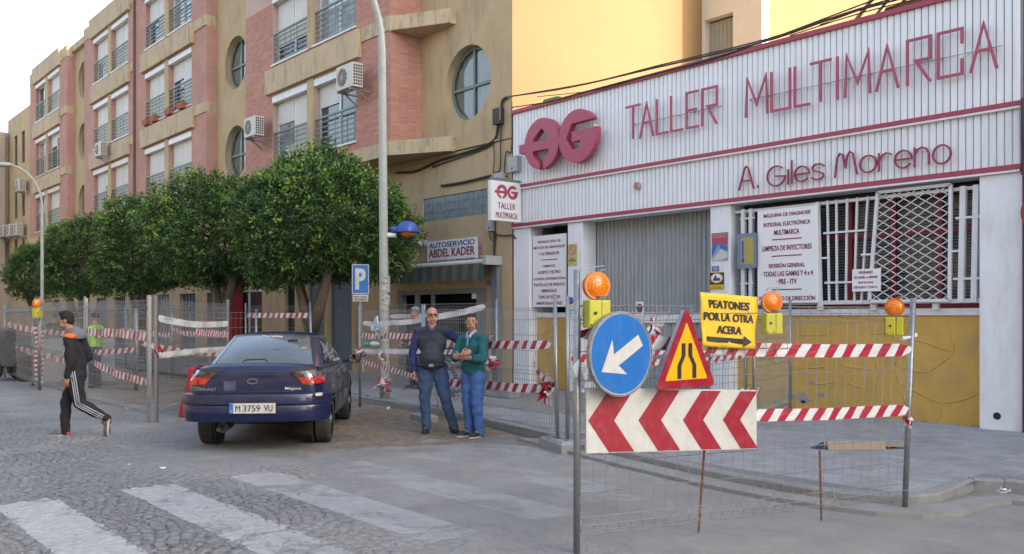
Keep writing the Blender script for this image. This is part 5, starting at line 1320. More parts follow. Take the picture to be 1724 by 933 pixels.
# short blue shaded lamp on the same post
hb = at(655, 378, 16.5); hl_ = thing('blue_dome_lamp', 'small lamp with blue dome shade on a white arm fixed to the lamp post', 'wall lamp', hb)
mb = MB().mat(white_metal); mb.tube([at(652, 396, 16.5), at(667, 396, 16.5)], .045, 12); mb.mat(blue_lamp); mb.tube([at(660, 387, 16.5), at(674, 388, 16.5)], .07, 12); mb.build('arm', hl_)
dc = at(686, 390, 16.5); mb = MB().mat(blue_lamp); N = 24; vs = []; fs = []; rd, hd = .215, .20
for j in range(8):
    t_ = j / 7 * math.pi / 2
    for k in range(N): a = 2 * math.pi * k / N; vs.append(dc + Vector((rd * math.cos(t_) * math.cos(a), rd * math.cos(t_) * math.sin(a), hd * math.sin(t_))))
for j in range(7):
    for k in range(N): fs.append((j * N + k, j * N + (k + 1) % N, (j + 1) * N + (k + 1) % N, (j + 1) * N + k))
mb.add(vs, fs); mb.tube([dc + Vector((0, 0, -.015)), dc + Vector((0, 0, .01))], rd * 1.08, 24); mb.build('shade', hl_, smooth=False)
mb = MB().mat(amber_dark); mb.ell(dc - Vector((0, 0, .03)), (.13, .13, .07), 14, 8); mb.build('globe', hl_, smooth=True)
c = at(71, 0, 30.5); l2 = thing('street_lamp', 'far street lamp curving to the left above the leftmost tree', 'street lamp', (c.x, c.y, .1))
mb = MB().mat(lamp_grey); pts = [Vector((c.x, c.y, z)) for z in np.linspace(.1, 5.4, 6)]; b_ = pts[-1]; aim = (at(0, 0, 30.5) - at(71, 0, 30.5)).normalized(); aim.z = 0
for k in range(1, 11): a = k / 10 * R(80); pts.append(b_ + Vector((0, 0, 1.45 * math.sin(a))) + aim * (1.35 * (1 - math.cos(a))))
mb.tube(pts, [.055] * 6 + [.036] * 10, 10); mb.build('pole', l2, smooth=True)
mb = MB().mat(lamp_grey); mb.ell(pts[-1] + aim * .25, (.36, .14, .09), 12, 8, Matrix.Rotation(math.atan2(aim.y, aim.x), 3, 'Z')); mb.build('lamp_head', l2, smooth=True)
# ---- air conditioners
def ac_unit():
    t = thing('air_conditioner', 'cream air conditioner outdoor unit with grille on the brick wall beside the upper window', 'air conditioner', (0, 0, 0), 0, 'air conditioner outdoor units')
    mb = MB().mat(ac_white); mb.box(-.4, -.3, 0, .4, 0, .6); mb.build('case', t, bevel=.012)
    mb = MB().mat(ink); mb.tube([(-.1, -.303, .3), (-.1, -.309, .3)], .22, 28); mb.build('fan_opening', t)
    mb = MB().mat(ac_white)
    for r_ in (.07, .13, .19): mb.tube([(-.1 + r_ * math.cos(a), -.314, .3 + r_ * math.sin(a)) for a in np.linspace(0, 6.29, 25)], .005, 4)
    for k in range(6): a = k * math.pi / 6; mb.bar((-.1 - .22 * math.cos(a), -.316, .3 - .22 * math.sin(a)), (-.1 + .22 * math.cos(a), -.316, .3 + .22 * math.sin(a)), .006)
    mb.build('fan_guard', t)
    mb = MB().mat(ink)
    for i in range(4):
        for j in range(7): mb.box(.401, -.27 + i * .065, .05 + j * .075, .404, -.225 + i * .065, .10 + j * .075)
    mb.build('side_grille', t)
    mb = MB().mat(galv)
    for x in (-.3, .3): mb.bar((x, .28, -.04), (x, -.32, -.04), .04); mb.bar((x, .26, -.3), (x, -.1, -.05), .03)
    mb.build('bracket', t); return t
AC = ac_unit()
def ac_at(px_, py_, Y, s, lab, first=False):
    X = fx(px_, Y); z = fz(px_, py_, Y)
    if first: AC.location = (X, Y, z); AC.scale = (s, s, s); return AC
    return copy_tree(AC, (X, Y, z), 0, lab, None, (s, s, s))
ac_at(597, 153, 11.60, 1.0, '', True)
mb = MB().mat(galv); x = AC.location.x
ac_at(435, 232, 11.62, .95, 'air conditioner outdoor unit by the left window edge just above the nearest tree')
ac_at(176, 264, 11.62, .95, 'lone air conditioner under the middle floor window of the third brick bay')
ac_at(40, 322, 11.75, 1.1, 'single air conditioner on the plain beige far left facade')
ac_at(13, 399, 11.75, 1.1, 'leftmost of three air conditioners in a row on the far facade')
ac_at(24, 398, 11.75, 1.1, 'middle one of three air conditioners in a row on the far facade')
ac_at(36, 396, 11.75, 1.1, 'rightmost of three air conditioners in a row on the far facade')
# flower boxes on the second bay sills
fb = thing('flower_box', 'small terracotta flower box on the left window sill, left one of its pair', 'flower box', (0, 0, 0), 0, 'terracotta flower boxes on the sills')
mb = MB().mat(M('terracotta', (.34, .12, .08), (.28, .1, .06), 9, .8)); mb.add([(-.22, -.09, 0), (.22, -.09, 0), (.22, .09, 0), (-.22, .09, 0), (-.26, -.12, .2), (.26, -.12, .2), (.26, .12, .2), (-.26, .12, .2)], [(3,2,1,0),(0,1,5,4),(1,2,6,5),(2,3,7,6),(3,0,4,7),(4,5,6,7)]); mb.build('box', fb)
mb = MB().mat(M('withered_plant', (.12, .13, .05)))
for k in range(14): x = random.uniform(-.2, .2); mb.bar((x, 0, .2), (x + random.uniform(-.06, .06), random.uniform(-.06, .06), .3), .02, .004)
mb.build('plant', fb)
fl = [(247, 'x'), (260, 'small terracotta flower box on the left window sill, right one of its pair'), (285, 'small terracotta flower box on the right window sill, left one of its pair'), (306, 'small terracotta flower box on the right window sill, right one of its pair')]
for i, (p, l_) in enumerate(fl):
    loc = (fx(p, 11.8), 11.8, 9.02)
    if i == 0: fb.location = loc
    else: copy_tree(fb, loc, 0, l_)
# ---- shop sign, awning and wall fittings
SY = 12.74; sx0, sx1 = fx(719, SY), fx(803, SY); sz0, sz1 = 2.93, 3.47
board('shop_sign', 'white shop sign with blue and dark red capitals above the striped awning', sx0, sx1, sz0, sz1, SY, [('AUTOSERVICIO', 3.365, .13, .92, ink_blue), ('ABDEL KADER', 3.17, .20, .92, ink_red), ('ALIMENTACIÓN EN GENERAL, PAN, CONGELADOS, PERFUMERÍA', 2.985, .05, .93, ink)], cat='shop sign')
aw = thing('awning', 'rolled awning with green and cream striped scalloped valance over the shop', 'awning', (-17.4, 12.4, 2.8))
ax0, ax1 = fx(640, 12.4), fx(818, 12.4); awz = 2.86
mb = MB().mat(white_metal); mb.tube([(ax0, 12.40, awz), (ax1, 12.40, awz)], .055, 12); mb.mat(plastic_grey); mb.box(ax1, 12.3, awz - .08, ax1 + .12, 12.78, awz + .12); mb.box(ax0 - .1, 12.3, awz - .08, ax0, 12.78, awz + .12); mb.build('roller', aw)
ga, gb_ = M('awning_green', (.04, .085, .068), (.032, .07, .056), 5, .85), M('awning_cream', (.125, .108, .09), (.105, .09, .075), 5, .85)
ns = 22; sw = (ax1 - ax0) / ns
for k in range(ns):
    mb = MB().mat(ga if k % 2 else gb_); x0 = ax0 + k * sw; P = [(x0, awz - .04)] + [(x0, awz - .36)] + [(x0 + sw * i / 6, awz - .36 - .06 * math.sin(math.pi * i / 6)) for i in range(1, 6)] + [(x0 + sw, awz - .36), (x0 + sw, awz - .04)]
    mb.prism(P, lambda u, v, w: (u, 12.36 + w - .08 * (awz - v), v), .004); mb.build('valance_stripe', aw)
mb = MB().mat(gb_); mb.add([(ax0, 12.42, awz + .04), (ax1, 12.42, awz + .04), (ax1, 12.78, awz + .12), (ax0, 12.78, awz + .12)], [(0, 1, 2, 3)]); mb.build('canvas', aw)
# red awning over the far shop
ra = thing('red_awning', 'dark red awning with white edge over the shop behind the second tree', 'awning', (fx(380, 12.3), 12.3, 3.1)); mb = MB().mat(M('awning_red', (.17, .035, .035), (.14, .03, .03), 6, .8))
x0, x1 = fx(315, 12.0), fx(392, 12.0); mb.box(x0, 11.6, 3.15, x1, 11.63, 3.5); mb.add([(x0, 11.6, 3.5), (x1, 11.6, 3.5), (x1, 12.79, 3.75), (x0, 12.79, 3.75)], [(0, 1, 2, 3)]); mb.mat(white_metal); mb.box(x0, 11.56, 3.5, x1, 11.64, 3.57); mb.build('canvas', ra)
rp_ = thing('red_shop_panel', 'dark red vertical shop panel with white letters left of the glazed door', 'shop sign', (fx(393, 12.6), 12.5, .12)); mb = MB().mat(M('shop_panel_red', (.27, .015, .025), (.23, .012, .02), 4, .5)); x0, x1 = fx(387, 12.3), fx(399, 12.78)
mb.box(x0 - .05, 12.3, .12, x1, 12.78, 3.05); mb.build('panel', rp_)
q = MB(); fn = frame((x0 - .35, 12.28, 0), (1, 0, 0)); q.mat(sign_white); 
mb = MB().mat(M('panel_grey', (.10, .10, .11))); mb.box(x0 - .62, 12.3, .12, x0 - .06, 12.4, 2.6); mb.build('letter_panel', rp_)
for k, chh in enumerate('CINDY'): put_text(q, text_mesh(chh, sign_white, width=.26, height=.20), fn, 0, 1.1 + k * .33, .004)
q.build('lettering', rp_)
mb = MB().mat(galv); c = Vector((fx(706, 12.6), 12.6, fz(706, 411, 12.6))); mb.ell(c, (.13, .13, .13), 14, 8); mb.mat(plastic_grey); mb.box(c.x - .05, c.y, c.z - .05, c.x + .05, 12.8, c.z + .1); o = mb.build('wall_spotlight'); tag(o, 'small grey round spotlight on the wall left of the shop sign', 'spotlight')
notice('blue_number_plate', 'small blue number plate above the right end of the shop opening', 819, 473, 828, 479, 12.79, M('plate_blue2', (.03, .1, .32)), lambda q, fn, W, H: put_text(q, text_mesh('60', sign_white, width=W * .6, height=H * .6), fn, W / 2, H / 2, .003))
notice('small_red_sticker', 'small orange and blue sticker on the wall right of the shop sign', 804, 407, 811, 427, 12.79, pinkish, lambda q, fn, W, H: rect(q, fn, 0, H * .4, W, H * .6, .003, sign_blue))
notice('hanging_sheet', 'pale sheet of paper hanging in the dark shop opening', 795, 487, 806, 503, 12.9, board_white)
# ---- boxes and cables
def boxy(label, px0, py0, px1, py1, Y=12.8, d=.14, mat=plastic_grey, nm='junction_box', cat='junction box'):
    x0, x1 = fx(px0, Y - d), fx(px1, Y - d); z1, z0 = fz((px0 + px1) / 2, py0, Y - d), fz((px0 + px1) / 2, py1, Y - d)
    mb = MB().mat(mat); mb.box(x0, Y - d, z0, x1, Y - .003, z1); mb.mat(cable); mb.box((x0 + x1) / 2 - .02, Y - d - .004, z0 + .05, (x0 + x1) / 2 + .02, Y - d, z0 + .09)
    o = mb.build(nm, None, bevel=.006); o.data.transform(Matrix.Translation((-x0, -Y, -z0))); o.location = (x0, Y, z0); return tag(o, label, cat)
boxy('grey junction box on the beige wall above the box sign', 854, 263, 870, 289); boxy('white junction box just above the top left corner of the box sign', 831, 291, 846, 305)
boxy('grey meter box on the wall just below and left of the box sign', 818, 368, 828, 389); boxy('black slim box on the wall among the cables beside the round window', 829, 182, 841, 209, mat=cable)
def cab(label, P, r=.012, nm='cable', n=6, sub_=6, sag=0.0):
    P = [Vector(p) for p in P]; pts = []
    for i in range(len(P) - 1):
        a, b = P[i], P[i + 1]; pm = P[i - 1] if i else a * 2 - b; pn = P[i + 2] if i < len(P) - 2 else b * 2 - a
        for k in range(sub_):
            t = k / sub_; pts.append(.5 * ((2 * a) + (b - pm) * t + (2 * pm - 5 * a + 4 * b - pn) * t * t + (3 * a - pm - 3 * b + pn) * t ** 3) - Vector((0, 0, sag * 4 * t * (1 - t))))
    pts.append(P[-1]); mb = MB().mat(cable); mb.tube(pts, r, n); o = mb.build(nm); o.data.transform(Matrix.Translation(-P[0])); o.location = P[0]; return tag(o, label, 'cable')
def wc(pts, Y=12.76): return [Vector((fx(a, Y), Y, fz(a, b, Y))) for a, b in pts]
cab('thick black cable bundle sweeping from the fin up to the corner beside the round window', wc([(668, 291), (700, 288), (735, 272), (770, 261), (805, 250), (832, 236), (838, 215), (842, 196), (846, 170), (856, 163)]), .03)
cab('thin black cable parallel to the thick bundle on the beige wall', wc([(735, 270), (728, 282), (739, 277), (800, 256), (828, 243), (836, 225)]), .014)
cab('black cable running down the corner to the meter box', wc([(846, 172), (843, 230), (842, 283), (833, 290)]), .014); cab('black cable running down beside the cladding to the grey box', wc([(862, 172), (861, 252), (852, 256), (849, 290), (853, 298)]), .013)
cab('short black cable looping from the wall to the left of the box sign', wc([(831, 245), (832, 268), (830, 292)]), .012)
cab('grey conduit running along the wall above the glass blocks', wc([(743, 313), (780, 307), (826, 296)]), .03); cab('vertical cable bundle below the box sign', wc([(833, 372), (832, 440), (836, 500), (835, 600), (836, 655)]), .028)
cab('cable between the cable bundle and the cladding below the box sign', wc([(834, 395), (850, 397), (862, 396), (868, 402)]), .018); cab('looping thin cable under the meter box', wc([(824, 389), (826, 402), (833, 405), (835, 396)]), .01)
for i, (P, r) in enumerate((([(856, 163), (960, 147), (1100, 115), (1280, 72), (1420, 25), (1560, -14)], .016), ([(856, 163), (990, 140), (1110, 110), (1290, 66), (1430, 20), (1560, -20)], .012), ([(862, 181), (930, 170), (1010, 148), (1180, 104), (1290, 68), (1450, 8), (1500, -10)], .012), ([(905, 163), (1000, 152), (1090, 128), (1200, 100), (1310, 60)], .008), ([(1330, 60), (1450, 22), (1570, -8)], .010), ([(1380, 42), (1480, 5), (1560, -25)], .008))):
    cab(('thickest overhead cable', 'second overhead cable', 'lowest overhead cable', 'thin overhead cable', 'right hand overhead cable', 'steepest overhead cable')[i] + ' running along the top of the white cladding', wc(P, 12.72), r)
cab('hairline cable across the lit yellow side wall', [at(720, -60, 20), at(860, 4, 21), at(1142, 101, 22)], .004) if False else None
mb = MB().mat(M('metal_cable_cover', (.16, .19, .22), (.12, .14, .16), 6, .5)); X = fx(834, 12.7); mb.box(X - .1, 12.66, .12, X + .1, 12.79, 2.9); o = mb.build('cable_cover', None, bevel=.005); tag(o, 'tall grey metal cable cover on the corner between shop and workshop', 'cable cover')
# dark cable loops at the right edge
cab('dark cable hanging at the right end of the cladding', [(-4.47, 12.7, 4.5), (-4.46, 12.68, 4.1), (-4.44, 12.7, 3.8), (-4.47, 12.7, 3.5)], .03)
# ---- red plastic barrier, litter, cardboard, trolley
c = gnd(322, 699); c = at(338, 0, 15.0); rb = thing('red_plastic_barrier', 'red plastic water filled barrier standing end on behind the left rear of the car', 'barrier', (c.x, c.y, 0), math.atan2(VD.y, VD.x) + R(6))
mb = MB().mat(M('red_barrier_plastic', (.38, .02, .05), (.32, .018, .045), 5, .45)); 
prof = [(-.24, 0), (.24, 0), (.22, .16), (.09, .62), (.10, .80), (-.10, .80), (-.09, .62), (-.22, .16)]; mb.prism(prof, lambda u, v, w: (w - .5, u, v), 1.0); mb.build('body', rb, bevel=.02)
mb = MB().mat(ink); mb.tube([(0, 0, .79), (0, 0, .825)], .04, 12); mb.build('filler_cap', rb)
cbm = M('cardboard', (.36, .27, .18), (.30, .22, .145), 6, .85); c = gnd(1440, 755, .12); cc = thing('cardboard_sheet', 'folded brown cardboard sheet lying on the pavement behind the front fence', 'cardboard', (c.x, c.y, ZP + .004), math.atan2(RD.y, RD.x))
mb = MB().mat(cbm); mb.prism([(-.10, 0), (.26, 0), (.24, .012), (.10, .075), (.03, .085), (-.09, .012)], lambda u, v, w_: (-.32 + w_ * 1.0 + u * .25, u, v), .66); mb.add([(.33, -.04, .03), (.62, .02, .012), (.60, .22, .02), (.34, .24, .05)], [(0, 1, 2, 3)])
mb.mat(ink); mb.add([(-.345, -.07, .006), (-.345, .08, .07), (-.52, .02, .004)], [(0, 1, 2)]); o = mb.build('sheet', cc)  # black face paints the shade inside the open end of the fold
def litter(label, px_, py_, z, mat, s, nm='litter', cat='litter', n=5):
    s *= .6
    p = gnd(px_, py_, z); mb = MB().mat(mat)
    for k in range(n):
        a = [Vector((random.uniform(-s, s), random.uniform(-s, s), random.uniform(.004, s * .7))) for _ in range(4)]; mb.add(a, [(0, 1, 2), (0, 2, 3)])
    o = mb.build(nm); o.location = p; return tag(o, label, cat)
litter('crumpled scrap of paper on the road above the zebra stripe', 274, 790, .0, board_white, .06); litter('crumpled red and white scrap at the kerb beside the car', 620, 668, .14, tape_red, .10); litter('green plastic scrap at the kerb next to the fence post', 598, 672, .14, M('green_scrap', (.05, .35, .22)), .09)
litter('white flattened paper on the earth by the fence near the car', 655, 690, 0, board_white, .13, n=3); litter('red scrap lying on the pavement left of the men', 680, 656, .13, tape_red, .07); litter('small clear cup lying by the shoes of the man in green', 817, 717, .0, board_white, .05)
litter('white crumbly residue in the kerb recess at the right edge', 1690, 830, .06, board_white, .1, n=12)
litter('scrap of white tape on the ground beside the walking man', 545, 690, .0, board_white, .08) if False else None
litter('white sliver of paper on the road in front of the car', 218, 784, .0, board_white, .06, n=2); litter('white wrapper on the road behind the walking man', 208, 690, .0, board_white, .12, n=3)
wt = at(762, 0, 14.6); tr = thing('wire_trolley', 'wire trolley basket full of crumpled clear plastic between the two men', 'trolley', (wt.x, wt.y, .0), math.atan2(RD.y, RD.x))
mb = MB().mat(galv)
for z in np.linspace(.30, .95, 8): mb.tube([(-.24, -.25, z), (.24, -.25, z), (.28, .25, z), (-.28, .25, z), (-.24, -.25, z)], .004, 4)
for k in range(9): x = -.24 + k * .06; mb.tube([(x, -.25, .95), (x * .85, -.25, .30)], .003, 4)
for x in (-.24, .24): mb.tube([(x, -.25, .95), (x * .9, -.25, .3), (x, -.2, .08)], .011, 6)
mb.build('basket', tr); mb = MB().mat(M('clear_plastic', (.38, .42, .46), (.12, .14, .18), 18, .25, spec=.8))
for k in range(60):
    a = Vector((random.uniform(-.2, .2), random.uniform(-.22, .2), random.uniform(.34, .95))); P = [a + Vector([random.uniform(-.09, .09) for _ in range(3)]) for _ in range(4)]; mb.add(P, [(0, 1, 2), (0, 2, 3)])
mb.build('crumpled_plastic', tr)
# white carrier bag and packets on the fence
mb = MB().mat(M('thin_white_plastic', (.60, .65, .70), (.45, .52, .60), 8, .35)); c = p1(.85, 1.42, .06)
for k in range(26):
    a = c + Vector((random.uniform(-.16, .16), random.uniform(-.03, .03), random.uniform(-.12, .10))); P = [a + Vector((random.uniform(-.08, .08), random.uniform(-.03, .03), random.uniform(-.07, .07))) for _ in range(4)]; mb.add(P, [(0, 1, 2), (0, 2, 3)])
mb.tube([c + Vector((-.04, 0, .08)), c + Vector((-.03, 0, .2)), c + Vector((.02, 0, .22)), c + Vector((.05, 0, .08))], .02, 6); o = mb.build('plastic_bag'); o.data.transform(Matrix.Translation(-c)); o.location = c; tag(o, 'crumpled white carrier bag tied high on the fence right of the parking sign', 'plastic bag')
c = p1(.75, 1.16, .05); mb = MB().mat(bpy.data.materials['thin_white_plastic']); mb.ell(c, (.15, .05, .05), 12, 6); mb.mat(bpy.data.materials['green_scrap']); mb.ell(c + Vector((-.18, -.05, -.01)), (.06, .04, .05), 8, 6); o = mb.build('plastic_packet'); tag(o, 'clear plastic packet with green end stuck in the fence below the carrier bag', 'packet')
# excavated kerb stone pile and step by the shop
mb = MB().mat(concrete); a = at(838, 0, 17.0); mb.box(a.x - .7, a.y - .15, .12, a.x + .5, a.y + .15, .30); o = mb.build('concrete_step', None, bevel=.015); tag(o, 'low concrete step at the foot of the wall left of the workshop', 'step')
# works area props far left
c = at(38, 0, 23.0); cp = thing('compressor', 'dark dusty works machine behind the far left fence', 'machine', (c.x, c.y, 0), R(40))
dk = M('machine_dark_paint', (.05, .055, .06), (.10, .095, .09), 5, .7); mb = MB().mat(dk); mb.prism([(-.9, .35), (.9, .35), (.95, .9), (.6, 1.25), (-.5, 1.35), (-.95, 1.0)], lambda u, v, w: (u, w - .5, v), 1.0); mb.build('housing', cp, bevel=.05)
for x in (-.5, .5):
    for y in (-.5, .5): mb = MB().mat(black_rub); mb.tube([(x, y - .08, .3), (x, y + .08, .3)], .3, 20); mb.build('wheel', cp)
mb = MB().mat(galv); mb.tube([(.4, 0, 1.2), (.4, 0, 1.65)], .04, 8); mb.bar((-.95, 0, .5), (-1.7, 0, .35), .08); mb.build('exhaust_and_towbar', cp)
c = at(92, 0, 20.8); gl_ = thing('works_hoarding', 'pale grey works hoarding board with dark letters behind the walking man', 'hoarding', (c.x, c.y, 0))
u0, n0 = basis(14); f_ = lambda u, v, w=0.0: Vector((c.x, c.y, 0)) + u0 * u + upv * v + n0 * w
mb = MB().mat(M('hoarding_grey', (.30, .32, .34), (.24, .26, .27), 3, .6, stain=(.15, .14, .12), stain_amt=.5)); q = [f_(a, b, w) for w in (0, .05) for a, b in ((-.45, .12), (1.3, .12), (1.3, 1.12), (-.45, 1.12))]; mb.add(q, [(0,3,2,1),(4,5,6,7),(0,1,5,4),(1,2,6,5),(2,3,7,6),(3,0,4,7)]); mb.build('panel', gl_)
q = MB(); put_text(q, text_mesh('GOL', ink, bold=.02, width=.42, height=.12), f_, -.12, .72, .055); put_text(q, text_mesh('F', ink, bold=.02, width=.08, height=.12), f_, .47, .72, .055); q.build('lettering', gl_)
mb = MB().mat(galv)
for u in (-.35, 1.2): mb.bar(f_(u, 0, -.03), f_(u, 1.1, -.03), .05)
mb.build('leg', gl_)
# heap of dug earth and slabs in the works area
mb = MB().mat(M('dug_earth', (.13, .11, .085), (.20, .185, .16), 3, .95, .8, 25)); n = 22
for cx_, cy_, rx, ry, hh in ((-24.5, 6.8, 2.2, 1.3, .42), (-30, 6.2, 3.0, 1.6, .5)):
    vs = []
    for j in range(n + 1):
        for i in range(n + 1):
            u, v = i / n * 2 - 1, j / n * 2 - 1; d_ = max(0, 1 - (u * u + v * v)); vs.append((cx_ + u * rx, cy_ + v * ry, -.03 + hh * d_ ** 1.2 * (1 + .5 * noise.noise(Vector((u * 3, v * 3, cx_)))) + .05 * noise.noise(Vector((u * 9, v * 9, 2))) * d_))
    mb.add(vs, [(j * (n + 1) + i, j * (n + 1) + i + 1, (j + 1) * (n + 1) + i + 1, (j + 1) * (n + 1) + i) for j in range(n) for i in range(n)])
o = mb.build('dug_earth', smooth=True); tag(o, kind='structure')
# ================================================================ TREES
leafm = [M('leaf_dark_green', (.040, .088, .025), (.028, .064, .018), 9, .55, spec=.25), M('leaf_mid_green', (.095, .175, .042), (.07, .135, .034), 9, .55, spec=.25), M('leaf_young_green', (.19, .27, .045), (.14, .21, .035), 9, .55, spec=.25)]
def crown_mesh(seed, n, rx, ry, rz, leaf=.085):
    rg = np.random.default_rng(seed); V = []; F = []; Mi = []
    lump = [(rg.normal(size=3), rg.uniform(.10, .26)) for _ in range(26)]; lump = [(a / np.linalg.norm(a), b) for a, b in lump]
    cl = []
    # twig clusters spread through the volume's shell
    nc = n // 11
    d = rg.normal(size=(nc, 3)); d /= np.linalg.norm(d, axis=1)[:, None]
    rad = 1 - np.abs(rg.normal(size=nc)) * .16; inner = rg.random(nc) < .16; rad[inner] = rg.uniform(.35, .85, inner.sum())
    bump = np.ones(nc) * .90
    for a, b in lump: bump += b * np.clip((d @ a - .80) / .20, 0, 1)
    for i in range(nc):
        nz = noise.noise(Vector(d[i] * 3.2 + seed)) * .10 + noise.noise(Vector(d[i] * 8 + seed)) * .06
        k = bump[i] + nz; p = d[i].copy()
        # boxy clipped outline: flattened below, broad shoulders
        e = 2.6; nrm_ = (abs(p[0]) ** e + abs(p[1]) ** e + abs(p[2]) ** e) ** (1 / e); p = p / nrm_
        if p[2] < -.8: p[2] = -.8 - (abs(p[2]) - .8) * .5
        p = p * rad[i] * k * np.array([rx, ry, rz])
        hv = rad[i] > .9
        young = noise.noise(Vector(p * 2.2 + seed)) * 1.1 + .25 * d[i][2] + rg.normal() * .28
        axis = d[i] + rg.normal(size=3) * .45 + np.array([0, 0, .25]); axis /= np.linalg.norm(axis)
        for j in range(11):
            q = p + axis * (j * .018) + rg.normal(size=3) * .035
            u = axis + rg.normal(size=3) * .7; u /= np.linalg.norm(u); v = np.cross(u, rg.normal(size=3)); v /= np.linalg.norm(v); w = np.cross(u, v)
            L_ = leaf * rg.uniform(.75, 1.3); W_ = L_ * .24; b = len(V)
            V += [tuple(q), tuple(q + u * L_ * .5 + v * W_ + w * .006), tuple(q + u * L_), tuple(q + u * L_ * .5 - v * W_ + w * .006)]
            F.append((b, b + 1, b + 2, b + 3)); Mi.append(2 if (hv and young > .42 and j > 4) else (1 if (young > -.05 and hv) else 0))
    me = bpy.data.meshes.new('crown'); me.from_pydata(V, [], F)
    for m_ in leafm: me.materials.append(m_)
    me.polygons.foreach_set('material_index', Mi); return me
def core_mesh(rx, ry, rz):
    q = MB().mat(leafm[0]); q.ell((0, 0, 0), (rx, ry, rz), 14, 8)
    q.v = [(x * (1 + .18 * noise.noise(Vector((x, y, z)) * 1.5)), y * (1 + .18 * noise.noise(Vector((x, y, z + 5)) * 1.5)), z) for x, y, z in q.v]; return q
def tree(label, base, cx_off, rx, ry, z0, z1, seed, n, lean, forks, tr=.15):
    t = thing('ficus_tree', label, 'tree', base, 0, 'clipped ficus trees along the pavement')
    cz = (z0 + z1) / 2 + .12 - .12 - base.z; rz = (z1 - z0) * .50
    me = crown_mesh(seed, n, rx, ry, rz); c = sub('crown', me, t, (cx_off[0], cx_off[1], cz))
    mb = MB().mat(bark); fz_ = 1.45 - base.z
    fork = Vector((lean[0], lean[1], fz_))
    mb.tube([(0, 0, -.1), (0, 0, .08), (lean[0] * .2, lean[1] * .2, .4), (lean[0] * .6, lean[1] * .6, fz_ * .65), fork], [tr * 1.5, tr * 1.2, tr * .95, tr * .9, tr * 1.05], 12)
    for (dx, dy, dz, r_) in forks:
        e = Vector((cx_off[0] + dx * rx, cx_off[1] + dy * ry, cz + dz * rz)); m_ = fork.lerp(e, .45) + Vector((dx * .25, dy * .25, -.16))
        mb.tube([fork - Vector((0, 0, .15)), fork.lerp(m_, .45) + Vector((dx * .1, dy * .1, -.04)), m_, e], [r_ * 1.15, r_, r_ * .8, r_ * .3], 10)
        for k in range(3):
            a = m_.lerp(e, .2 + .25 * k); b = a + Vector((random.uniform(-.5, .5) * rx, random.uniform(-.5, .5) * ry, random.uniform(.2, .6) * rz)); mb.tube([a, a.lerp(b, .5) + Vector((0, 0, -.05)), b], [r_ * .4, r_ * .28, r_ * .08], 7)
    mb.build('trunk', t, smooth=True, local=True)
    return t
def tb(px_, Y): return Vector((fx(px_, Y), Y, .12))
def zc(px_, Y): u = (px_ - CX) / FPX; return Y / (u * RD.y + VD.y)
F3 = [(-.55, .1, .1, .10), (.55, -.1, .15, .11), (.1, .3, .4, .09), (-.2, -.45, .2, .08)]
F2 = [(-.35, .0, .1, .12), (.75, .0, -.05, .14), (.1, .2, .3, .08)]
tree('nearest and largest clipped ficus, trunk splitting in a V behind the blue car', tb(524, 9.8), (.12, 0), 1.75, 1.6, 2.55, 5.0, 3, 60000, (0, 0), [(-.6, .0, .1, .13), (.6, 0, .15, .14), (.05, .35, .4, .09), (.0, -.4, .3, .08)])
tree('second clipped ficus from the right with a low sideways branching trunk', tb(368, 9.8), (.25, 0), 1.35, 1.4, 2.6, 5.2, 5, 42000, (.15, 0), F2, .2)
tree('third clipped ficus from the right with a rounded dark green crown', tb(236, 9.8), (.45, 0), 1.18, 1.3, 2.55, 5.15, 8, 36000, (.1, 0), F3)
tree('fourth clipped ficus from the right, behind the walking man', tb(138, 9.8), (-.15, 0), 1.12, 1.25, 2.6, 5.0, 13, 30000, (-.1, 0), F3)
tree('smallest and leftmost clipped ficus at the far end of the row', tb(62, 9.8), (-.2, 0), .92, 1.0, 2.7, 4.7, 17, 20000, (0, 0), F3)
# ================================================================ BLUE CAR
blue_paint = M('dark_blue_car_paint', (.003, .010, .056), (.0025, .008, .046), 2, .30, spec=.4, coat=.6, stain=(.045, .05, .06), stain_amt=.3, stain_sc=(2, 2, 3), world=False)
car_glass = M('car_glass', (.02, .025, .03), (.015, .02, .02), 2, .03, spec=1.0, coat=1.0)
rear_glass = M('blue_grey_car_rear_glass', (.07, .09, .10), (.05, .065, .075), 3, .04, spec=1.0, coat=1)  # blue-grey base, lighter than the other car glass
trim_black = M('black_plastic_trim', (.02, .02, .022), (.03, .03, .032), 9, .6)
tail_red = M('tail_light_red', (.45, .01, .01), (.36, .008, .008), 9, .12, coat=1); tail_dark = M('tail_light_smoked', (.035, .012, .015), (.03, .01, .012), 9, .1, coat=1)
rim_m = M('wheel_rim_silver', (.45, .46, .47), (.35, .36, .37), 9, .35, metal=.8); tyre_m = M('dusty_tyre', (.035, .034, .033), (.06, .055, .05), 14, .85, world=False)
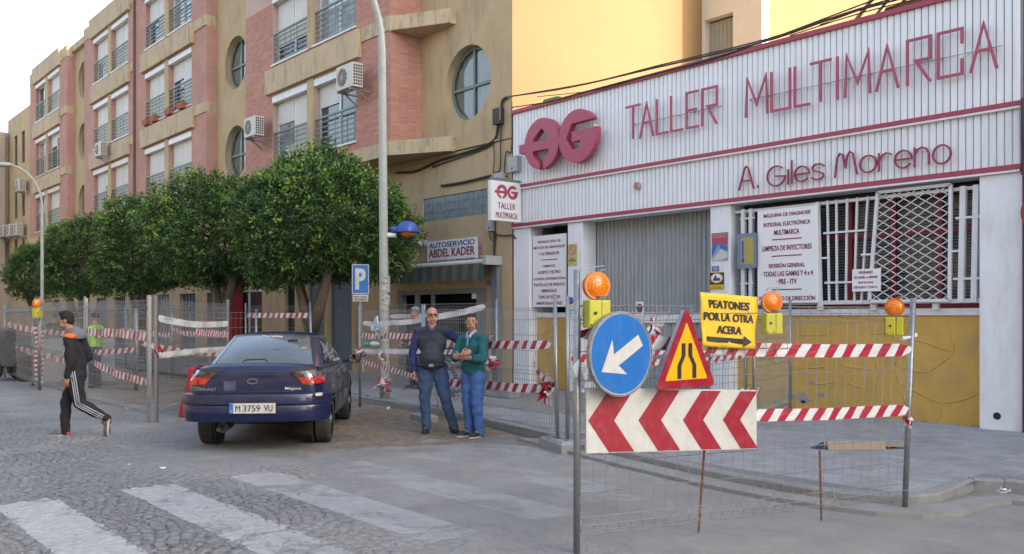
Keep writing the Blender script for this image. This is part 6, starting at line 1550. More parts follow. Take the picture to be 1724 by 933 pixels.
def car(label, loc, rz):
    c = thing('parked_car', label, 'car', loc, rz)
    B = lambda mb, nm, **k: mb.build(nm, c, local=True, **k)
    # body shell lofted along the length; y forward, origin under the rear axle
    st = [(-.89, .60, .52, .62, .96, .90), (-.865, .74, .46, .60, 1.03, .92), (-.76, .81, .43, .62, 1.075, .925), (-.55, .84, .38, .64, 1.065, .93), (-.25, .85, .26, .65, 1.03, .94), (.2, .85, .22, .65, .99, .95), (1.0, .85, .20, .64, .97, .95), (1.9, .85, .20, .63, .95, .94), (2.3, .848, .22, .62, .92, .90), (2.75, .84, .24, .60, .86, .84), (3.15, .81, .28, .56, .77, .74), (3.38, .70, .32, .50, .66, .62), (3.45, .45, .38, .48, .58, .55)]
    rings = []; N = 16
    for (y, w_, zb_, zm, zt, zs) in st:
        P = [(0, zb_), (w_ * .55, zb_), (w_ * .90, zb_ + .02), (w_ * .99, zb_ + .14), (w_, zm), (w_ * .985, zs - .10), (w_ * .93, zs), (w_ * .80, zt - .004), (w_ * .4, zt)]
        full = [(-x, z) for x, z in P[:0:-1]] + P; full = [(-a, b) for a, b in P[::-1][:-1]] + [(0, zb_)] + [p for p in P[1:]]
        # ordered: left top -> left bottom -> centre bottom -> right bottom -> right top -> centre top
        full = [(0, zt + .004)] + [(-a, b) for a, b in P[:0:-1]] + [(0, zb_)] + P[1:]
        rings.append([(a, y, b) for a, b in full])
    n = len(rings[0]); mb = MB().mat(blue_paint); mb.add([p for r in rings for p in r], [(i * n + k, i * n + (k + 1) % n, (i + 1) * n + (k + 1) % n, (i + 1) * n + k) for i in range(len(rings) - 1) for k in range(n)] + [tuple(range(n)), tuple((len(rings) - 1) * n + k for k in range(n))[::-1]])
    o = mb.build('body', None); ss = o.modifiers.new('s', 'SUBSURF'); ss.levels = 3; ss.render_levels = 3
    cut = MB()
    for y in (0, 2.58):
        for s_ in (-1, 1): cut.cyl((s_ * .60, y, .30), (s_ * 1.1, y, .30), .345, 32)
    co = cut.build('cutter'); bo = o.modifiers.new('b', 'BOOLEAN'); bo.object = co; bo.operation = 'DIFFERENCE'; bo.solver = 'EXACT'
    me = evalmesh(o); bpy.data.objects.remove(co); me.materials.clear(); me.materials.append(blue_paint); smooth_by_angle(me, 40); sub('body', me, c)
    for y in (0, 2.58):
        for s_ in (-1, 1): mb = MB().mat(trim_black); mb.cyl((s_ * .60, y, .30), (s_ * .62, y, .30), .34, 24); B(mb, 'wheel_well')
    # greenhouse: bulged patches
    zb0, zt0 = .93, 1.385
    def P4(a, b, c_, d, u, v): return (Vector(a) * (1 - u) + Vector(b) * u) * (1 - v) + (Vector(d) * (1 - u) + Vector(c_) * u) * v
    cor = {'rbl': (-.70, -.28, zb0 + .05), 'rbr': (.70, -.28, zb0 + .05), 'rtl': (-.525, .50, zt0), 'rtr': (.525, .50, zt0), 'fbl': (-.74, 2.30, zb0), 'fbr': (.74, 2.30, zb0), 'ftl': (-.53, 1.50, zt0), 'ftr': (.53, 1.50, zt0)}
    faces = {'rear': ('rbl', 'rbr', 'rtr', 'rtl', Vector((0, -.10, .05))), 'right': ('rbr', 'fbr', 'ftr', 'rtr', Vector((.055, 0, .0))), 'left': ('fbl', 'rbl', 'rtl', 'ftl', Vector((-.055, 0, 0))), 'front': ('fbr', 'fbl', 'ftl', 'ftr', Vector((0, .12, .04))), 'roof': ('rtl', 'rtr', 'ftr', 'ftl', Vector((0, 0, .045)))}
    def S(nm, u, v, off=0.0):
        a, b, c_, d, bl = faces[nm]; q = P4(cor[a], cor[b], cor[c_], cor[d], u, v)
        q = q + bl * (4 * u * (1 - u)) * (.35 + .65 * 4 * v * (1 - v)) if nm in ('rear', 'front') else q + bl * (16 * u * (1 - u) * v * (1 - v)) ** .5
        if off:
            e = 1e-3; du = S(nm, min(1, u + e), v) - S(nm, max(0, u - e), v); dv = S(nm, u, min(1, v + e)) - S(nm, u, max(0, v - e)); nn = du.cross(dv).normalized()
            q = q + nn * off
        return q
    mb = MB().mat(blue_paint); g = 14
    for nm in faces:
        mb.add([S(nm, i / g, j / g) for j in range(g + 1) for i in range(g + 1)], [(j * (g + 1) + i, j * (g + 1) + i + 1, (j + 1) * (g + 1) + i + 1, (j + 1) * (g + 1) + i) for j in range(g) for i in range(g)])
    me = mb.mesh('roof'); bm = bmesh.new(); bm.from_mesh(me); bmesh.ops.remove_doubles(bm, verts=bm.verts, dist=.002); bm.to_mesh(me); bm.free(); smooth_by_angle(me, 60); sub('cabin_shell', me, c)
    def gl(nm, u0, v0, u1, v1, mat, name, skew=(0, 0), off=.006, rim=True):
        mb = MB(); g = 12
        def uv(i, j, m_=0):
            v = v0 + (v1 - v0) * j / g; a, b = u0 + skew[0] * j / g, u1 + skew[1] * j / g; return a + (b - a) * i / g, v
        if rim:
            mb.mat(trim_black); e = .012
            mb.add([S(nm, min(1, max(0, uv(i, j)[0] + (e if i == g else -e if i == 0 else 0))), min(1, max(0, uv(i, j)[1] + (e * 2.2 if j == g else -e * 2.2 if j == 0 else 0))), off - .003) for j in range(g + 1) for i in range(g + 1)], [(j * (g + 1) + i, j * (g + 1) + i + 1, (j + 1) * (g + 1) + i + 1, (j + 1) * (g + 1) + i) for j in range(g) for i in range(g)])
        mb.mat(mat); mb.add([S(nm, *uv(i, j), off) for j in range(g + 1) for i in range(g + 1)], [(j * (g + 1) + i, j * (g + 1) + i + 1, (j + 1) * (g + 1) + i + 1, (j + 1) * (g + 1) + i) for j in range(g) for i in range(g)])
        return mb.build(name, c, local=True, smooth=True)
    rw = gl('rear', .055, .09, .945, .93, rear_glass, 'rear_window'); gl('front', .05, .06, .95, .94, car_glass, 'windscreen')
    for sd in ('right', 'left'):
        gl(sd, .13 if sd == 'right' else .56, .10, .44 if sd == 'right' else .87, .86, car_glass, 'side_window', skew=(.04, .0) if sd == 'right' else (0, -.04)); gl(sd, .47 if sd == 'right' else .14, .10, .86 if sd == 'right' else .53, .86, car_glass, 'side_window', skew=(0, -.12) if sd == 'right' else (.12, 0))
    q = MB(); co, polys, _, _ = text_mesh('Beretta', sign_white, bold=.02, width=.25, height=.10); q.mat(sign_white); q.add([S('rear', .5 + a, .885 + b, .010) for a, b in co], polys); q.build('rear_window_lettering', c, local=True)
    mb = MB().mat(trim_black); mb.tube([S('rear', .70, .72, .02), S('rear', .80, .76, .02)], .012, 6); mb.tube([S('rear', .30, .12, .012), S('rear', .33, .17, .012), S('rear', .5, .18, .012), S('rear', .53, .12, .012)], .006, 6); B(mb, 'brake_light_and_sticker')
    # wheels
    def wheel(x, y):
        s_ = 1 if x > 0 else -1; w_ = MB().mat(tyre_m); pr = []
        for (dx, r_) in ((-.09, .20), (-.095, .27), (-.085, .292), (-.06, .30), (.06, .30), (.085, .292), (.095, .27), (.09, .20)): pr.append((dx, r_))
        N = 32; vs = []; fs = []
        for k in range(N):
            a = 2 * math.pi * k / N
            for dx, r_ in pr: vs.append((x + s_ * dx, y + r_ * math.cos(a), .30 + r_ * math.sin(a)))
        m = len(pr)
        for k in range(N):
            for j in range(m - 1): fs.append((k * m + j, ((k + 1) % N) * m + j, ((k + 1) % N) * m + j + 1, k * m + j + 1))
        w_.add(vs, fs); wo = w_.build('tyre', None, smooth=False); smooth_by_angle(wo.data, 40); wo.name = 'wheel'; wo.parent = c
        tr_ = MB().mat(black_rub)
        for k in range(40): a = 2 * math.pi * k / 40; tr_.add([(x - .055, y + .299 * math.cos(a), .30 + .299 * math.sin(a)), (x + .055, y + .299 * math.cos(a), .30 + .299 * math.sin(a)), (x + .055, y + .302 * math.cos(a + .09), .30 + .302 * math.sin(a + .09)), (x - .055, y + .302 * math.cos(a + .09), .30 + .302 * math.sin(a + .09))], [(0, 1, 2, 3)])
        sub('tread', tr_.mesh('tread'), wo)
        r = MB().mat(rim_m); r.cyl((x + s_ * .04, y, .30), (x + s_ * .07, y, .30), .205, 28); r.cyl((x + s_ * .07, y, .30), (x + s_ * .095, y, .30), .06, 16)
        r.mat(trim_black)
        for k in range(8): a = 2 * math.pi * k / 8; r.cyl((x + s_ * .071, y + .14 * math.cos(a), .30 + .14 * math.sin(a)), (x + s_ * .074, y + .14 * math.cos(a), .30 + .14 * math.sin(a)), .03, 10)
        sub('rim', r.mesh('rim'), wo)
    for x, y in ((-.73, 0), (.73, 0), (-.73, 2.58), (.73, 2.58)): wheel(x, y)
    # rear bumper: wraps round, lofted across the width
    mb = MB().mat(blue_paint); sec = [(0, .38), (.055, .375), (.075, .43), (.085, .55), (.075, .57), (.098, .59), (.10, .66), (.085, .705), (.04, .72), (0, .715)]
    xs = np.linspace(-1, 1, 25); vs = []; fs = []
    for i, t_ in enumerate(xs):
        a = t_ * R(72); bx = .80 * math.copysign(min(1, abs(math.sin(a)) ** .9 * 1.06), t_); by = -.845 + .33 * (1 - math.cos(a)) ** 2.2 * 1.6
        by -= .045; bx *= 1.035; nx, ny = math.sin(a) ** 3, -1 + abs(math.sin(a)) ** 3 * .9
        for d_, z in sec: vs.append((bx + nx * d_ * .9, by + ny * d_, z))
    m = len(sec)
    for i in range(24):
        for j in range(m - 1): fs.append((i * m + j, (i + 1) * m + j, (i + 1) * m + j + 1, i * m + j + 1))
    mb.add(vs, fs); o = B(mb, 'rear_bumper'); smooth_by_angle(o.data, 35)
    def rear_y(x, z):          # body rear surface in front of which details sit
        w0 = min(1, abs(x) / .80); return -.925 + .10 * w0 ** 3 + .10 * max(0, z - .9) * 1.5 * 0
    # cast the rear details onto the body by ray
    bodyme = [k for k in kids(c) if k.name.startswith('body')][0]; bm = bmesh.new(); bm.from_mesh(bodyme.data)
    from mathutils.bvhtree import BVHTree
    bvh = BVHTree.FromBMesh(bm); bm.free()
    def onrear(x, z, off=.006):
        h = bvh.ray_cast(Vector((x, -2, z)), Vector((0, 1, 0)))
        if h[0] is None: return Vector((x, -.6, z))
        return h[0] + Vector((h[1].x * off, h[1].y * off, h[1].z * off)) if h[1].y < 0 else h[0] - Vector(h[1]) * off
    def patch(poly4, nu, nv, off, mat, name, name_o=None):
        mb = MB().mat(mat); a, b, c_, d = [Vector((p[0], p[1])) for p in poly4]; vs = []
        for j in range(nv + 1):
            for i in range(nu + 1):
                q = (a * (1 - i / nu) + b * i / nu) * (1 - j / nv) + (d * (1 - i / nu) + c_ * i / nu) * j / nv; vs.append(onrear(q.x, q.y, off))
        k = nu + 1; fs = [(j * k + i, j * k + i + 1, (j + 1) * k + i + 1, (j + 1) * k + i) for j in range(nv) for i in range(nu)]
        back = [v - Vector((0, -.02, 0)) for v in vs]; nB = len(vs); bd = [i for i in range(k)] + [j * k + nu for j in range(1, nv + 1)] + [nv * k + i for i in range(nu - 1, -1, -1)] + [j * k for j in range(nv - 1, 0, -1)]
        mb.add(vs + back, fs + [(bd[i], bd[(i + 1) % len(bd)], nB + bd[(i + 1) % len(bd)], nB + bd[i]) for i in range(len(bd))]); return mb.build(name, c, local=True, smooth=False)
    # boot lid outline groove and plate recess
    mb = MB().mat(trim_black); pl = [(-.56, .735), (-.60, .80), (-.56, .86), (-.40, .98), (-.36, 1.0), (.36, 1.0), (.40, .98), (.56, .86), (.60, .80), (.56, .735)]; mb.tube([onrear(x, z, .002) for x, z in pl] , .006, 6); 
    mb.tube([onrear(x, z, .002) for x, z in ((-.78, .735), (-.4, .73), (0, .73), (.4, .73), (.78, .735))], .008, 6); B(mb, 'boot_seam')
    for s_ in (-1, 1):
        patch([(s_ * .42, .97), (s_ * .79, .985), (s_ * .80, .815), (s_ * .58, .815)], 8, 4, .014, tail_dark, 'tail_light')
        patch([(s_ * .52, .90), (s_ * .655, .90), (s_ * .655, .825), (s_ * .585, .825)], 4, 3, .020, tail_red, 'brake_lens'); patch([(s_ * .665, .90), (s_ * .79, .90), (s_ * .795, .825), (s_ * .665, .825)], 4, 3, .020, tail_red, 'brake_lens')
        patch([(s_ * .42, 1.005), (s_ * .77, 1.02), (s_ * .78, .99), (s_ * .41, .985)], 6, 1, .008, trim_black, 'light_seal')
    pm = M('faded_paint_patch', (.10, .09, .13), (.03, .035, .12), 14, .5); patch([(-.36, .86), (-.22, .86), (-.22, .75), (-.36, .75)], 3, 3, .004, pm, 'worn_patch')
    patch([(.70, .715), (.745, .715), (.745, .68), (.70, .68)], 1, 1, .10, sign_white, 'sticker')
    patch([(-.72, .80), (-.64, .80), (-.64, .75), (-.72, .75)], 2, 2, .006, M('green_sticker', (.12, .16, .07), (.05, .07, .10), 20, .5), 'sticker')
    def rear_text(s_, x, z, w_, h, mat, off, name):
        q = MB().mat(mat); co, polys, _, _ = text_mesh(s_, mat, bold=.01, width=w_, height=h); q.add([onrear(x + a, z + b, off) for a, b in co], polys); q.build(name, c, local=True)
    rear_text('RENAULT', -.54, .768, .19, .032, rim_m, .012, 'badge_lettering'); rear_text('Mégane', .46, .768, .19, .045, sign_white, .012, 'badge_lettering')
    mb = MB().mat(rim_m); mb.tube([onrear(-.02 + .06 * math.cos(a), .86 + .03 * math.sin(a), .01) for a in np.linspace(0, 6.28, 20)], .004, 5); B(mb, 'boot_lock')
    # number plate
    yb = -.99; mb = MB().mat(sign_white); mb.box(-.27, yb - .012, .485, .27, yb + .05, .605); mb.mat(M('plate_blue', (.03, .14, .48), rough=.4)); mb.box(-.268, yb - .015, .487, -.225, yb - .011, .603); mb.mat(trim_black); mb.box(-.28, yb - .006, .478, .28, yb + .05, .612)
    B(mb, 'number_plate'); q = MB(); fq = frame((0, yb - .015, 0), (1, 0, 0)); put_text(q, text_mesh('M', ink, width=.055, height=.075), fq, -.17, .545, .002); put_text(q, text_mesh('3759', ink, width=.20, height=.075), fq, -.01, .545, .002); put_text(q, text_mesh('VU', ink, width=.10, height=.075), fq, .185, .545, .002); put_text(q, text_mesh('E', sign_white, width=.02, height=.025), fq, -.246, .515, .002); B(q, 'plate_lettering')
    # mirrors, door seams, handles, exhaust, axle
    for s_ in (-1, 1):
        mb = MB().mat(trim_black); mb.bar((s_ * .80, 1.78, .97), (s_ * .92, 1.76, .99), .05, .04); mb.ell((s_ * .965, 1.76, 1.0), (.10, .06, .07), 16, 10); mi = B(mb, 'wing_mirror', smooth=True)
        q = MB().mat(M('mirror_glass', (.30, .30, .26), (.02, .02, .02), 9, .02, metal=1.0)) if 'mirror_glass' not in bpy.data.materials else MB().mat(bpy.data.materials['mirror_glass']); q.tube([(s_ * .965, 1.705, 1.0), (s_ * .965, 1.70, 1.0)], [.07, .068], 18); sub('mirror_glass', q.mesh('mirror_glass'), mi)
        mb = MB().mat(trim_black)
        for y in (.52, 1.25, 2.05): mb.tube([(s_ * .845, y, .30), (s_ * .853, y + .0, .60), (s_ * .83, y, .90)], .005, 5)
        mb.tube([(s_ * .86, -.35, .60), (s_ * .862, 1, .60), (s_ * .858, 2.2, .58)], .012, 6); mb.bar((s_ * .85, .65, .80), (s_ * .85, .82, .80), .03, .03); mb.bar((s_ * .85, 1.35, .80), (s_ * .85, 1.52, .80), .03, .03); B(mb, 'side_trim')
    mb = MB().mat(trim_black); mb.tube([(-.42, -.6, .30), (-.42, -.90, .28)], .028, 10); mb.box(-.62, -.05, .26, .62, .05, .34); mb.box(-.60, -.62, .34, .60, 2.9, .42); mb.tube([(-.42, -.3, .30), (-.40, -.75, .29)], .07, 10); B(mb, 'underbody')
    mb = MB().mat(trim_black); mb.prism([(.28, .45), (.34, .52), (.30, .66), (.24, .6)], lambda u, v, w_: (u, .95 + v * .0 + w_, .9 + v * .35), .3); mb.ell((.35, 1.1, 1.12), (.12, .07, .13), 10, 6); mb.ell((-.35, 1.1, 1.12), (.12, .07, .13), 10, 6); B(mb, 'headrest')
    return c
cdir = (VD + RD * (-.09)).normalized()
rc_ = at(427, 0, 10.72); org = Vector((rc_.x, rc_.y, 0)) + cdir * .93
car('dark blue saloon car seen from behind with smoked tail lights and a white number plate', org, math.atan2(-cdir.x, cdir.y))
# ================================================================ PEOPLE
skin1 = M('skin_tanned', (.38, .19, .125), (.36, .175, .113), 14, .6, world=False); skin2 = M('skin_ruddy', (.42, .21, .145), (.40, .195, .13), 14, .6, world=False); skin3 = M('skin_olive', (.28, .15, .095), (.265, .14, .088), 14, .6, world=False)
def cloth(name, c, rough=.9): return M(name, c, tuple(x * .72 for x in c), 7, rough, .7, 22, world=False)
def remesh(mb, vox, sm, it=6, fold=0.0, fs=9.0, seed=0):
    o = mb.build('tmp'); m_ = o.modifiers.new('r', 'REMESH'); m_.mode = 'VOXEL'; m_.voxel_size = vox
    k = o.modifiers.new('s', 'SMOOTH'); k.factor = .5; k.iterations = it
    me = evalmesh(o)
    if fold:
        n = len(me.vertices); co = np.empty(n * 3, 'f'); no = np.empty(n * 3, 'f'); me.vertices.foreach_get('co', co); me.vertices.foreach_get('normal', no); co = co.reshape(-1, 3); no = no.reshape(-1, 3)
        for i in range(n):
            p = Vector(co[i]); d = noise.noise(Vector((p.x * fs, p.y * fs, p.z * fs * 1.7 + seed))) + .5 * noise.noise(p * fs * 2.3); co[i] += no[i] * d * fold
        me.vertices.foreach_set('co', co.ravel()); me.update()
    me.materials.clear(); me.materials.append(sm); me.shade_smooth(); return me
def hand(mb, wrist, dirn, palm_n, side, curl=.5, s=1.0):
    """palm box-ish ellipsoid, four fingers, thumb; dirn = towards the fingertips, palm_n = palm normal, side = +1 if the thumb lies on dirn x palm_n"""
    w_, d, n = Vector(wrist), Vector(dirn).normalized(), Vector(palm_n).normalized(); n = (n - d * n.dot(d)).normalized(); u = d.cross(n) * side
    Mx = Matrix((u, n, d)).transposed()
    c = w_ + d * .048 * s; mb.ell(c, (.041 * s, .017 * s, .052 * s), 14, 8, Mx)
    for k, (off, L_) in enumerate(((.030, .070), (.011, .080), (-.009, .074), (-.027, .058))):
        a = w_ + d * .082 * s + u * off * s; c1 = curl * (.55 + .1 * k); b = a + (d * math.cos(c1) + n * math.sin(c1)) * L_ * .5 * s; c2 = c1 + curl * 1.0; e = b + (d * math.cos(c2) + n * math.sin(c2)) * L_ * .5 * s
        mb.capsule(a, .0095 * s, b, .0088 * s, 8); mb.capsule(b, .0088 * s, e, .0072 * s, 8)
    a = w_ + d * .025 * s + u * .034 * s; b = a + (d * .6 + u * .7 + n * .25).normalized() * .038 * s; e = b + (d * .9 + u * .15 + n * .35).normalized() * .032 * s
    mb.capsule(a, .013 * s, b, .011 * s, 8); mb.capsule(b, .0105 * s, e, .0085 * s, 8)
def head(mb, c, f, s=1.0, tilt=0, chin=1.0):
    """c centre of the head, f facing direction (horizontal-ish)"""
    f = Vector(f).normalized(); up = (Vector((0, 0, 1)) - f * f.z).normalized(); r_ = f.cross(up); Mx = Matrix((r_, f, up)).transposed(); c = Vector(c)
    def P(x, y, z): return c + Mx @ Vector((x, y, z)) * s
    mb.ell(P(0, -.008, .028), (.074 * s, .092 * s, .086 * s), 18, 12, Mx); mb.ell(P(0, .026, -.030), (.058 * s, .062 * s, .078 * s), 16, 10, Mx)
    mb.ell(P(0, .050, -.082), (.030 * s, .030 * s, .024 * s * chin), 12, 8, Mx); mb.ell(P(.030, .045, -.062), (.030 * s, .034 * s, .03 * s), 10, 6, Mx); mb.ell(P(-.030, .045, -.062), (.030 * s, .034 * s, .03 * s), 10, 6, Mx)
    mb.capsule(P(0, .088, .012), .009 * s, P(0, .108, -.022), .013 * s, 8); mb.ell(P(.012, .096, -.027), (.009 * s,) * 3, 8, 6); mb.ell(P(-.012, .096, -.027), (.009 * s,) * 3, 8, 6)
    mb.capsule(P(-.038, .078, .026), .011 * s, P(.038, .078, .026), .011 * s, 8)
    mb.capsule(P(-.020, .086, -.052), .008 * s, P(.020, .086, -.052), .008 * s, 8); mb.capsule(P(-.017, .084, -.064), .009 * s, P(.017, .084, -.064), .009 * s, 8)
    for k in (-1, 1): mb.ell(P(k * .036, .062, -.008), (.022 * s, .02 * s, .018 * s), 8, 6); mb.ell(P(k * .074, -.005, -.005), (.010 * s, .020 * s, .032 * s), 10, 8, Mx)
    return P, Mx
sclera = M('eye_white', (.36, .33, .31), rough=.3)
def face_parts(t, P, Mx, hairm, s=1.0, hair='short', glasses=False, mouth=None, brow=None):
    for k in (-1, 1):
        q = MB().mat(sclera); q.ell(P(k * .031, .074, .006), (.010 * s, .009 * s, .0055 * s), 10, 8, Mx); q.mat(ink); q.ell(P(k * .031, .0835, .006), (.006 * s, .004 * s, .006 * s), 8, 6, Mx); q.build('eye', t, local=True, smooth=True)
        q = MB().mat(brow or hairm); q.capsule(P(k * .016, .090, .030), .0038 * s, P(k * .047, .078, .032), .003 * s, 6); q.build('eyebrow', t, local=True)
    q = MB().mat(mouth or M('lips', (.25, .09, .07))); q.capsule(P(-.020, .0925, -.058), .004 * s, P(.020, .0925, -.058), .004 * s, 6); q.build('mouth', t, local=True)
    q = MB()
    if hair == 'short':
        q.ell(P(0, -.018, .038), (.080 * s, .092 * s, .084 * s), 20, 12, Mx); q.ell(P(0, .045, .085), (.058 * s, .036 * s, .03 * s), 12, 8, Mx); q.ell(P(0, -.055, -.01), (.066 * s, .05 * s, .055 * s), 14, 8, Mx)
    elif hair == 'thick':
        q.ell(P(0, -.014, .045), (.083 * s, .094 * s, .090 * s), 20, 12, Mx); q.ell(P(0, .055, .10), (.060 * s, .036 * s, .034 * s), 12, 8, Mx); q.ell(P(0, -.05, .0), (.074 * s, .055 * s, .06 * s), 14, 8, Mx); q.ell(P(0, .01, .105), (.065 * s, .07 * s, .036 * s), 12, 8, Mx)
    elif hair == 'bald':
        q.ell(P(0, -.045, .012), (.0785 * s, .064 * s, .060 * s), 18, 10, Mx); q.ell(P(.05, -.01, .02), (.028 * s, .05 * s, .036 * s), 10, 6, Mx); q.ell(P(-.05, -.01, .02), (.028 * s, .05 * s, .036 * s), 10, 6, Mx)
    if q.v: me = remesh(q, .008, hairm, 2, .003, 60); sub('hair', me, t)
    if glasses:
        q = MB().mat(ink)
        for k in (-1, 1):
            q.ell(P(k * .032, .100, .008), (.025 * s, .008 * s, .018 * s), 14, 8, Mx); q.capsule(P(k * .056, .092, .012), .003, P(k * .080, .0, .012), .003, 6)
        q.capsule(P(-.012, .103, .012), .003, P(.012, .103, .012), .003, 6); q.build('sunglasses', t, local=True)
def limb(mb, pts, rs):
    for i in range(len(pts) - 1): mb.capsule(pts[i], rs[i], pts[i + 1], rs[i + 1], 14)
def shoe(t, heel, toe, mat, sole, w_=.05, h=.09, up=(0, 0, 1)):
    a, b = Vector(heel), Vector(toe); d = (b - a).normalized(); up = (Vector(up) - d * Vector(up).dot(d)).normalized(); x = d.cross(up); L_ = (b - a).length; Mx = Matrix((x, d, up)).transposed()
    q = MB(); c = a.lerp(b, .5); q.ell(a + d * L_ * .22 + up * .045, (w_ * .85, L_ * .26, h * .75), 12, 8, Mx); q.ell(a + d * L_ * .66 + up * .032, (w_, L_ * .36, h * .55), 12, 8, Mx); q.capsule(a + d * L_ * .15 + up * .04, .044, a + d * L_ * .75 + up * .03, .04, 10)
    me = remesh(q, .009, mat, 3); o = sub('shoe', me, t)
    n = 14; P = []
    for k in range(n):
        an = 2 * math.pi * k / n; P.append((w_ * .98 * math.cos(an) * (1 - .12 * math.sin(an) * -1), L_ * .52 * math.sin(an)))
    q = MB().mat(sole); q.prism(P, lambda u, v, w2: c + x * u + d * v + up * (w2 - .004), .024); sub('sole', q.mesh('sole'), o)
    return o
def person(label, loc, rz, J, skin, top, trousers, shoes, hairm, hair='short', headf=(0, 1, 0), hs=1.0, glasses=False, sleeves='long', belly=.0, hands=None, vest=None, collar=None, detail=True, group=None, tw=1.0, chin=1.0, cuff=None):
    """J: joints in the person's frame (x right hand side, y forward, z up)"""
    t = thing('person', label, 'person', loc, rz, group); V_ = {k: Vector(v) for k, v in J.items()}; vx = .010 if detail else .02
    # one continuous body
    q = MB(); P, Mx = head(q, V_['head'], headf, hs, chin=chin)
    q.capsule(V_['neck'] - Vector((0, 0, .04)), .058 * tw, V_['head'] - Vector((0, 0, .04)), .052, 12); q.capsule(V_['neck'] - Vector((0, 0, .12)), .075, V_['pelvis'], .085, 12); q.capsule(V_['sR'] - Vector((0, 0, .02)), .045, V_['sL'] - Vector((0, 0, .02)), .045, 10); q.capsule(V_['hR'], .075, V_['hL'], .075, 10)
    for s_ in 'RL':
        limb(q, [V_['s' + s_], V_['e' + s_], V_['w' + s_]], [.045, .036, .026]); limb(q, [V_['h' + s_], V_['k' + s_], V_['a' + s_]], [.07, .048, .036])
        q.capsule(V_['a' + s_], .036, V_['a' + s_].lerp(V_['t' + s_], .6) - Vector((0, 0, .02)), .03, 8)
    hq = MB()
    for s_, sg in (('R', 1), ('L', -1)):
        dd, pn, cu = hands[s_]; hand(q, V_['w' + s_], dd, pn, sg, cu, 1.0)
    sub('body', remesh(q, .0062 if detail else .015, skin, 2), t)
    if detail: face_parts(t, P, Mx, hairm, hs, hair, glasses)
    elif hair:
        q = MB(); q.ell(P(0, -.018, .045), (.082, .094, .082), 14, 8, Mx); sub('hair', remesh(q, .014, hairm, 2), t)
    # trousers
    q = MB(); pv = V_['pelvis']; q.ell(pv + Vector((0, 0, .02)), (.165 * tw, .115 * tw + belly * .3, .13), 18, 10); q.ell(pv + Vector((0, -.045, -.04)), (.14, .09, .11), 14, 8)
    for s_ in 'RL':
        a, k, h_ = V_['a' + s_], V_['k' + s_], V_['h' + s_]; f_ = cuff or .060
        limb(q, [h_, h_.lerp(k, .5), k, k.lerp(a, .5), a - (k - a).normalized() * .035], [.108 * tw, .096 * tw, .080, .073, f_ + .008])
    sub('trousers', remesh(q, vx, trousers, 5, .016 if detail else 0, 7, 3), t)
    # top
    q = MB(); nk = V_['neck']; ch = nk.lerp(pv, .38); ws_ = nk.lerp(pv, .78)
    q.ell(ch + Vector((0, .005, -.01)), (.185 * tw, .118 * tw, .20), 18, 10); q.ell(ws_ + Vector((0, belly * .8, 0)), (.168 * tw, .118 * tw + belly, .17), 18, 10); q.ell(ws_ + Vector((0, belly * .4, -.09)), (.168 * tw, .115 * tw + belly * .7, .09), 18, 8)
    q.capsule(V_['sR'] + Vector((-.0, 0, .0)), .070, nk - Vector((0, 0, .03)), .066, 12); q.capsule(V_['sL'], .070, nk - Vector((0, 0, .03)), .066, 12)
    arms = q if vest is None else MB()
    for s_ in 'RL':
        a, e_, w_ = V_['s' + s_], V_['e' + s_], V_['w' + s_]
        if sleeves == 'pushed': limb(arms, [a, e_, e_.lerp(w_, .30)], [.072, .062, .060])
        else: limb(arms, [a, e_, e_.lerp(w_, .5), w_ - (w_ - e_).normalized() * .012], [.072, .060, .052, .044])
    q.capsule(ch + Vector((0, .01, -.05)), .13 * tw, ws_ + Vector((0, belly * .8, 0)), .135 * tw + belly * .3, 14); sub('top', remesh(q, vx, top, 12, .015 if detail else 0, 7, 8), t)
    if vest is not None: sub('sleeves', remesh(arms, vx, vest, 5, .010, 12, 5), t)
    if collar is not None:
        q = MB().mat(collar); 
        for k in (-1, 1): q.add([nk + Vector((k * .075, -.02, .055)), nk + Vector((k * .062, .065, .03)), nk + Vector((k * .045, .125, -.055)), nk + Vector((k * .012, .112, -.01)), nk + Vector((k * .05, .06, .045))], [(0, 1, 4), (1, 2, 3, 4)])
        q.add([nk + Vector((-.016, .110, -.02)), nk + Vector((.016, .110, -.02)), nk + Vector((.004, .128, -.16)), nk + Vector((-.004, .128, -.16))], [(0, 1, 2, 3)])
        o = q.build('collar', t, local=True); m_ = o.modifiers.new('t', 'SOLIDIFY'); m_.thickness = .006
    for s_ in 'RL':
        a, b = V_['a' + s_], V_['t' + s_]; d = b - a; upf = J.get('u' + s_, (0, 0, 1)); hl = J.get('x' + s_)
        heel = Vector(hl) if hl is not None else Vector((a.x, a.y, 0)) - Vector((d.x, d.y, 0)).normalized() * .06
        shoe(t, heel, b, shoes[0], shoes[1], up=upf)
    return t, V_, P, Mx
navy = cloth('navy_knit', (.030, .036, .052)); blue_shirt = cloth('blue_shirt', (.022, .036, .125)); jeans = cloth('worn_jeans', (.045, .085, .17)); teal = cloth('teal_jumper', (.008, .105, .115)); bjeans = cloth('bright_blue_trousers', (.06, .135, .36)); blackc = cloth('black_tracksuit', (.012, .012, .017)); pale_shirt = cloth('pale_blue_shirt', (.30, .42, .60))
grey_hair = cloth('grey_hair', (.12, .105, .095)); brown_hair = cloth('dark_grey_brown_hair', (.045, .034, .028)); black_hair = cloth('black_hair', (.014, .011, .010)); dark_shoe = M('dark_shoe', (.02, .02, .025), rough=.6); sole_w = M('pale_sole', (.45, .44, .42), rough=.7); hiviz = M('hi_vis_lime', (.28, .62, .06), (.24, .54, .05), 6, .7); dkcloth = cloth('dark_work_trousers', (.02, .025, .05))
def face_yaw(dirv): return math.atan2(-dirv.x, dirv.y)
back = -VD
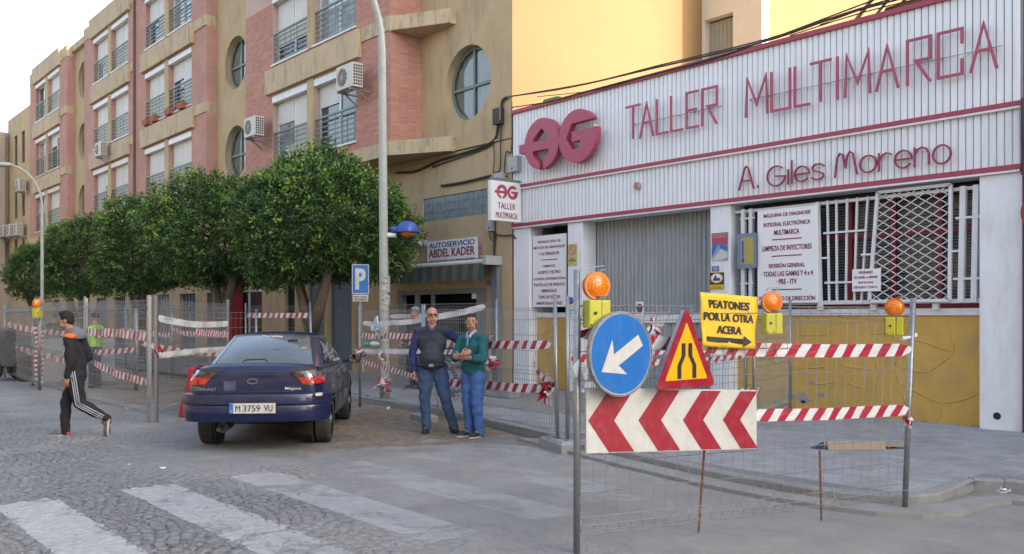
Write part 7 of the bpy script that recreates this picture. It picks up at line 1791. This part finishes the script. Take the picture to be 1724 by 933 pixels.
# man in dark vest, facing the camera
c = gnd(728, 729); j = dict(head=(0, .03, 1.655), neck=(0, 0, 1.475), sR=(.195, 0, 1.42), sL=(-.205, 0, 1.43), eR=(.285, -.03, 1.14), eL=(-.40, -.06, 1.27), wR=(.25, .03, .88), wL=(-.60, -.16, 1.34), pelvis=(0, 0, .93), hR=(.095, 0, .90), hL=(-.10, 0, .90), kR=(.10, .03, .49), kL=(-.185, .03, .50), aR=(.085, -.02, .09), aL=(-.29, -.03, .09), tR=(.10, .16, 0), tL=(-.37, .14, 0))
person('man in dark vest and blue sleeves wearing sunglasses, hand on the other man', c, face_yaw(back), j, skin2, navy, jeans, (dark_shoe, dark_shoe), grey_hair, 'bald', (-.25, 1, .03), 1.02, True, vest=blue_shirt, belly=.065, tw=1.12, hands=dict(R=((-.05, .1, -1), (-1, .2, 0), .5), L=((-.9, -.2, .1), (0, .5, -1), .5)), collar=blue_shirt, chin=1.4)
q = kids([o for o in bpy.data.objects if o.name == 'person'][0]); t = [o for o in bpy.data.objects if o.name == 'person'][0]
mb = MB().mat(ink); 
mb.tube([(.19 * math.cos(a), .03 + .17 * math.sin(a), .965) for a in np.linspace(0, 6.283, 33)], .018, 6); mb.mat(galv); mb.box(-.03, .205, .945, .03, .222, .985); mb.build('belt', t, local=True)
# man in green jumper, arms crossed
ROT2 = -38
c = gnd(797, 735); j = dict(head=(.02, .02, 1.565), neck=(0, 0, 1.40), sR=(.185, 0, 1.33), sL=(-.185, 0, 1.33), eR=(.255, .10, 1.07), eL=(-.26, .12, 1.075), wR=(-.02, .27, 1.13), wL=(.05, .235, 1.09), pelvis=(0, 0, .86), hR=(.088, 0, .83), hL=(-.088, 0, .83), kR=(.085, .02, .46), kL=(-.09, .03, .46), aR=(.08, -.02, .09), aL=(-.10, -.01, .09), tR=(.13, .19, 0), tL=(-.10, .20, 0))
person('man in green jumper and bright blue trousers standing with crossed arms', c, face_yaw(back) + R(ROT2), j, skin1, teal, bjeans, (dark_shoe, sole_w), brown_hair, 'short', (-.62, .78, 0), 1.04, False, sleeves='pushed', belly=.012, hands=dict(R=((-1, .05, .35), (0, -1, -.2), .55), L=((1, .1, .15), (0, -1, 0), .7)), collar=pale_shirt)
# walking man
fw = (-RD * .98 - VD * .12).normalized(); c = gnd(128, 735)
j = dict(head=(0, .125, 1.585), neck=(0, .02, 1.42), sR=(.185, .0, 1.34), sL=(-.185, .03, 1.34), eR=(.225, -.09, 1.08), eL=(-.235, -.03, 1.07), wR=(.20, .08, .90), wL=(-.22, .04, .83), pelvis=(0, -.01, .87), hR=(.085, 0, .84), hL=(-.085, -.02, .84), kR=(.09, .16, .46), kL=(-.09, -.08, .455), aR=(.08, .17, .09), aL=(-.09, -.40, .27), tR=(.08, .37, 0), tL=(-.09, -.46, .0), xL=(-.09, -.475, .27), uL=(0, 1, .1))
t3, V3, P3, M3_ = person('young man in black tracksuit with orange shoulders walking to the left', c, face_yaw(fw), j, skin3, blackc, blackc, (M('patterned_trainer', (.02, .02, .024), (.16, .16, .17), 60, .6, world=False), sole_w), black_hair, 'thick', (0, 1, -.06), 1.0, False, hands=dict(R=((0, .25, -1), (-1, 0, 0), .6), L=((0, .1, -1), (1, 0, 0), .6)), cuff=.046)
orange = M('orange_patch', (.85, .13, .01), rough=.7, world=False); grey_st = M('grey_stripe', (.34, .37, .40), rough=.7, world=False); greyneck = cloth('grey_melange', (.13, .14, .16))
for s_ in (-1, 1):
    q = MB().mat(orange); q.ell((s_ * .200, .01, 1.375), (.056, .082, .042), 12, 8); q.build('shoulder_patch', t3, local=True, smooth=True)
q = MB().mat(greyneck); q.tube([(0, .005, 1.33), (0, .01, 1.40), (0, .02, 1.44), (0, .04, 1.485)], [.15, .125, .098, .072], 18); q.build('hood', t3, local=True, smooth=True)
q = MB().mat(orange); q.ell((-.12, .118, 1.27), (.035, .012, .016), 10, 6); q.build('chest_logo', t3, local=True)
q = MB().mat(M('white_tee', (.6, .6, .6))); q.ell((0, .072, 1.46), (.052, .035, .03), 10, 6); q.build('undershirt', t3, local=True)
for s_, k_ in (('L', -1), ('R', 1)):
    h_, k, a = V3['h' + s_], V3['k' + s_], V3['a' + s_]; n_st = 3
    for i in range(n_st):
        o_ = (i - 1) * .026; P_ = []
        for A_, B_, ra, rb_ in ((h_ + Vector((0, 0, .06)), k, .106, .077), (k, a, .077, .050)):
            d = (B_ - A_).normalized(); side = Vector((k_, 0, 0)); fwd = side.cross(d).normalized()
            for tt in (0, .25, .5, .75, 1): rr2 = ra + (rb_ - ra) * tt + .006; P_.append(A_.lerp(B_, tt) + side * math.sqrt(max(1e-4, rr2 ** 2 - o_ ** 2)) + fwd * o_)
        q = MB().mat(grey_st); q.tube(P_, .0075, 5); q.build('trouser_stripe', t3, local=True, smooth=True)
for s_ in 'RL':
    pass
q = MB().mat(M('red_heel', (.50, .03, .05), rough=.6)); q.ell((.08, .135, .04), (.046, .04, .026), 10, 6); q.ell((-.09, -.455, .225), (.044, .026, .03), 10, 6); q.build('heel_patch', t3, local=True)
# distant workers
def stand(sh=0): return dict(head=(0, .02, 1.60), neck=(0, 0, 1.43), sR=(.19, 0, 1.36), sL=(-.19, 0, 1.36), eR=(.25, .03, 1.10), eL=(-.25, .03, 1.10), wR=(.20, .20, .98), wL=(-.20, .22, 1.0), pelvis=(0, 0, .9), hR=(.09, 0, .87), hL=(-.09, 0, .87), kR=(.10, .03, .48), kL=(-.10, 0, .48), aR=(.11, 0, .09), aL=(-.11, 0, .09), tR=(.12, .18, 0), tL=(-.12, .18, 0))
hd = dict(R=((0, .6, -.6), (-1, 0, 0), .6), L=((0, .6, -.6), (1, 0, 0), .6))
c = at(160, 0, 20.5); person('worker in lime green vest and dark trousers behind the walking man', (c.x, c.y, 0), 2.2, stand(), skin1, hiviz, dkcloth, (dark_shoe, dark_shoe), black_hair, 'short', detail=False, hands=hd)
j = stand(); 
for k in list(j): j[k] = (j[k][0], j[k][1] + (.25 if j[k][2] > 1.2 else 0), j[k][2] - (.28 if j[k][2] > .95 else .12 if j[k][2] > .8 else 0))
c = at(82, 0, 23.5); person('stooping worker in lime green top left of the walking man', (c.x, c.y, 0), 1.2, j, skin1, hiviz, dkcloth, (dark_shoe, dark_shoe), black_hair, 'short', detail=False, hands=hd)
c = at(30, 0, 25.5); person('worker in dark clothes standing by the machine at the far left', (c.x, c.y, 0), 2.6, stand(), skin1, dkcloth, dkcloth, (dark_shoe, dark_shoe), grey_hair, 'short', detail=False, hands=hd)
c = at(700, 0, 18.9); t, V_, P, Mx = person('person in dark clothes and pale cap standing at the shop behind the fence', (c.x, c.y, .12), face_yaw(back) - .9, stand(), skin1, cloth('dark_grey_coat', (.035, .04, .055)), dkcloth, (dark_shoe, dark_shoe), grey_hair, 'short', detail=False, hands=hd)
q = MB().mat(M('faded_cap', (.22, .26, .32))); q.ell(P(0, -.01, .075), (.088, .1, .06), 12, 8, Mx); q.ell(P(0, .09, .055), (.06, .06, .01), 10, 6, Mx); q.build('cap', t, local=True)
c = at(92, 0, 27); person('distant passer by in dark jacket under the leftmost trees', (c.x, c.y, 0), 1.7, stand(), skin1, dkcloth, dkcloth, (dark_shoe, dark_shoe), black_hair, 'short', detail=False, hands=hd)
